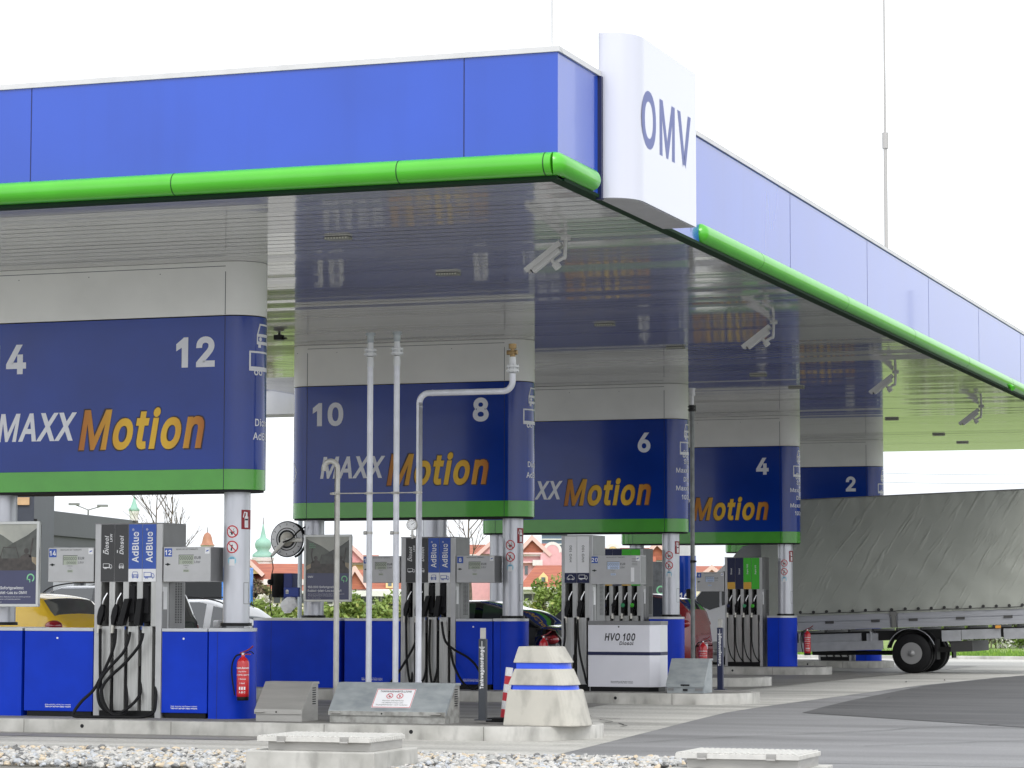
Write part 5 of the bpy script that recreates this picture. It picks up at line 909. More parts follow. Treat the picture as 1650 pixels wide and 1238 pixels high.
# ------------------------------------------------------------------ fill boxes
def fillbox(A, B, zb, y0, topf, mat, matlow, label, vents=True, depth=.50, h=.47):
    # wedge-shaped box: low front, slanting lid, high back
    x0, x1 = A, B; t = thing('tank_fill_box', label, 'steel box', ((x0+x1)/2, y0+depth/2, zb), group='slanted steel boxes over the tank fillers')
    hl = .145; yb = y0+depth
    body = MB().prism([(y0+.015, zb), (yb, zb), (yb, zb+h-.02), (y0+.015+.31, zb+h-.02), (y0+.015, zb+hl-.05)], 'x', x0+.012, x1-.012); part(t, 'body', body, matlow[0], .004)
    lid = MB().prism([(y0, zb+hl-.05), (y0, zb+hl), (y0+.31, zb+h), (yb+.01, zb+h), (yb+.01, zb+h-.03), (y0+.33, zb+h-.03), (y0+.02, zb+hl-.05)], 'x', x0, x1); part(t, 'lid', lid, mat, .004)
    part(t, 'front_strip', MB().box(x0-.001, x1+.001, y0-.004, y0, zb+hl-.055, zb+hl-.004), matlow[1], .001, 1)
    for q in topf:
        m_ = MB(); xc_ = x0+(x1-x0)*q; m_.cyl((xc_-.06, y0-.02, zb+hl-.03), (xc_+.06, y0-.02, zb+hl-.03), .009, n=10); m_.cyl((xc_-.05, y0-.02, zb+hl-.03), (xc_-.05, y0, zb+hl-.03), .007, n=8); m_.cyl((xc_+.05, y0-.02, zb+hl-.03), (xc_+.05, y0, zb+hl-.03), .007, n=8); part(t, 'handle', m_, stainless)
    part(t, 'lock', MB().cyl((x0+(x1-x0)*.46, y0-.0075, zb+hl-.03), (x0+(x1-x0)*.46, y0, zb+hl-.03), .010, n=12), black)
    if vents:
        m_ = MB()
        for k in range(8): m_.box(x1-.012, x1-.010, yb-.17, yb-.07, zb+.20+k*.027, zb+.212+k*.027)
        part(t, 'vent_slots', m_, dark_gap)
    return t
gA = GZ(30)+.165; y0 = 30.05
xa = atY(410, 1140, y0).x; xb = atY(487, 1140, y0).x
fillbox(xa, xb, gA, y0, (.12,), stainless, (MATS['stainless_plate'], stainless), 'small brushed steel slanted box right of the fire extinguisher')
xa = atY(529, 1140, y0).x; xb = atY(718, 1140, y0).x
t = fillbox(xa, xb, gA, y0, (.07, .92), galv, (galv_dirty, galv_dirty), 'wide galvanized slanted box with the red and white tank filling notice')
# notice on the slanted lid
m_ = MB(); W_, H_ = .50, .30; m_.m = 0; m_.rect(0, W_, 0, H_, 0); m_.m = 1
for a_ in ((0, W_, 0, .013), (0, W_, H_-.013, H_), (0, .013, 0, H_), (W_-.013, W_, 0, H_)): m_.rect(a_[0]+.006*(a_[0] == 0)*1, a_[1]-.006*(a_[1] == W_), max(a_[2], .006), min(a_[3], H_-.006), -.001)
for k, cx in enumerate((.19, .32)): no_sign(m_, cx, .185, .042, -.001, k)
m_.m = 2; m_.text('TANKWAGENABFÜLLZONE', W_/2, .245, .026, -.001, align='c', wd=.40, bold=.03)
for k, s_ in enumerate(('Rauchen und Hantieren', 'mit offenem Feuer und', 'feuergefährlichem Licht verboten')): m_.text(s_, W_/2, .105-.033*k, .017, -.001, align='c', wd=(.27, .27, .40)[k], bold=.01)
al = math.atan2(.325, .31); xn = atY(596, 1137, y0).x
m_.map(lambda p: Vector((xn+p.x, y0+(.05+p.z)*math.cos(al)-(.003-p.y)*math.sin(al), gA+.145+(.05+p.z)*math.sin(al)+(.003-p.y)*math.cos(al))))
part(t, 'notice', m_, [pure_white, sticker_red, ink])
gB = GZ(40)+.17; y1_ = 40.2
xa = atY(1073, 1090, y1_).x; xb = atY(1135, 1090, y1_).x
t = fillbox(xa, xb, gB, y1_, (), galv, (galv, galv), 'small galvanized box with a black handle right of the white HVO 100 cabinet', False, .5, .52)
m_ = MB(); xm = (xa+xb)/2; m_.box(xm-.07, xm+.07, y1_-.008, y1_-.004, gB+.11, gB+.135); m_.box(xm-.035, xm+.035, y1_-.008, y1_+.02, gB+.035, gB+.065); part(t, 'lock_slot', m_, black)
m_ = MB(); m_.box(xb-.15, xb-.03, y1_+.0, y1_+.014, gB+.04, gB+.075); m_.box(xa+.03, xa+.12, y1_+.0, y1_+.014, gB+.04, gB+.075); part(t, 'label_plate', m_, silver_side)

# ------------------------------------------------------------------ grounding posts
def gpost(px, py0, py1, Y, col, label):
    a_ = atY(px, py1, Y); x = a_.x; g = a_.z; h = atY(px, py0, Y).z-g
    t = thing('grounding_post', label, 'post', (x, Y, g), group='Tankwagenerdung grounding posts')
    m_ = MB(); m_.box(x-.045, x+.045, Y-.035, Y+.035, g, g+h*.88); m_.box(x-.09, x+.09, Y-.07, Y+.07, g, g+.012); part(t, 'post', m_, col, .006)
    part(t, 'terminal', MB().box(x-.03, x+.03, Y-.02, Y+.02, g+h*.88, g+h), stainless, .004)
    m_ = MB(); m_.m = 0; m_.text('Tankwagenerdung', x+.018, g+h*.34, .042, Y-.037, wd=h*.42, bold=.03, up=True)
    z = g+h*.81
    m_.line([(x, z-.02), (x, z+.05)], .006, Y-.037)
    for k, w_ in enumerate((.035, .023, .011)): m_.line([(x-w_, z-.02-.012*k), (x+w_, z-.02-.012*k)], .006, Y-.037)
    part(t, 'lettering', m_, pure_white)
dkpost = M('post_anthracite', (.035, .04, .05), .45, var=.1); navy_post = M('post_navy', (.015, .02, .06), .4)
gpost(778, 1012, 1161, 30.35, dkpost, 'dark grounding post with white upright lettering beside the concrete marker block')
gpost(1161, 998, 1112, 41.2, navy_post, 'navy grounding post at the end of the second island')

# ------------------------------------------------------------------ concrete marker block
Yb = 30.05
zb = GZ(30)+.165
def bl(px, py): return atY(px, py, Yb+.02).x
tiers = [(1165, 813, 955-2), (1113, 822, 938), (1103, 823, 930), (1078, 828, 921), (1067, 828, 918), (1042, 832, 905)]
def zpx(py): return max(zb, atY(880, py, Yb+.1).z)
def blockplan(px0, px1, ins=0):
    a_ = bl(px0, 1100)+ins; D = .13+.21*(px1-px0)/140; b_ = bl(px1, 1100)-ins-.32*D; r_ = min(D*.65, (b_-a_)*.5); P = [(a_, -D+ins), (b_-r_, -D+ins)]
    for k in range(1, 16): th = -PI/2+PI*k/16; P.append((b_-r_+r_*math.cos(th), (D-ins)*math.sin(th)))
    P += [(b_-r_, D-ins), (a_, D-ins)]; return P
def loft(P, z0, Q, z1):
    m_ = MB(); n = len(P); vs = [(x, Yb+.3+y, z0) for x, y in P]+[(x, Yb+.3+y, z1) for x, y in Q]
    m_.add(vs, [(k, (k+1) % n, n+(k+1) % n, n+k) for k in range(n)], False); m_.add(vs, [tuple(range(n))[::-1], tuple(range(n, 2*n))]); return m_
t = thing('marker_block', 'pale stepped concrete block with two blue bands on the island end', 'concrete block', (bl(880, 1100), Yb+.3, zb))
Z = [zpx(p[0]) for p in tiers]
m_ = loft(blockplan(813, 954), zb, blockplan(819, 938), Z[1]+.01)
for q in (loft(blockplan(819, 934), Z[2]-.01, blockplan(828, 921), Z[3]), loft(blockplan(826, 922), Z[4]-.01, blockplan(833, 905), Z[5]+.0)): m_.add(q.v, q.f)
part(t, 'block', m_, cement, .015)
part(t, 'blue_band', loft(blockplan(824, 933, .012), Z[1]+.008, blockplan(825, 931, .012), Z[2]-.008), blue_band)
part(t, 'blue_band', loft(blockplan(829, 920, .012), Z[3]-.0, blockplan(829, 918, .012), Z[4]-.008), blue_band)
# leaning striped delineator
t = thing('delineator', 'leaning red and white striped post behind the concrete block', 'post', (bl(812, 1150), 30.9, zb))
pb = atY(812, 1156, 30.95); pt = atY(821, 1076, 30.95); d = pt-pb
for k in range(6):
    a_ = pb+d*(k/6); b_ = pb+d*((k+1)/6); m_ = MB(); m_.cyl(a_, b_, .045, n=12); part(t, 'stripe', m_, sticker_red if k % 2 == 0 else pure_white)
m_ = MB(); m_.box(pb.x-.18, pb.x+.1, 30.8, 31.1, zb, zb+.05); part(t, 'foot', m_, rubber, .01)

# ------------------------------------------------------------------ posters
def poster(x0, x1, z0, z1, Y, label):
    t = thing('framed_poster', label, 'poster', ((x0+x1)/2, Y, z0), group='advertising posters in silver frames')
    f = .035; part(t, 'frame', MB().box(x0, x1, Y, Y+.05, z0, z0+f).box(x0, x1, Y, Y+.05, z1-f, z1).box(x0, x0+f, Y, Y+.05, z0+f, z1-f).box(x1-f, x1, Y, Y+.05, z0+f, z1-f), M('frame_alu', (.62, .63, .62), .35, .4), .006)
    part(t, 'back_plate', MB().box(x0+.01, x1-.01, Y+.02, Y+.06, z0+.01, z1-.01), silver_side)
    a, b, c_, d_ = x0+f, x1-f, z0+f, z1-f; zm = c_+(d_-c_)*.42; Wp = b-a; Hp = d_-zm; y = Y+.018
    def P(u, v): return (a+u*Wp, zm+v*Hp)
    m_ = MB(); m_.m = 0; m_.rect(a, b, zm, d_, y); m_.m = 1; m_.poly([P(0, .95), P(.35, .75), P(.6, .55), P(.6, 0), P(0, 0)], y-.0003); m_.m = 2; m_.poly([P(1, .92), P(.8, .75), P(.55, .6), P(.35, .45), P(.35, 0), P(1, 0)], y-.0006)
    m_.m = 3; m_.poly([P(0, .2), P(.2, .32), P(.3, .3), P(.1, .12), P(0, .08)], y-.0009); m_.poly([P(1, .28), P(.85, .3), P(.9, .2), P(1, .1)], y-.0009)
    m_.m = 4; m_.poly([P(0, 0), P(.02, .1), P(.3, .26), P(.7, .26), P(.98, .12), P(1, 0)], y-.0012)
    m_.line([P(.36, .5), P(.6, .5)], .01, y-.0012); m_.line([P(.36, .5), P(.3, .26)], .01, y-.0012); m_.line([P(.6, .5), P(.66, .26)], .01, y-.0012)
    for cx, lx_ in ((.22, .12), (.8, .9)):
        m_.disc(*[P(cx, .42)[0], y-.0015, P(cx, .42)[1]], .035, 0, 14); m_.poly([P(cx-.12, .05), P(cx-.11, .3), P(cx-.03, .36), P(cx+.04, .36), P(cx+.1, .3), P(cx+.12, .05)], y-.0015)
        m_.line([P(cx-.07 if lx_ < cx else cx+.07, .3), P(lx_, .5), P(lx_+.02, .68)], .022, y-.0015)
    m_.m = 5; m_.rect(a, b, c_, zm, y); m_.m = 6; hb = zm-c_
    m_.text('OMV', a+.03, zm-.07, .028, y-.001, bold=.03); m_.text('150.000 Sofortgewinne:', a+.03, zm-hb*.56, .034, y-.001, wd=Wp*.72, bold=.02); m_.text('Rubbel-jetzt-Los zu OMV!', a+.03, zm-hb*.70, .034, y-.001, wd=Wp*.78, bold=.02)
    m_.text('Jetzt ab 25 Liter tanken, Rubbellos holen und sofort gewinnen', a+.03, zm-hb*.80, .012, y-.001, wd=Wp*.85); m_.text('oder beim Einkauf mitmachen und Hauptpreise gewinnen', a+.03, zm-hb*.87, .012, y-.001, wd=Wp*.66); m_.text('Mehr Infos im Shop', a+.03, zm-hb*.95, .009, y-.001, wd=Wp*.3)
    m_.m = 7; cx, cz = b-.085, zm-.095
    m_.add(*[(lambda n: ([(cx+rr*math.cos(R(-60+270*k/n)), y-.001, cz+rr*math.sin(R(-60+270*k/n))) for rr in (.055, .038) for k in range(n+1)], [(k, k+1, n+2+k, n+1+k) for k in range(n)]))(20)][0])
    m_.line([(cx-.05, cz-.02), (cx-.01, cz-.02), (cx-.01, cz-.05)], .012, y-.001)
    if Y > 35: m_.m = 7; m_.text('Tanken,', a+.05, d_-.12, .018, y-.002); m_.text('rubbeln &', a+.05, d_-.15, .018, y-.002); m_.text('gewinnen', a+.05, d_-.18, .018, y-.002)
    part(t, 'print', m_, [M('print_sky', (.50, .50, .44), .3, coat=.3, col2=(.34, .35, .32), vs=3), M('print_hill_far', (.13, .14, .12), .3, coat=.3, var=.2, vs=6), M('print_hill', (.085, .09, .08), .3, coat=.3, var=.3, vs=8),
        M('print_road', (.36, .28, .18), .3, coat=.3, var=.3, vs=10), M('print_car', (.05, .04, .035), .3, coat=.3, var=.4, vs=14), M('print_navy', (.045, .05, .13), .3, coat=.4, var=.05), pure_white, M('print_mint', (.25, .65, .35), .4)])
a_ = atY(490, 862, 40.68); b_ = atY(565, 970, 40.68); poster(a_.x, b_.x, b_.z, a_.z, 40.68, 'framed advertising poster behind the hooked pipe, hung on a column')
hgt = a_.z-b_.z; b2 = atY(61, 978, 30.36); a2 = atY(61, 840, 30.36); poster(b2.x-(b_.x-a_.x)*(a2.z-b2.z)/hgt, b2.x, b2.z, a2.z, 30.36, 'framed advertising poster cut by the left edge of the photo')

# ------------------------------------------------------------------ hose reel, bucket, towel box on the left column of island two
YQ = 41.0
def q(px, py, Y=YQ): return atY(px, py, Y)
c0 = q(463, 869); rr = .285
t = thing('hose_reel', 'round white and black air hose reel with a metal arm beside the column', 'reel', tuple(c0))
m_ = MB().lathe([(rr*.62, -.02), (rr*.97, -.02), (rr, 0), (rr*.97, .03), (rr*.62, .03)], (0, 0, 0), 48).map(lambda p: Vector((c0.x+p.x, c0.y+p.z, c0.z+p.y))); part(t, 'rim_plate', m_, pure_white)
m_ = MB(); m_.tube([(c0.x+rr*math.cos(k*PI/16), c0.y, c0.z+rr*math.sin(k*PI/16)) for k in range(33)], .013, n=8, smooth=False, caps=False); m_.tube([(c0.x+.025+rr*math.cos(R(-70+10*k)), c0.y+.04, c0.z-.02+rr*math.sin(R(-70+10*k))) for k in range(15)], .02, n=8, smooth=False); part(t, 'tyre_rim', m_, black)
m_ = MB(); m_.disc(c0.x, c0.y-.024, c0.z, rr*.66, rr*.61, 40)
for k in range(12): an = k*PI/6; m_.line([(c0.x+rr*.8*math.cos(an), c0.z+rr*.8*math.sin(an)), (c0.x+rr*.9*math.cos(an), c0.z+rr*.9*math.sin(an))], .007, c0.y-.0225)
part(t, 'scale_marks', m_, black)
m_ = MB().lathe([(.02, -.05), (rr*.36, -.045), (rr*.42, -.0), (rr*.42, .02)], (0, 0, 0), 32).map(lambda p: Vector((c0.x+p.x, c0.y+p.z-.01, c0.z+p.y))); part(t, 'hub', m_, M('hub_cream', (.6, .57, .5), .4))
m_ = MB(); m_.disc(c0.x-.0, c0.y-.0235, c0.z-.0, rr*.53, rr*.42, 32); part(t, 'drum', m_, black)
e0 = q(441, 893); e1 = q(462, 874); e2 = q(491, 869)
m_ = MB(); m_.prism([(e0.x-.02, e0.z-.04), (e0.x+.04, e0.z-.03), (e1.x+.05, e1.z-.0), (e1.x+.02, e1.z+.04), (e1.x-.02, e1.z+.06)], 'y', c0.y-.12, c0.y-.07); m_.box(e1.x, e2.x, c0.y-.10, c0.y-.06, e2.z-.05, e2.z+.02); part(t, 'arm', m_, M('arm_alloy', (.55, .54, .5), .35, .4), .01)
m_ = MB(); m_.tube([(e0.x, c0.y-.1, e0.z-.03), tuple(q(440, 915, 40.9)), tuple(q(437, 930, 40.9)), tuple(q(435, 960, 40.9)), tuple(q(436, 980, 40.9)), tuple(q(438, 993, 40.9))], .008, n=6)
m_.tube([tuple(q(492, 849, 40.9)), tuple(q(480, 857, 40.9)), tuple(q(470, 868, 40.85)), tuple(q(456, 874, 40.85))], .013, n=6); e = q(437, 935, 40.9); m_.cyl((e.x, e.y, e.z-.08), (e.x+.02, e.y, e.z+.1), .02, n=10); m_.lathe([(.0, -.045), (.03, -.04), (.045, 0), (.03, .04), (0, .045)], (e.x-.025, e.y, e.z-.03), 14); part(t, 'air_hose', m_, rubber)
b0 = q(440, 963); b1 = q(461, 924)
t = thing('waste_bin', 'small black bin hung beside the blue towel dispenser', 'bin', ((b0.x+b1.x)/2, YQ, b0.z)); m_ = MB(); xm = (b0.x+b1.x)/2; rw = (b1.x-b0.x)/2+.02
m_.lathe([(rw*.8, 0), (rw*.93, .02), (rw, (b1.z-b0.z)*.95), (rw*1.03, b1.z-b0.z), (rw*.9, b1.z-b0.z)], (xm, YQ, b0.z), 24); part(t, 'bucket', m_, black)
part(t, 'hook', MB().box(xm+rw*.7, xm+rw+.04, YQ-.03, YQ+.03, b1.z-.06, b1.z-.03), black)
t = thing('towel_dispenser', 'blue paper towel dispenser with white paper hanging out', 'dispenser', tuple(q(473, 950)))
a_ = q(460, 965); b_ = q(474, 924); c_ = q(487, 947)
part(t, 'squeegee_holder', MB().box(a_.x, b_.x, YQ-.08, YQ+.15, a_.z, b_.z), M('deep_blue_plastic', (.012, .03, .20), .4), .008)
part(t, 'towel_box', MB().box(b_.x-.12, c_.x, YQ-.14, YQ-.082, q(473, 962).z, c_.z), M('mid_blue_plastic', (.015, .05, .32), .4), .01)
m_ = MB(); m_.disc(b_.x-.06, YQ-.1425, q(470, 953).z, .028, 0, 12); m_.rect(b_.x-.085, b_.x-.035, q(470, 957).z, q(470, 954).z, YQ-.1425); part(t, 'label', m_, pure_white)
m_ = MB(); ctr = q(470, 974); 
for i_ in range(13):
    for j_ in range(10):
        pass
N1, N2 = 20, 12; vs = []
for i_ in range(N1+1):
    for j_ in range(N2):
        th = j_*2*PI/N2; fz = i_/N1; rad = .055+.085*math.sin(PI*min(1, fz*1.05))*(1+.35*noise.noise(Vector((math.cos(th)*2.4, math.sin(th)*2.4, fz*5)))); vs.append((ctr.x+.02-.05*fz+rad*math.cos(th)*1.1, YQ-.1+rad*math.sin(th)*.4, ctr.z+.12-fz*.26+.02*noise.noise(Vector((th*2, fz*6, 3)))))
m_.add(vs, [(i_*N2+j_, i_*N2+(j_+1) % N2, (i_+1)*N2+(j_+1) % N2, (i_+1)*N2+j_) for i_ in range(N1) for j_ in range(N2)]); m_.add(vs, [tuple(range(N1*N2, N1*N2+N2))]); part(t, 'paper', m_, M('tissue', (.90, .90, .91), .9))

# ------------------------------------------------------------------ cameras and lamps on the soffit
def cctv(x, y, label):
    t = thing('security_camera', label, 'camera', (x, y, ZS), group='white security cameras under the canopy edge'); w_ = M('camera_white', (.60, .60, .59), .4, var=.03)
    d = Vector((-.80, -.05, -.60)).normalized(); o = Vector((x, y, ZS-.10)); n = Vector((0, 0, 1)); sd_ = d.cross(n).normalized(); up = sd_.cross(d)
    def bx(u0, u1, v0, v1, w0, w1):
        m2 = MB(); m2.box(u0, u1, v0, v1, w0, w1); return m2.map(lambda p: o+d*p.x+sd_*p.y+up*p.z)
    part(t, 'body', bx(.04, .44, -.05, .05, -.05, .05), w_, .012); part(t, 'hood', bx(-.02, .50, -.07, .07, .052, .062).add(*(lambda m3: (m3.v, m3.f))(bx(-.02, .50, .062, .07, .0, .052))).add(*(lambda m3: (m3.v, m3.f))(bx(-.02, .50, -.07, -.062, .0, .052))), w_, .003, 1)
    part(t, 'lens', MB().cyl(o+d*.44, o+d*.455, .035, n=20), glass)
    m2 = MB(); c = o+d*.18-up*.05; m2.tube([tuple(c), tuple(c-up*.05), tuple(c-up*.05-d*.12+Vector((0,0,-.02))), (x+.04, y, ZS-.22), (x+.05, y, ZS-.02)], .022, n=10); m2.cyl(tuple(c-up*.06), tuple(c-up*.13), .045, n=16); m2.cyl((x+.05, y, ZS-.03), (x+.05, y, ZS-.0), .06, n=16)
    part(t, 'bracket', m2, w_)
for k, (p_, l) in enumerate(zip([(-9.88, 29.75), (-9.85, 39.6), (-9.84, 48.7), (-9.8, 57.6)], ['nearest white security camera under the canopy, by the corner', 'second white security camera along the right soffit edge', 'third security camera, against the greenish far soffit', 'farthest security camera on the greenish soffit'])): cctv(*p_, l)
LAMPS = [(-12.3, 28.84, 'lamp nearest the green front edge'), (-12.3, 32.43, 'lamp above the number 8 and the vent pipes'), (-12.28, 39.06, 'lamp above the number 6'), (-12.27, 42.9, 'small lamp close above the dark pipe'), (-12.3, 48.5, 'lamp above the number 4'),
         (-12.3, 51.5, 'lamp just left of the third camera'), (-12.32, 60.81, 'lamp on the green reflecting soffit, nearest of three'), (-12.33, 66.61, 'lamp on the green reflecting soffit, middle of three'), (-12.35, 70.03, 'lamp on the green reflecting soffit, farthest of three')]
for x, y, l in LAMPS:
    t = thing('ceiling_lamp', 'flat metal '+l, 'lamp', (x, y, ZS), group='flat lamps on the soffit')
    part(t, 'housing', MB().box(x-.15, x+.15, y-.07, y+.07, ZS-.035, ZS-.003), M('lamp_housing', (.30, .30, .27), .5), .008)
    m_ = MB()
    for k in range(8): m_.box(x-.14+k*.036, x-.12+k*.036, y-.073, y-.07, ZS-.030, ZS-.010)
    part(t, 'louvre', m_, M('lamp_glass', (.60, .60, .52), .3))
x, y = atZ(450, 543, ZS-.06).x, atZ(450, 543, ZS-.06).y
m_ = MB(); m_.box(x-.07, x+.06, y-.06, y+.06, ZS-.11, ZS-.03); m_.cyl((x, y, ZS-.03), (x, y, ZS), .02); m_.box(x+.06, x+.13, y-.02, y+.02, ZS-.10, ZS-.075)
single('floodlight', m_, black, 'small black floodlight on the soffit right of the nearest sign', 'lamp', (x, y, ZS))
x = -8.6
t = thing('lightning_rod', 'thin pale rod rising from the front corner of the canopy', 'rod', (x, 25.6, ZT)); m_ = MB(); m_.cyl((x, 25.6, ZT), (x, 25.6, ZT+2.2), .011, n=10); part(t, 'rod', m_, white_coping); part(t, 'bracket', MB().box(x-.02, x+.02, 25.57, 25.63, ZT, ZT+.06), silver)
pm = atX(1428, 395, -10.2); t = thing('lightning_mast', 'tall thin white mast standing on the canopy roof against the sky', 'mast', (pm.x, pm.y, ZT))
wm = M('mast_white', (.42, .41, .40), .5); part(t, 'lower_tube', MB().cyl((pm.x, pm.y, ZT-.1), (pm.x, pm.y, ZT+3.2), .036, n=14), wm); part(t, 'upper_tube', MB().cyl((pm.x, pm.y, ZT+3.2), (pm.x, pm.y, ZT+9), .024, .010, n=12), wm); part(t, 'joint', MB().cyl((pm.x, pm.y, ZT+3.05), (pm.x, pm.y, ZT+3.35), .06, n=12), wm)

# ------------------------------------------------------------------ truck with grey tarp
YT = 61.5; GT = GZ(YT); TL = R(2.0)
wc_ = atY(1468.5, 1056, YT); RW = .455
tr = thing('tarp_truck', 'truck with grey tarpaulin body and aluminium drop sides parked under the canopy', 'truck', (wc_.x, YT, GT), local=True)
def tl(px, py):                                     # pixel on the near side plane -> truck frame (x, z)
    p = atY(px, py, YT); x = p.x-wc_.x; z = p.z-GT; return (x*math.cos(TL)+(z-RW)*math.sin(TL), -x*math.sin(TL)+(z-RW)*math.cos(TL)+RW)
def tilt(mb): return mb.map(lambda p: Vector((p.x*math.cos(TL)-(p.z-RW)*math.sin(TL), p.y, p.x*math.sin(TL)+(p.z-RW)*math.cos(TL)+RW)))
def tpart(name, mb, mats, par=tr, **k): return part(par, name, tilt(mb), mats, **k)
tarp = M('tarpaulin', (.37, .385, .345), .38, var=.06, vs=1.5)
def tarp_nodes(mt):
    t = mt.node_tree; N = t.nodes; L = t.links; b = N['Principled BSDF']
    tc = N.new('ShaderNodeTexCoord')
    mp = N.new('ShaderNodeMapping'); mp.vector_type = 'TEXTURE'; mp.inputs['Rotation'].default_value = (0, R(-56), 0); mp.inputs['Scale'].default_value = (2.2, 1, .35); L.new(tc.outputs['Object'], mp.inputs[0])
    n = N.new('ShaderNodeTexNoise'); n.inputs['Scale'].default_value = 2.2; n.inputs['Detail'].default_value = 3; n.inputs['Distortion'].default_value = .6; L.new(mp.outputs[0], n.inputs[0])
    n2 = N.new('ShaderNodeTexNoise'); n2.inputs['Scale'].default_value = .7; L.new(tc.outputs['Object'], n2.inputs[0])
    mr = N.new('ShaderNodeMapRange'); mr.inputs[1].default_value = .52; mr.inputs[2].default_value = .9; mr.interpolation_type = 'SMOOTHSTEP'; L.new(n.outputs['Fac'], mr.inputs[0])
    ad = N.new('ShaderNodeMath'); ad.operation = 'ADD'; L.new(mr.outputs[0], ad.inputs[0]); L.new(n2.outputs['Fac'], ad.inputs[1])
    bp = N.new('ShaderNodeBump'); bp.inputs['Strength'].default_value = .6; bp.inputs['Distance'].default_value = .055; L.new(ad.outputs[0], bp.inputs['Height']); L.new(bp.outputs[0], b.inputs['Normal'])
tarp_nodes(tarp)
TX0, zb_ = tl(1231, 991); TX1 = tl(1700, 973)[0]; ztp = tl(1470, 797)[1]; zbt = tl(1470, 985)[1]; zbb = tl(1470, 1011)[1]
nx, nz = 150, 60; vs = []; fs = []
def tarpy(x, z):
    u = (x-TX0)/(TX1-TX0); v = (z-zbt)/(ztp-zbt)
    d = .012*math.sin((x*.8+z*1.1)*7+2*noise.noise(Vector((x, z, 0))))*max(0, .5-abs(v-.35))+.012*noise.noise(Vector((x*2, z*1.2, 2)))
    d += .010*math.sin(x*16)*max(0, v-.82)*4+.012*math.sin(x*13)*max(0, .12-v)*6
    for sx in (tl(1335, 900)[0], tl(1447, 900)[0], tl(1597, 900)[0]): d += .004*math.exp(-((x-sx)/.012)**2)
    return d-.02*math.sin(PI*v)
for i_ in range(nx+1):
    for j_ in range(nz+1):
        x = TX0+(TX1-TX0)*i_/nx; z = zbt-.03+(ztp-zbt+.03)*j_/nz; vs.append((x, tarpy(x, z), z))
fs = [(i_*(nz+1)+j_, (i_+1)*(nz+1)+j_, (i_+1)*(nz+1)+j_+1, i_*(nz+1)+j_+1) for i_ in range(nx) for j_ in range(nz)]
m_ = MB().add(vs, fs, True); m_.add([(TX0, .03, ztp), (TX1, .03, ztp), (TX1, 1.2, ztp+.05), (TX0, 1.2, ztp+.05), (TX0, 2.44, ztp), (TX1, 2.44, ztp)], [(0,1,2,3), (3,2,5,4)])
m_.add([(TX0, 0, zbt-.03), (TX0, 2.45, zbt-.03), (TX0, 2.45, ztp), (TX0, 0, ztp), (TX1, 0, zbt-.03), (TX1, 2.45, zbt-.03), (TX1, 2.45, ztp), (TX1, 0, ztp)], [(0,3,2,1), (4,5,6,7), (1,2,6,5)])
tb = tpart('tarp', m_, tarp)
m_ = MB(); m_.tube([(TX0, -.012, ztp-.0), (TX1, -.012, ztp-.0)], .012, n=8, smooth=False); tpart('tarp_seam', m_, silver_side, tb)
m_ = MB(); alu = M('drop_side_alu', (.42, .43, .46), .42, .35, var=.06, vs=6, stretch=(.2, 1, 4))
xg = tl(1440, 1000)[0]; zm_ = (zbt+zbb)/2
for a_, b_ in ((TX0, xg-.07), (xg+.07, TX1)):
    m_.box(a_+.02, b_-.02, .02, .06, zm_+.015, zbt); m_.box(a_+.02, b_-.02, -.005, .06, zbb, zm_)
    m_.box(a_+.02, b_-.02, .035, .06, zm_, zm_+.015)
sb = tpart('drop_side', m_, alu, bev=.003, seg=1)
m_ = MB(); m_.box(TX0+.02, TX1-.02, .065, .09, zbb, zbt); tpart('inner_board', m_, alu)
m_ = MB(); m_.box(xg-.05, xg+.05, -.01, .06, zbb, zbt+.02); m_.box(xg-.08, xg+.08, -.03, -.01, zbt-.1, zbt); m_.box(xg-.035, xg+.035, -.035, -.01, zbb+.03, zbt-.06); tpart('stake_post', m_, M('stake_steel', (.22, .22, .21), .5, .4))
m_ = MB()
for px in (1337, 1411, 1472, 1548, 1625, 1278): x = tl(px, 1005)[0]; tpart('latch', MB().box(x-.10, x+.10, -.025, -.005, zm_-.04, zm_+.02), M('latch_dark', (.08, .08, .08), .5, .3))
m_ = MB(); PR = []
for px in list(range(1290, 1440, 21))+list(range(1459, 1660, 21)):
    x = tl(px, 985)[0]; z = zbt+.055+.004*math.sin(px); tpart('tarp_ring', MB().cyl((x, -.03, z), (x, .02, z), .035, n=12), M('ring_dark', (.05, .05, .05), .5, .4)); PR.append((x, -.025, z-.035))
tpart('lashing_cord', MB().tube(PR, .008, n=6), M('cord_dark', (.06, .06, .06), .7))
m_ = MB(); m_.box(TX0-.1, TX1-.5, .45, .52, zbb-.28, zbb-.06); m_.box(TX0-.1, TX1-.5, 1.9, 1.97, zbb-.28, zbb-.06)
x = TX0+.3
while x < TX1: m_.box(x, x+.06, .03, 2.4, zbb-.06, zbb-.005); x += .55
tpart('chassis_rail', m_, M('chassis_dark', (.035, .035, .035), .6))
fr = M('frame_zinc', (.40, .41, .43), .45, .3, var=.08, vs=5)
m_ = MB()
for a_, b_, c_, d_ in ((1516, 1016, 1548, 1033), (1548, 1015, 1612, 1029), (1616, 1013, 1662, 1029), (1395, 1021, 1414, 1036)):
    x0_, z1_ = tl(a_, b_); x1_, z0_ = tl(c_, d_); tpart('frame_plate', MB().box(x0_, x1_, .06, .12, z0_, z1_), fr, bev=.004, seg=1)
x0_, z1_ = tl(1296, 1023); x1_, z0_ = tl(1386, 1037); m_.box(x0_, x1_, .16, .22, z0_, z1_)
tpart('frame_plate', m_, fr, bev=.004, seg=1)
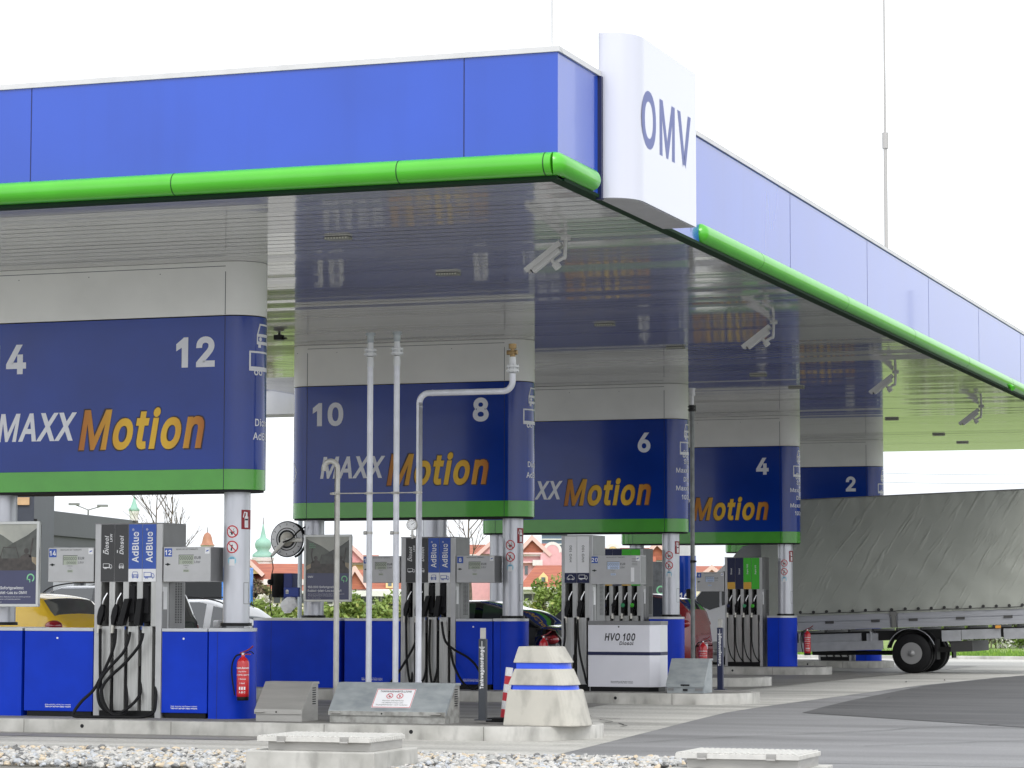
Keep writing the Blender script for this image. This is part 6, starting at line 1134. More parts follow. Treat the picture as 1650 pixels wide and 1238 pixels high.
m_ = MB(); x0_, z1_ = tl(1232, 1040); x1_, z0_ = tl(1423, 1047); m_.box(x0_, x1_, .02, .06, z0_-.0, z1_+.03); m_.box(x1_-.3, x1_-.26, .03, .5, z0_, zbb-.06); m_.box(x0_+.8, x0_+.84, .03, .5, z0_, zbb-.06); tpart('side_guard', m_, fr, bev=.004, seg=1)
m_ = MB()
for a_, b_, c_, d_ in ((1530, 1034, 1566, 1050),): x0_, z1_ = tl(a_, b_); x1_, z0_ = tl(c_, d_); m_.box(x0_, x1_, .1, 2.3, z0_, z1_)
x0_ = tl(1290, 1050)[0]; m_.cyl((x0_, 1.2, RW+.06), (0, 1.2, RW), .05, n=12); m_.cyl((0, .1, RW), (0, 2.3, RW), .07, n=12); m_.box(-.5, .5, .5, .56, RW+.05, RW+.13); m_.box(tl(1490, 1040)[0], tl(1560, 1040)[0], .6, .66, RW, RW+.12)
tpart('underbody', m_, MATS['chassis_dark'])
m_ = MB(); x, z = tl(1608, 1010); m_.box(x-.06, x+.06, .0, .05, z-.035, z+.03); tpart('side_marker', m_, orange, bev=.006)
def wheel(par, x, y, r, wd, rim_r, name='wheel', truckw=False, s=-1):
    o_ = part(par, name, MB().lathe([(rim_r, -wd/2), (r*.93, -wd/2), (r*.985, -wd*.40), (r, -wd*.3), (r, wd*.3), (r*.985, wd*.40), (r*.93, wd/2), (rim_r, wd/2)], (0, 0, 0), 40).map(lambda p: Vector((x+p.x, y+p.z, r+p.y))), rubber)
    m2 = MB(); m2.lathe([(rim_r*1.0, 0), (rim_r*.96, .02), (rim_r*.86, .05), (rim_r*.60, .085 if truckw else .02), (rim_r*.36, .07 if truckw else .015), (rim_r*.3, -.03 if truckw else 0), (.001, -.05 if truckw else -.0)], (0, 0, 0), 36); m2.map(lambda p: Vector((x+p.x, y+s*(wd/2)-s*(p.z-.02), r+p.y)))
    part(o_, 'rim', m2, M('rim_steel', (.30, .30, .30), .45, .4) if truckw else M('rim_alloy', (.45, .45, .46), .35, .6))
    if truckw:
        m3 = MB()
        for k in range(6): a_ = k*PI/3; cx_ = x+rim_r*.60*math.cos(a_); cz_ = r+rim_r*.60*math.sin(a_); m3.cyl((cx_, y+s*(wd/2-.06), cz_), (cx_, y+s*(wd/2-.02), cz_), .017, n=6)
        for k in range(8): a_ = k*PI/4+.2; cx_ = x+rim_r*.80*math.cos(a_); cz_ = r+rim_r*.80*math.sin(a_); m3.cyl((cx_, y+s*(wd/2-.07), cz_), (cx_, y+s*(wd/2-.028), cz_), .024, n=10)
        m3.cyl((x, y+s*(wd/2-.08), r), (x, y+s*(wd/2+.02), r), rim_r*.36, rim_r*.30, n=20); part(o_, 'hub', m3, black)
    return o_
wheel(tr, 0, .16, RW, .27, .245, truckw=True); wheel(tr, 0, .50, RW, .27, .245, truckw=True); wheel(tr, 0, 2.29, RW, .27, .245, truckw=True, s=1); wheel(tr, 0, 1.95, RW, .27, .245, truckw=True, s=1)
for yy in (0.0, 2.05):
    m_ = MB(); vs = []
    for k in range(25):
        a_ = R(12+156*k/24)
        for r_, y_ in ((RW+.09, yy), (RW+.09, yy+.42), (RW+.115, yy+.42), (RW+.115, yy)): vs.append((r_*math.cos(a_), y_, RW+r_*math.sin(a_)))
    m_.add(vs, [(k*4+q_, k*4+(q_+1) % 4, (k+1)*4+(q_+1) % 4, (k+1)*4+q_) for k in range(24) for q_ in range(4)], False)
    fe = part(tr, 'mudguard', m_, black)
    if yy == 0:
        m_ = MB(); m_.tube([((RW+.105)*math.cos(R(20+140*k/20)), -.004, RW+(RW+.105)*math.sin(R(20+140*k/20))) for k in range(21)], .008, n=6, smooth=False); part(fe, 'edge_trim', m_, alu)
    m_ = MB(); m_.box(RW+.09, RW+.13, yy, yy+.4, .32, .78); part(tr, 'mud_flap', m_, rubber)
# cab
cabw = M('cab_white', (.86, .86, .88), .3, coat=.6)
prof = [tl(*p) for p in ((1094, 1046), (1092, 1005), (1097, 988), (1108, 975), (1119, 962), (1138, 938), (1152, 922), (1168, 907), (1190, 901), (1226, 899), (1228, 1046))]
tpart('cab', MB().prism(prof, 'y', .12, 2.2), cabw, bev=.05, seg=3)
m_ = MB(); m_.prism([tl(*p) for p in ((1171, 907), (1180, 893), (1193, 880), (1212, 876), (1229, 876), (1229, 898), (1190, 899))], 'y', .2, 2.2); tpart('wind_deflector', m_, M('deflector_grey', (.30, .30, .30), .4), bev=.05, seg=3)
tpart('side_window', MB().prism([tl(*p) for p in ((1121, 963), (1140, 940), (1150, 930), (1157, 927), (1157, 978), (1141, 983), (1121, 974))], 'y', .105, .13), glass); tpart('side_window', MB().prism([tl(*p) for p in ((1161, 922), (1205, 912), (1205, 966), (1161, 976))], 'y', .105, .13), glass)
m_ = MB(); ws = [tl(*p) for p in ((1120, 962), (1150, 925))]; d_ = .02
m_.add([(ws[0][0]-.03, .3, ws[0][1]+.03), (ws[0][0]-.03, 2.0, ws[0][1]+.03), (ws[1][0]-.03, 1.95, ws[1][1]+.03), (ws[1][0]-.03, .35, ws[1][1]+.03)], [(0,3,2,1)]); tpart('windscreen', m_, glass)
m_ = MB(); x0_, z0_ = tl(1108, 977); x1_, z1_ = tl(1115, 949); m_.box(x0_, x1_, -.12, .06, z0_, z1_); tpart('mirror', m_, black, bev=.03)
for yy in (.12, 2.2): wheel(tr, tl(1150, 1040)[0], yy+(.13 if yy < 1 else -.13), RW, .25, .24, truckw=True, s=-1 if yy < 1 else 1)

# ------------------------------------------------------------------ cars
def curve(K, x):
    if x <= K[0][0]: return K[0][1]
    for (a, p), (b, q) in zip(K, K[1:]):
        if x <= b: t = (x-a)/(b-a); return p+(q-p)*(t*.6+.4*t*t*(3-2*t))
    return K[-1][1]
def car(label, x, y, rz, paint, L, Wd, top, belt, side, front_g, rear_g, lamps, rail=False, roofm=None, group='passenger cars at the pumps', plate=True):
    t = thing('parked_car', label, 'car', (x, y, GZ(y)), rz, group, local=True)
    n = 64; rings = []; W = Wd/2
    for i in range(n+1):
        u = i/n; zt = curve(top, u); zb = min(curve(belt, u), zt-.0); e = min(u, 1-u); w_ = W*(1-.22*max(0, 1-e/.10)**2); X = u*L
        gh = max(0, zt-zb-.03); wr = w_-.02-gh*.36
        ring = [(w_-.10, .22), (w_-.01, .38), (w_, .60), (w_-.01, zb*.86), (w_-.025, zb)]
        for k in range(1, 5): f = k/4; ring.append((w_-.025+(wr-w_+.025)*f, zb+(zt-.045-zb)*f if gh > 0 else zb+(zt-.02-zb)*f))
        for k, cz in ((.9, .022), (.72, .006), (.4, -.004), (0, -.01)): ring.append((wr*k, zt-cz-(0 if gh > 0 else .0)))
        rings.append([(X, -yy, zz) for yy, zz in ring]+[(X, yy, zz) for yy, zz in ring[-2::-1]])
    m = len(rings[0]); V = [p for r_ in rings for p in r_]; body = MB(); gl = MB(); body.v = V[:]; gl.v = V[:]; rf = MB(); rf.v = V[:]
    for i in range(n):
        u = (i+.5)/n
        for k in range(m-1):
            kk = k if k < m//2 else m-2-k; g = False
            if 4 <= kk <= 7 and kk >= 4 and any(a < u < b for a, b in side) and 4 < kk+.5 and kk < 8 and (kk > 4 or True): g = True
            if kk >= 9 and (front_g[0] < u < front_g[1] or rear_g[0] < u < rear_g[1]): g = True
            f = (i*m+k, i*m+k+1, (i+1)*m+k+1, (i+1)*m+k); tgt = gl if g else (rf if roofm and kk >= 8 and u > front_g[1] and u < rear_g[0] else body); tgt.f.append(f); tgt.s.append(True); tgt.mi.append(0)
    body.f += [tuple(range(m))[::-1], tuple(range(n*m, n*m+m))]; body.s += [False]*2; body.mi += [0]*2
    def clean(mb):
        used = sorted({i for f in mb.f for i in f}); mp = {a: b for b, a in enumerate(used)}; mb.v = [mb.v[i] for i in used]; mb.f = [tuple(mp[i] for i in f) for f in mb.f]; return mb
    part(t, 'body', clean(body), paint); g_ = part(t, 'windows', clean(gl), M('car_glass', (.045, .05, .055), .04, spec=1, coat=1))
    if roofm: part(t, 'roof', clean(rf), roofm)
    for ux in (.17, .80):
        for s_ in (-1, 1): wheel(t, ux*L, s_*(W-.10), .32, .21, .20, s=s_)
    m_ = MB(); zr = lamps
    for s_ in (-1, 1):
        m2 = MB().lathe([(.001, -1), (.5, -.87), (.87, -.5), (1, 0), (.87, .5), (.5, .87), (.001, 1)], (0, 0, 0), 16).map(lambda p: Vector((L*.955+p.x*.13, s_*(W-.12)+p.y*.13, zr+p.z*.085))); part(t, 'tail_light', m2, M('tail_red', (.30, .008, .015), .12, coat=1))
        m2 = MB().lathe([(.001, -1), (.5, -.87), (.87, -.5), (1, 0), (.87, .5), (.5, .87), (.001, 1)], (0, 0, 0), 14).map(lambda p: Vector((L*.05+p.x*.13, s_*(W-.16)+p.y*.13, .68+p.z*.07))); part(t, 'headlight', m2, M('lamp_clear', (.6, .62, .65), .1, coat=1))
        ux = front_g[1]; m2 = MB().box(ux*L-.02, ux*L+.10, s_*(W+.04)-.09, s_*(W+.04)+.09, curve(belt, ux)+.02, curve(belt, ux)+.16); part(t, 'mirror', m2, paint, .03)
    if plate: part(t, 'number_plate', MB().box(L-.01, L+.012, -.26, .26, .62, .73), pure_white)
    if rail:
        for s_ in (-1, 1): part(t, 'roof_rail', MB().tube([(u*L, s_*(W-.30), curve(top, u)+(.05 if 0 < k < 5 else .0)) for k, u in enumerate([.40, .45, .55, .65, .75, .83])], .014, n=6), black)
    return t
hatchT = [(0, .50), (.03, .72), (.10, .84), (.24, .98), (.28, 1.02), (.42, 1.50), (.52, 1.61), (.70, 1.62), (.86, 1.54), (.895, 1.47), (.965, 1.10), (.985, .98), (1, .6)]
belt1 = [(0, .7), (.28, 1.02), (.7, 1.08), (.86, 1.20), (.97, 1.02), (1, .6)]
py_ = 34.6; xr_ = atY(98, 990, py_).x
yelT = [(0, .60), (.03, .85), (.10, .95), (.24, 1.06), (.28, 1.10), (.42, 1.60), (.52, 1.70), (.70, 1.71), (.84, 1.67), (.90, 1.63), (.955, 1.38), (.985, 1.27), (1, .7)]
yelB = [(0, .8), (.28, 1.10), (.7, 1.30), (.86, 1.40), (.96, 1.33), (1, .7)]
yel = M('paint_yellow', (.95, .60, .03), .25, coat=.8)
car('yellow hatchback with red tail lights behind the nearest blue cabinets', xr_-4.0, py_+.88, 0, yel, 4.0, 1.76, yelT, yelB, [(.32, .47), (.485, .66), (.67, .78)], (.29, .41), (.905, .955), 1.22)
suvT = [(0, .6), (.03, .85), (.20, 1.12), (.25, 1.16), (.38, 1.68), (.50, 1.84), (.80, 1.85), (.93, 1.76), (.985, 1.20), (1, .7)]
beltS = [(0, .8), (.25, 1.16), (.9, 1.24), (.985, 1.2), (1, .7)]
p = atY(258, 955, 43.4)
car('dark car with a silvery roof behind the yellow hatchback', p.x-4.2, 44.3, 0, M('paint_anthracite', (.02, .022, .028), .2, coat=1), 4.2, 1.8, suvT, beltS, [(.29, .45), (.465, .66), (.68, .86), (.875, .93)], (.26, .38), (.93, .982), 1.1, True, M('paint_silver_roof', (.42, .42, .47), .25, .4, coat=.8))
wagT = [(0, .5), (.03, .75), (.20, 1.0), (.25, 1.04), (.40, 1.48), (.52, 1.60), (.80, 1.60), (.93, 1.52), (.985, 1.10), (1, .6)]
beltW = [(0, .7), (.25, 1.04), (.9, 1.14), (.985, 1.08), (1, .6)]
p = atY(352, 970, 46.5)
car('white estate car right of display 12 with black roof rails', p.x+1.85, 47.4, PI, M('paint_white', (.82, .82, .83), .25, coat=.8), 4.5, 1.8, wagT, beltW, [(.29, .46), (.48, .66), (.68, .86)], (.26, .40), (.93, .98), 1.0, True)
sedT = [(0, .5), (.03, .75), (.22, .98), (.27, 1.02), (.40, 1.46), (.50, 1.58), (.66, 1.58), (.82, 1.42), (.92, 1.16), (.975, 1.12), (1, .7)]
beltD = [(0, .7), (.27, 1.02), (.8, 1.10), (.92, 1.12), (.975, 1.08), (1, .7)]
p = atY(900, 1010, 43.2)
car('black car behind the cabinet with display 8', p.x-4.55, 44.1, 0, M('paint_black', (.006, .006, .008), .15, coat=1), 4.6, 1.82, sedT, beltD, [(.29, .46), (.48, .66), (.68, .82)], (.28, .40), (.80, .915), .93)
p = atY(1111, 1010, 53.0)
car('dark red car behind the HVO 100 pump, tail lights by the dark pipe', p.x-4.3, 53.9, 0, M('paint_dark_red', (.22, .008, .014), .2, coat=1), 4.35, 1.8, [(0, .6), (.03, .85), (.20, 1.05), (.26, 1.10), (.40, 1.60), (.52, 1.74), (.78, 1.74), (.92, 1.64), (.965, 1.46), (.985, 1.22), (1, .7)], [(0, .8), (.26, 1.10), (.9, 1.22), (.98, 1.2), (1, .7)], [(.29, .45), (.465, .66), (.68, .88)], (.27, .39), (.925, .962), 1.14)
# blue lorry cab far behind
pb = atY(322, 985, 88); t = thing('blue_lorry', 'bright blue lorry seen between display 12 and the column', 'truck', (pb.x, 88, 0), -YAW*0, local=True)
lb = M('lorry_blue', (.06, .24, .75), .35, coat=.5)
part(t, 'cab', MB().box(-1.25, 1.0, 0, 2.2, .5, 2.9), lb, .12, 3); part(t, 'body', MB().box(-1.25, .6, 2.3, 3.2, .9, 3.0), lb, .03)
part(t, 'windscreen', MB().box(-1.05, .85, -.012, .0, 1.75, 2.55), glass); part(t, 'grille', MB().box(-.5, .5, -.012, 0, .9, 1.35), black); part(t, 'bumper', MB().box(-1.25, 1.0, -.06, .1, .35, .75), silver, .03)
for s_ in (-1, 1): part(t, 'headlight', MB().box(s_*.95-.18, s_*.95+.18, -.02, 0, .95, 1.12), pure_white); part(t, 'mirror', MB().box(s_*1.2-.08, s_*1.2+.08, .1, .2, 1.8, 2.4), black); wheel(t, s_*1.0, 1.2, .5, .3, .28, truckw=True)

# ------------------------------------------------------------------ shop building, connecting canopy, far pillars
an = M('facade_anthracite', (.060, .064, .075), .45, .2, var=.08, vs=1); anl = M('facade_frame', (.10, .105, .115), .4, .2)
def dpt(px, depth, z=0): d = ray(px, 979); p = d*(depth/(d @ FW)); return Vector((p.x, p.y, z))
A_ = dpt(52, 70); B_ = dpt(206, 79); ang = math.atan2(B_.y-A_.y, B_.x-A_.x); Ln = (B_-A_).length
t = thing('shop_building', 'dark anthracite shop building with large windows at the left', 'building', tuple(A_), ang, local=True)
def px2u(px): # position along the shop wall for an image column
    d = ray(px, 979); c, s_ = math.cos(ang), math.sin(ang); k = (A_.x*d.y-A_.y*d.x)/(s_*d.x-c*d.y); return k
zt = 4.05
part(t, 'wall', MB().box(-2, Ln, .05, 9, 0, zt), an, .01); part(t, 'parapet', MB().box(-2, Ln+.1, -.08, 9.1, zt-.62, zt+.03), an, .015)
edges = [px2u(q_) for q_ in (58, 122, 134, 200)]
for a_, b_ in ((edges[0], edges[1]), (edges[2], edges[3])):
    w_ = part(t, 'window', MB().box(a_, b_, -.01, .05, .3, 3.15), anl, .005); part(w_, 'pane', MB().box(a_+.15, b_-.25, -.016, -.011, .4, 2.95), M('shop_glass', (.10, .105, .11), .05, coat=1, spec=.9)); part(w_, 'blind_box', MB().box(a_+.05, b_-.1, -.03, -.011, 2.95, 3.08), black)
A2 = dpt(8, 67); t = thing('shop_tower', 'taller dark block of the shop with a wooden coloured panel', 'building', tuple(dpt(30, 67)), -YAW, local=True)
part(t, 'wall', MB().box(-3.5, .34, 0, 3, 0, 6.2), M('facade_slate', (.045, .052, .070), .5, var=.06), .02); part(t, 'wooden_panel', MB().box(-.28, .23, -.06, 0, 4.06, 4.25), M('panel_wood', (.55, .36, .19), .6, var=.15, vs=3), .005)
part(t, 'spotlight', MB().box(.34, .41, .05, .2, 3.62, 3.72), black)
# connecting canopy beyond the left soffit edge
p = atX(450, 628, -22.7); p2 = atX(450, 668, -22.7)
t = thing('link_canopy', 'pale grey edge of a second canopy behind the left soffit edge', 'canopy', (-28, p.y, p2.z))
part(t, 'fascia', MB().box(-34, -21.5, p.y, p.y+.3, p2.z, p.z), M('fascia_grey', (.66, .66, .64), .5, var=.04), .01); part(t, 'coping', MB().box(-34, -21.48, p.y-.02, p.y+.3, p.z, p.z+.05), silver_side); part(t, 'deck', MB().box(-34, -21.52, p.y+.31, p.y+1.2, p2.z+.03, p.z-.02), silver)
pc = atY(700, 850, 56); single('support_column', MB().cyl((pc.x, 56, 0), (pc.x, 56, 5.8), .27, n=28), column_m, 'wide grey far column above the dispenser with display 8', 'column', (pc.x, 56, 0))
pc = atY(484, 850, 50); single('thin_pole', MB().cyl((pc.x, 50, .1), (pc.x, 50, 5.8), .045, n=14), M('pole_pale', (.55, .60, .63), .4), 'thin pale pole between the hose reel and the left column', 'pole', (pc.x, 50, .1))
pc = atY(1105, 900, 77); t = thing('pump_pillar', 'blue pillar with a white top and the number 16, far behind the stickered column', 'pillar', (pc.x, 77, 0)); z1_ = atY(1105, 896, 77).z
part(t, 'shaft', MB().cyl((pc.x, 77, 0), (pc.x, 77, z1_), .30, n=32), sign_blue); part(t, 'top', MB().cyl((pc.x, 77, z1_+.002), (pc.x, 77, z1_+2.2), .30, n=32), sign_white)
m_ = MB(); z_ = atY(1100, 965, 77).z; m_.text('16', 0, z_, .17, align='c', bold=.03); part(t, 'lettering', densex(m_, .03).map(wrap(pc.x, 77, .303, R(4))), pure_white)
pc = atY(1062, 950, 76); t = thing('poster_board', 'dark far poster board with a mint arrow left of the stickered column', 'poster', (pc.x, 76, 0)); z0_, z1_ = atY(1062, 990, 76).z, atY(1062, 905, 76).z
part(t, 'board', MB().box(pc.x-.45, pc.x+.45, 76, 76.1, z0_, z1_), M('board_dark', (.05, .055, .06), .25, coat=.5, var=.5, vs=4), .01); part(t, 'leg', MB().box(pc.x-.05, pc.x+.05, 76.02, 76.08, 0, z0_), silver); zq = atY(1062, 951, 76).z
m_ = MB(); m_.disc(pc.x+.05, 75.995, zq, .13, .085, 20); part(t, 'arrow_mark', m_, MATS['print_mint'])

# ------------------------------------------------------------------ outlet village in the distance
DV = 230; SV = 4387.3/DV
def hy(px): return 958.6+(px+11666)/14042*23.9
def vz(px, py): return H+(hy(px)-py)/SV
tile = M('roof_tile', (.42, .14, .08), .8, col2=(.32, .10, .065), vs=1.5, stretch=(.5, 1, 6), bump=.1, bs=4, bstretch=(.2, 1, 8)); tile2 = M('roof_tile_brown', (.34, .11, .07), .8, col2=(.42, .15, .08), vs=1.5, stretch=(.5, 1, 6))
pink = M('wall_pink', (.74, .42, .44), .8, var=.04); yell = M('wall_yellow', (.76, .58, .28), .8, var=.04); wht = M('wall_white', (.72, .70, .68), .8, var=.04); cream = M('wall_cream', (.72, .64, .50), .8); rose = M('wall_rose', (.70, .33, .34), .8, var=.04)
class House:
    def __init__(s, name, label, pxc, depth=0, group='colourful outlet village houses'):
        s.pc = pxc; s.t = thing(name, label, 'house' if 'house' in name else 'tower', tuple(dpt(pxc, DV+depth)), -YAW, group, local=True); s.k = 1+depth/DV; s.d = depth
    def X(s, px): return (px-s.pc)/SV*s.k
    def Z(s, px, py): return H+(hy(px)-py)/SV*s.k
    def wall(s, px0, px1, py, mat, y=0, dp=10, name='wall', bot=None):
        return part(s.t, name, MB().box(s.X(px0), s.X(px1), y, y+dp, 0 if bot is None else s.Z(px0, bot), s.Z(px0, py)), mat)
    def roof(s, px0, px1, eave, ridge, mat, y=0, dp=10, hip=(0, 0), over=.3):   # ridge parallel to the facade
        x0, x1, ze, zr = s.X(px0)-over, s.X(px1)+over, s.Z(px0, eave), s.Z(px0, ridge); a, b = hip
        V = [(x0, y-over, ze), (x1, y-over, ze), (x1, y+dp+over, ze), (x0, y+dp+over, ze), (x0+a/SV, y+dp/2, zr), (x1-b/SV, y+dp/2, zr)]
        r_ = part(s.t, 'roof', MB().add(V, [(0,1,5,4), (1,2,5), (2,3,4,5), (3,0,4), (0,3,2,1)]), mat); part(r_, 'eave_trim', MB().box(x0, x1, y-over-.05, y-over, ze-.2, ze+.02), wht); return r_
    def gable(s, pxa, pya, px0, px1, pye, wallm, roofm, y=-.5, dp=8):           # gable end towards the viewer
        xa, za, x0, x1, ze = s.X(pxa), s.Z(pxa, pya), s.X(px0), s.X(px1), s.Z(px0, pye)
        part(s.t, 'gable_wall', MB().prism([(x0, ze), (x1, ze), (xa, za)], 'y', y, y+.3), wallm)
        part(s.t, 'roof', MB().add([(x0-.2, y-.3, ze-.05), (xa, y-.3, za+.12), (xa, y+dp, za+.12), (x0-.2, y+dp, ze-.05), (x1+.2, y-.3, ze-.05), (x1+.2, y+dp, ze-.05)], [(0,1,2,3), (4,5,2,1)]), roofm)
        m2 = MB(); m2.line([(x0-.2, ze-.05), (xa, za+.12), (x1+.2, ze-.05)], .32, y-.32); m2.line([(x0-.2, ze-.05), (xa, za+.12), (x1+.2, ze-.05)], .32, y-.02); part(s.t, 'verge_board', m2, M('verge_pink', (.72, .50, .46), .7))
    def dormer(s, px, py0, py1, w_, wallm, y):
        x, z0, z1 = s.X(px), s.Z(px, py0), s.Z(px, py1); W2 = w_/SV/2
        d_ = part(s.t, 'dormer', MB().prism([(x-W2, z0), (x+W2, z0), (x+W2, z0+(z1-z0)*.62), (x, z1), (x-W2, z0+(z1-z0)*.62)], 'y', y, y+2.5), wallm); part(d_, 'window', MB().box(x-W2*.45, x+W2*.45, y-.05, y, z0+(z1-z0)*.15, z0+(z1-z0)*.6), M('pane_grey', (.12, .15, .17), .2, coat=.6))
    def shops(s, px0, px1, y0, y1, y=-.2):
        p_ = px0
        while p_ < px1-3:
            q_ = min(px1, p_+random.uniform(9, 17)); b_ = part(s.t, 'shop_window', MB().box(s.X(p_+1), s.X(q_-1.5), y-.1, y, s.Z(p_, y1), s.Z(p_, y0)), M('pane_dark', (.04, .045, .05), .2, coat=.6)); p_ = q_
    def windows(s, pxs, y0, y1, w_, y=-.05):
        for p_ in pxs: b_ = part(s.t, 'window', MB().box(s.X(p_)-w_/SV/2, s.X(p_)+w_/SV/2, y-.06, y, s.Z(p_, y1), s.Z(p_, y0)), MATS.get('pane_grey') or M('pane_grey', (.12, .15, .17), .2, coat=.6))
    def round_gable(s, px, pyb, r_, mat, y=-.6):
        x, z, r2 = s.X(px), s.Z(px, pyb), r_/SV; P = [(x-r2*1.5, z-1.2), (x+r2*1.5, z-1.2), (x+r2*1.5, z-.3), (x+r2, z)]+[(x+r2*math.cos(a_), z+r2*math.sin(a_)) for a_ in [k*PI/14 for k in range(1, 14)]]+[(x-r2, z), (x-r2*1.5, z-.3)]
        g_ = part(s.t, 'curved_pediment', MB().prism(P, 'y', y, y+.6), mat); m2 = MB(); m2.line([P[k] for k in range(3, len(P)-1)], .25, y-.03); part(g_, 'trim', m2, wht)
h = House('village_house', 'yellow house with a long red tiled roof left of the hose reel', 436); h.wall(372, 500, 936, yell); h.roof(372, 500, 936, 907, tile, hip=(30, 20)); h.gable(398, 903, 380, 420, 925, yell, tile, y=-1); h.wall(428, 500, 934, wht, y=-2.2, dp=2.2, name='white_frieze', bot=943); h.roof(418, 500, 953, 944, tile, y=-4, dp=3.6); h.wall(418, 500, 956, cream, y=-3.6, dp=3.6, name='arcade'); h.shops(420, 500, 958, 972, -3.6)
h = House('village_house', 'house with a steep red gable just right of the framed poster', 552, 18); h.wall(505, 590, 905, yell); h.gable(566, 883, 530, 590, 907, rose, tile, y=-1); h.roof(505, 600, 907, 893, tile); h.windows((520, 545), 918, 930, 5)
h = House('village_house', 'long house with a brown tiled roof and yellow dormers behind the vent pipes', 600); h.wall(520, 668, 948, cream); h.roof(520, 668, 950, 917, tile2, hip=(10, 0)); h.dormer(577, 948, 926, 13, yell, -.1); h.dormer(628, 948, 926, 13, yell, -.1); h.gable(572, 918, 556, 592, 950, tile2, tile2, y=-.6, dp=4); h.wall(520, 668, 952, wht, y=-1.6, dp=1.6, name='white_frieze', bot=961); h.wall(520, 668, 961, wht, y=-1.0, dp=1, name='ground_floor'); h.shops(522, 668, 962, 973, -1.0)
h = House('village_house', 'pink house with a red hipped roof left of the column by display 8', 775, 10); h.wall(740, 812, 894, pink); h.roof(758, 800, 894, 876, tile, hip=(0, 12)); h.gable(795, 874, 774, 822, 893, pink, tile, y=-.8); h.windows((750, 765, 785), 905, 918, 5)
h = House('village_house', 'tall pink house with a gable and horizontal cornices right of the column by display 8', 850, 4); h.wall(818, 925, 892, pink); h.roof(822, 878, 893, 874, tile); h.gable(857, 869, 836, 882, 893, tile, tile, y=-.4, dp=5); h.wall(820, 888, 891, M('cornice_pink', (.80, .55, .55), .7), y=-.6, dp=.6, name='cornice', bot=893.5); h.wall(820, 888, 905, MATS['cornice_pink'], y=-.4, dp=.4, name='cornice', bot=907.5); h.windows((833, 848, 897), 912, 926, 5)
h.wall(866-8, 866+8, 903, wht, y=-1.2, dp=1, name='finial_block', bot=912); h.round_gable(890, 889, 13, pink)
h = House('village_house', 'house with an orange roof and yellow dormer in front of the pink house', 875, -8); h.roof(842, 935, 947, 911, tile, y=-3, dp=9, hip=(26, 26)); h.dormer(875, 943, 923, 14, yell, -2.2); h.wall(842, 935, 948, wht, y=-2.8, dp=8, name='white_frieze', bot=957); h.wall(842, 935, 957, wht, y=-2, dp=7, name='ground_floor'); h.shops(843, 930, 958, 968, -2)
h = House('village_house', 'house with a round yellow pediment above pump 20', 1005); h.wall(938, 1075, 903, pink); h.roof(965, 1072, 904, 881, tile, hip=(8, 8)); h.round_gable(987, 889, 10, yell, -1); h.gable(1058, 878, 1036, 1085, 903, tile, tile, y=-.5); h.round_gable(950, 886, 12, pink, -.8); h.windows((960, 980, 1020), 912, 926, 5); h.roof(985, 1050, 912, 897, tile, y=-2, dp=2)
h = House('village_house', 'low house with an orange roof above display 4', 1140); h.wall(1112, 1185, 922, cream); h.roof(1108, 1185, 925, 911, tile); h.gable(1146, 917, 1133, 1160, 927, rose, tile, y=-.6); h.windows((1125, 1150), 930, 940, 5)
mint = M('copper_green', (.30, .52, .42), .6, col2=(.24, .44, .37), vs=1); copper = M('copper_orange', (.46, .22, .13), .5, col2=(.36, .16, .10), vs=1.5)
def tower_v(px, label, prof, wallw, pyw, mat, wm=wht, fin=None):
    h = House('village_tower', label, px, 12, 'towers of the outlet village'); zt_ = h.Z(px, pyw); k = h.k/SV
    part(h.t, 'wall', MB().lathe([(wallw*k, 0), (wallw*k, zt_)], (0, 0, 0), 8), wm)
    part(h.t, 'cap', MB().lathe([(max(.02, r_*k), h.Z(px, py)) for r_, py in prof], (0, 0, 0), 24), mat)
    part(h.t, 'cornice', MB().lathe([(wallw*1.15*k, zt_-.3), (wallw*1.2*k, zt_)], (0, 0, 0), 8), wht)
    if fin: part(h.t, 'finial', MB().cyl((0, 0, h.Z(px, fin[0])), (0, 0, h.Z(px, fin[1])), .06, .03, n=6), silver_side)
    for a_ in (-.9, 0, .9): part(h.t, 'window', MB().box(a_*wallw*.55*k-.25, a_*wallw*.55*k+.25, -wallw*k-.03, -wallw*k*.8, zt_-2.4, zt_-.9), MATS['pane_dark'])
tower_v(214, 'white tower with a mint green spire', [(8, 824), (9.5, 822), (6, 818), (3.4, 811), (1.4, 803), (.3, 797)], 7, 823, mint, fin=(798, 792))
tower_v(423, 'tower with a mint green onion dome and spire', [(17, 898), (17, 894), (9, 888), (12.5, 883), (13.5, 877), (11, 871), (5, 867), (3.4, 860), (1.6, 850), (.3, 843)], 15, 899, mint, fin=(845, 834))
tower_v(333, 'round tower with an orange copper dome', [(14, 879), (10, 877.5), (8.2, 872), (7.4, 867), (5.6, 862), (3, 859.5), (.6, 858)], 9, 879, copper, fin=(860, 850))
h = House('office_house', 'blue grey glass office block behind the pink houses', 893, 120); h.t['category'] = 'building'; h.t['group'] = ''; del h.t['group']
h.wall(873, 914, 857, M('office_glass', (.10, .15, .22), .2, coat=.6), name='wall')
for y_ in (860.5, 868.5, 876.5): h.wall(872.6, 914.4, y_, wht, y=-.3, dp=.4, name='floor_band', bot=y_+1.6)

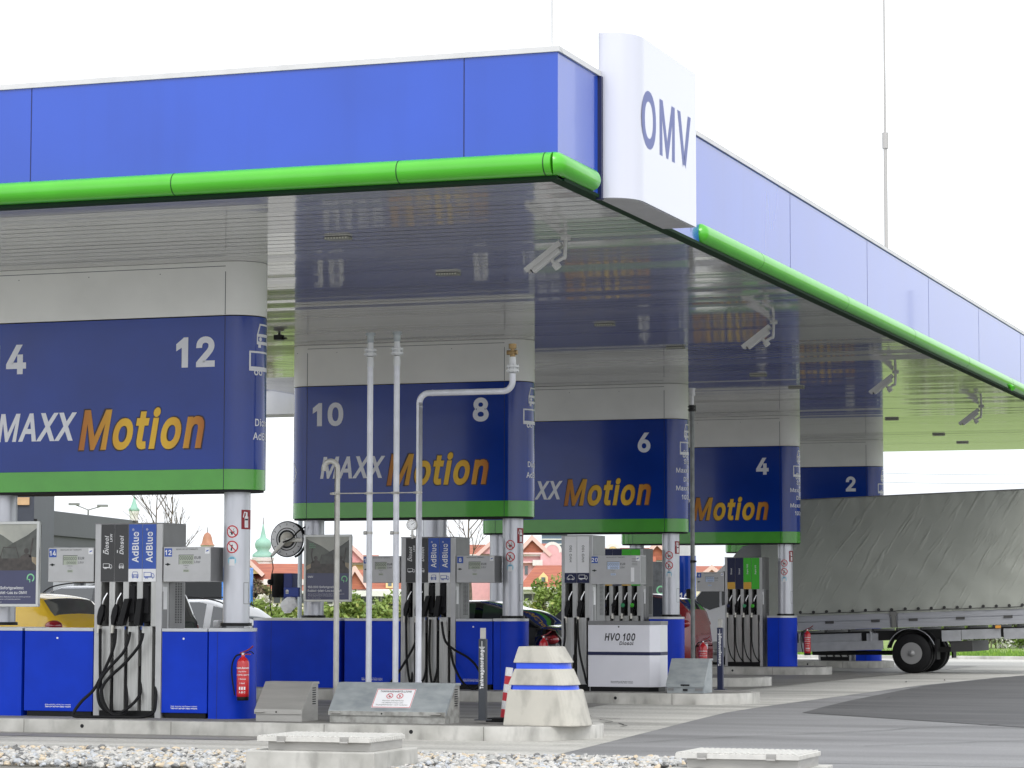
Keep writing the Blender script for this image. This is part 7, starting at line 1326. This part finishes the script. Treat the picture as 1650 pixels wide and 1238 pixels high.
# distant double street lamp
pl = dpt(140, 150); k = 150/4387.3; t = thing('street_lamp', 'distant double armed street lamp above the shop roof', 'street lamp', tuple(pl), -YAW, local=True); zt_ = H+(hy(140)-822)*k
part(t, 'pole', MB().cyl((0, 0, 0), (0, 0, zt_), .09, .05, n=10), silver_side); m_ = MB(); m_.tube([(0, 0, zt_), (-20*k, 0, zt_+8*k)], .035, n=6, smooth=False); m_.tube([(0, 0, zt_), (21*k, 0, zt_+6*k)], .035, n=6, smooth=False); part(t, 'arm', m_, silver_side)
for s_, zz in ((-1, 9), (1, 6.5)): part(t, 'lamp_head', MB().box(s_*23*k-.3, s_*23*k+.3, -.12, .12, zt_+zz*k-.05, zt_+zz*k+.08), silver_side, .02)
# lamps to the right of the forecourt (they mirror in the side fascia)
for x, y, hh, l in ((-1.4, 80, 11, 'tall street lamp mirrored in the side fascia, nearer one'), (12, 150, 12, 'tall street lamp far right, beyond the forecourt')):
    t = thing('street_lamp', l, 'street lamp', (x, y, 0), group='street lamps along the road'); part(t, 'pole', MB().cyl((x, y, 0), (x, y, hh), .11, .06, n=12), silver_side); part(t, 'lamp_head', MB().box(x-.9, x+.9, y-.15, y+.15, hh-2.2, hh-2.05), silver_side, .03)
# power lines
for k_, (ya, yb) in enumerate(((754, 764), (769, 778))):
    d0 = ray(1100, ya-10); d1 = ray(1750, yb+2); dm = ray(1420, (ya+yb)/2-.5+4); f0 = 420
    P = [tuple(d*(f0/FPX)+Vector((0, 0, H))) for d in (d0, dm, d1)]; single('power_line', MB().tube(P, .035, n=5), M('wire', (.30, .32, .34), .6), ['upper', 'lower'][k_]+' thin power line in the sky right of the sign 2', 'cable', P[1], group='power lines')

# ------------------------------------------------------------------ vegetation
def leaves(n, cen, rad, size, seed, clumps=14, flat=1.0, base=.0):
    rnd = random.Random(seed); V = []; F = []; MI = []; cl = []
    for c in range(clumps):
        a_ = rnd.uniform(0, 2*PI); e_ = rnd.uniform(-.9, 1); r_ = rnd.uniform(.45, .95); cl.append((Vector((math.cos(a_)*math.sqrt(1-e_*e_)*r_*rad[0], math.sin(a_)*math.sqrt(1-e_*e_)*r_*rad[1], e_*r_*rad[2])), rnd.uniform(.22, .42)*min(rad)*1.3, rnd.choice([0, 0, 1, 2])))
    for i in range(n):
        c, cr, mi = cl[rnd.randrange(clumps)]; v = Vector((rnd.gauss(0, 1), rnd.gauss(0, 1), rnd.gauss(0, 1))).normalized()*cr*rnd.random()**.4; p = c+v+Vector(cen)
        if p.z < .02: p.z = abs(p.z)
        a_ = Vector((rnd.gauss(0, 1), rnd.gauss(0, 1), rnd.gauss(0, 1))).normalized(); b_ = a_.cross(Vector((rnd.gauss(0, 1), rnd.gauss(0, 1), rnd.gauss(0, 1)))).normalized(); s_ = size*rnd.uniform(.6, 1.3)
        o = len(V); V += [p-a_*s_, p+b_*s_*.5, p+a_*s_, p-b_*s_*.5]; F.append((o, o+1, o+2, o+3)); MI.append(mi if rnd.random() < .8 else rnd.choice([0, 1, 2]))
    m2 = MB(); m2.v = [tuple(v) for v in V]; m2.f = F; m2.s = [False]*len(F); m2.mi = MI; return m2
def twigs(m2, p, d, L, r, depth, rnd, spread=.5, up=.15):
    q = p+d*L; m2.cyl(p, q, r, r*.7, n=5, caps=False)
    if depth == 0: return
    for k in range(rnd.choice([2, 3])):
        nd = (d+Vector((rnd.gauss(0, spread), rnd.gauss(0, spread), rnd.gauss(0, spread*.5)+up))).normalized(); twigs(m2, p+d*L*rnd.uniform(.55, 1), nd, L*rnd.uniform(.6, .85), r*.62, depth-1, rnd, spread, up)
bark = M('bark', (.13, .10, .08), .9, var=.3, vs=6)
lg = [M('leaf_bright', (.21, .29, .06), .6), M('leaf_mid', (.15, .23, .04), .6), M('leaf_yellow', (.30, .33, .08), .6)]
lb_ = [M('twig_brown', (.20, .14, .09), .8), M('twig_dark', (.11, .085, .06), .8), M('twig_olive', (.20, .19, .08), .8)]
lw = [M('blossom_white', (.70, .70, .64), .7), M('leaf_mid', (.1, .1, .1)), M('blossom_cream', (.58, .56, .46), .7)]
def shrub(px, depth, zt, w_, mats, label, seed, name='shrub', size=.10, n=2600, zc=None, grp='shrubs behind the forecourt'):
    p = dpt(px, depth); t = thing(name, label, name, tuple(p), 0, grp, local=True)
    zc = zt*.5 if zc is None else zc; rnd = random.Random(seed); m2 = MB()
    for k in range(6): twigs(m2, Vector((rnd.uniform(-.3, .3)*w_, rnd.uniform(-.3, .3), 0)), Vector((rnd.gauss(0, .3), rnd.gauss(0, .3), 1)).normalized(), zt*.35, .03, 3, rnd)
    part(t, 'stem', m2, bark); part(t, 'foliage', leaves(n, (0, 0, zc), (w_/2, w_/2.6, zt-zc), size, seed, 26), mats)
k50 = 1
for q_, (px, dp, zt, w_, mt, l) in enumerate([(408, 100, 3.1, 1.7, lb_, 'brown bare bush right of the nearest column, the leftmost shrub'), (412, 92, 1.8, 2.4, lw, 'white blossoming bush below the brown bush'), (428, 88, 1.75, 2.6, lg, 'green bush under the black bin'),
        (466, 88, 1.55, 2.2, lg, 'green bush below the towel dispenser'), (540, 87, 1.75, 2.6, lg, 'green bush right of the hooked pipe foot'), (585, 87, 1.85, 2.8, lg, 'green bush behind the left straight vent pipe'), (630, 88, 1.8, 2.6, lg, 'green bush behind the right straight vent pipe'), (505, 90, 1.6, 2.4, lg, 'green bush behind the left column of the second island'), (662, 89, 1.7, 2.2, lg, 'green bush just left of the dispenser behind the pipes'),
        (888, 120, 3.1, 2.6, lg, 'yellow green young tree right of the column by display 8'), (915, 118, 2.4, 2.2, lg, 'green bush left of the HVO 100 dispenser')]):
    shrub(px, dp, zt, w_, mt, l, q_+11, n=3800)
for q_, (px, w_) in enumerate(((1500, 2.2), (1545, 2.2), (1590, 2.4), (1636, 2.4), (1690, 2.6))):
    shrub(px, 108, 1.7, w_, [lg[0], lg[1], lw[0]] if q_ % 2 == 0 else [lg[1], lw[0], lg[1]], ['green bush seen right behind the truck wheel', 'blossoming bush behind the truck rear overhang', 'green bush behind the truck rail', 'blossoming bush at the right edge of the photo', 'green bush beyond the right edge of the photo'][q_], 40+q_, n=3500, size=.085)
def bare_tree(px, depth, hgt, label, seed):
    p = dpt(px, depth); t = thing('bare_tree', label, 'tree', tuple(p), 0, 'leafless young trees', local=True); rnd = random.Random(seed)
    tm = MB(); tm.tube([(0, 0, 0), (.05, .05, hgt*.3), (-.04, 0, hgt*.65), (.02, 0, hgt)], lambda u: .07*(1-u)+.012, n=7); part(t, 'trunk', tm, bark); m2 = MB()
    for k in range(11):
        z = hgt*(.3+.6*k/11); a_ = rnd.uniform(0, 6.28); twigs(m2, Vector((0, 0, z)), Vector((math.cos(a_)*.7, math.sin(a_)*.7, .8)).normalized(), hgt*.16, .022, 3, rnd, .28, .2)
    part(t, 'branches', m2, bark)
bare_tree(251, 105, 6.3, 'leafless tree above the AdBlue panels of the nearest dispenser', 5); bare_tree(276, 108, 6.2, 'leafless tree left of the orange dome', 8); bare_tree(756, 100, 6.0, 'leafless tree above display 8', 9)
# grass verge as real tufts near the kerb
rnd = random.Random(4); m_ = MB()
for i_ in range(16000):
    x = rnd.uniform(-24, 6); y = 84.6+abs(rnd.gauss(0, 1))*7; s_ = rnd.uniform(.06, .16); a_ = rnd.uniform(0, PI); dx, dy = math.cos(a_)*.03, math.sin(a_)*.03
    m_.m = rnd.randrange(2); m_.add([(x-dx, y-dy, -.01), (x+dx, y+dy, -.01), (x+rnd.gauss(0, .04), y, s_)], [(0,1,2)])
g_ = link('grass', m_, [M('grass_blade', (.20, .34, .04), .7), M('grass_blade_dark', (.12, .24, .03), .7)]); g_['kind'] = 'stuff'; tag(g_, 'bright green grass verge behind the far kerb', 'grass')
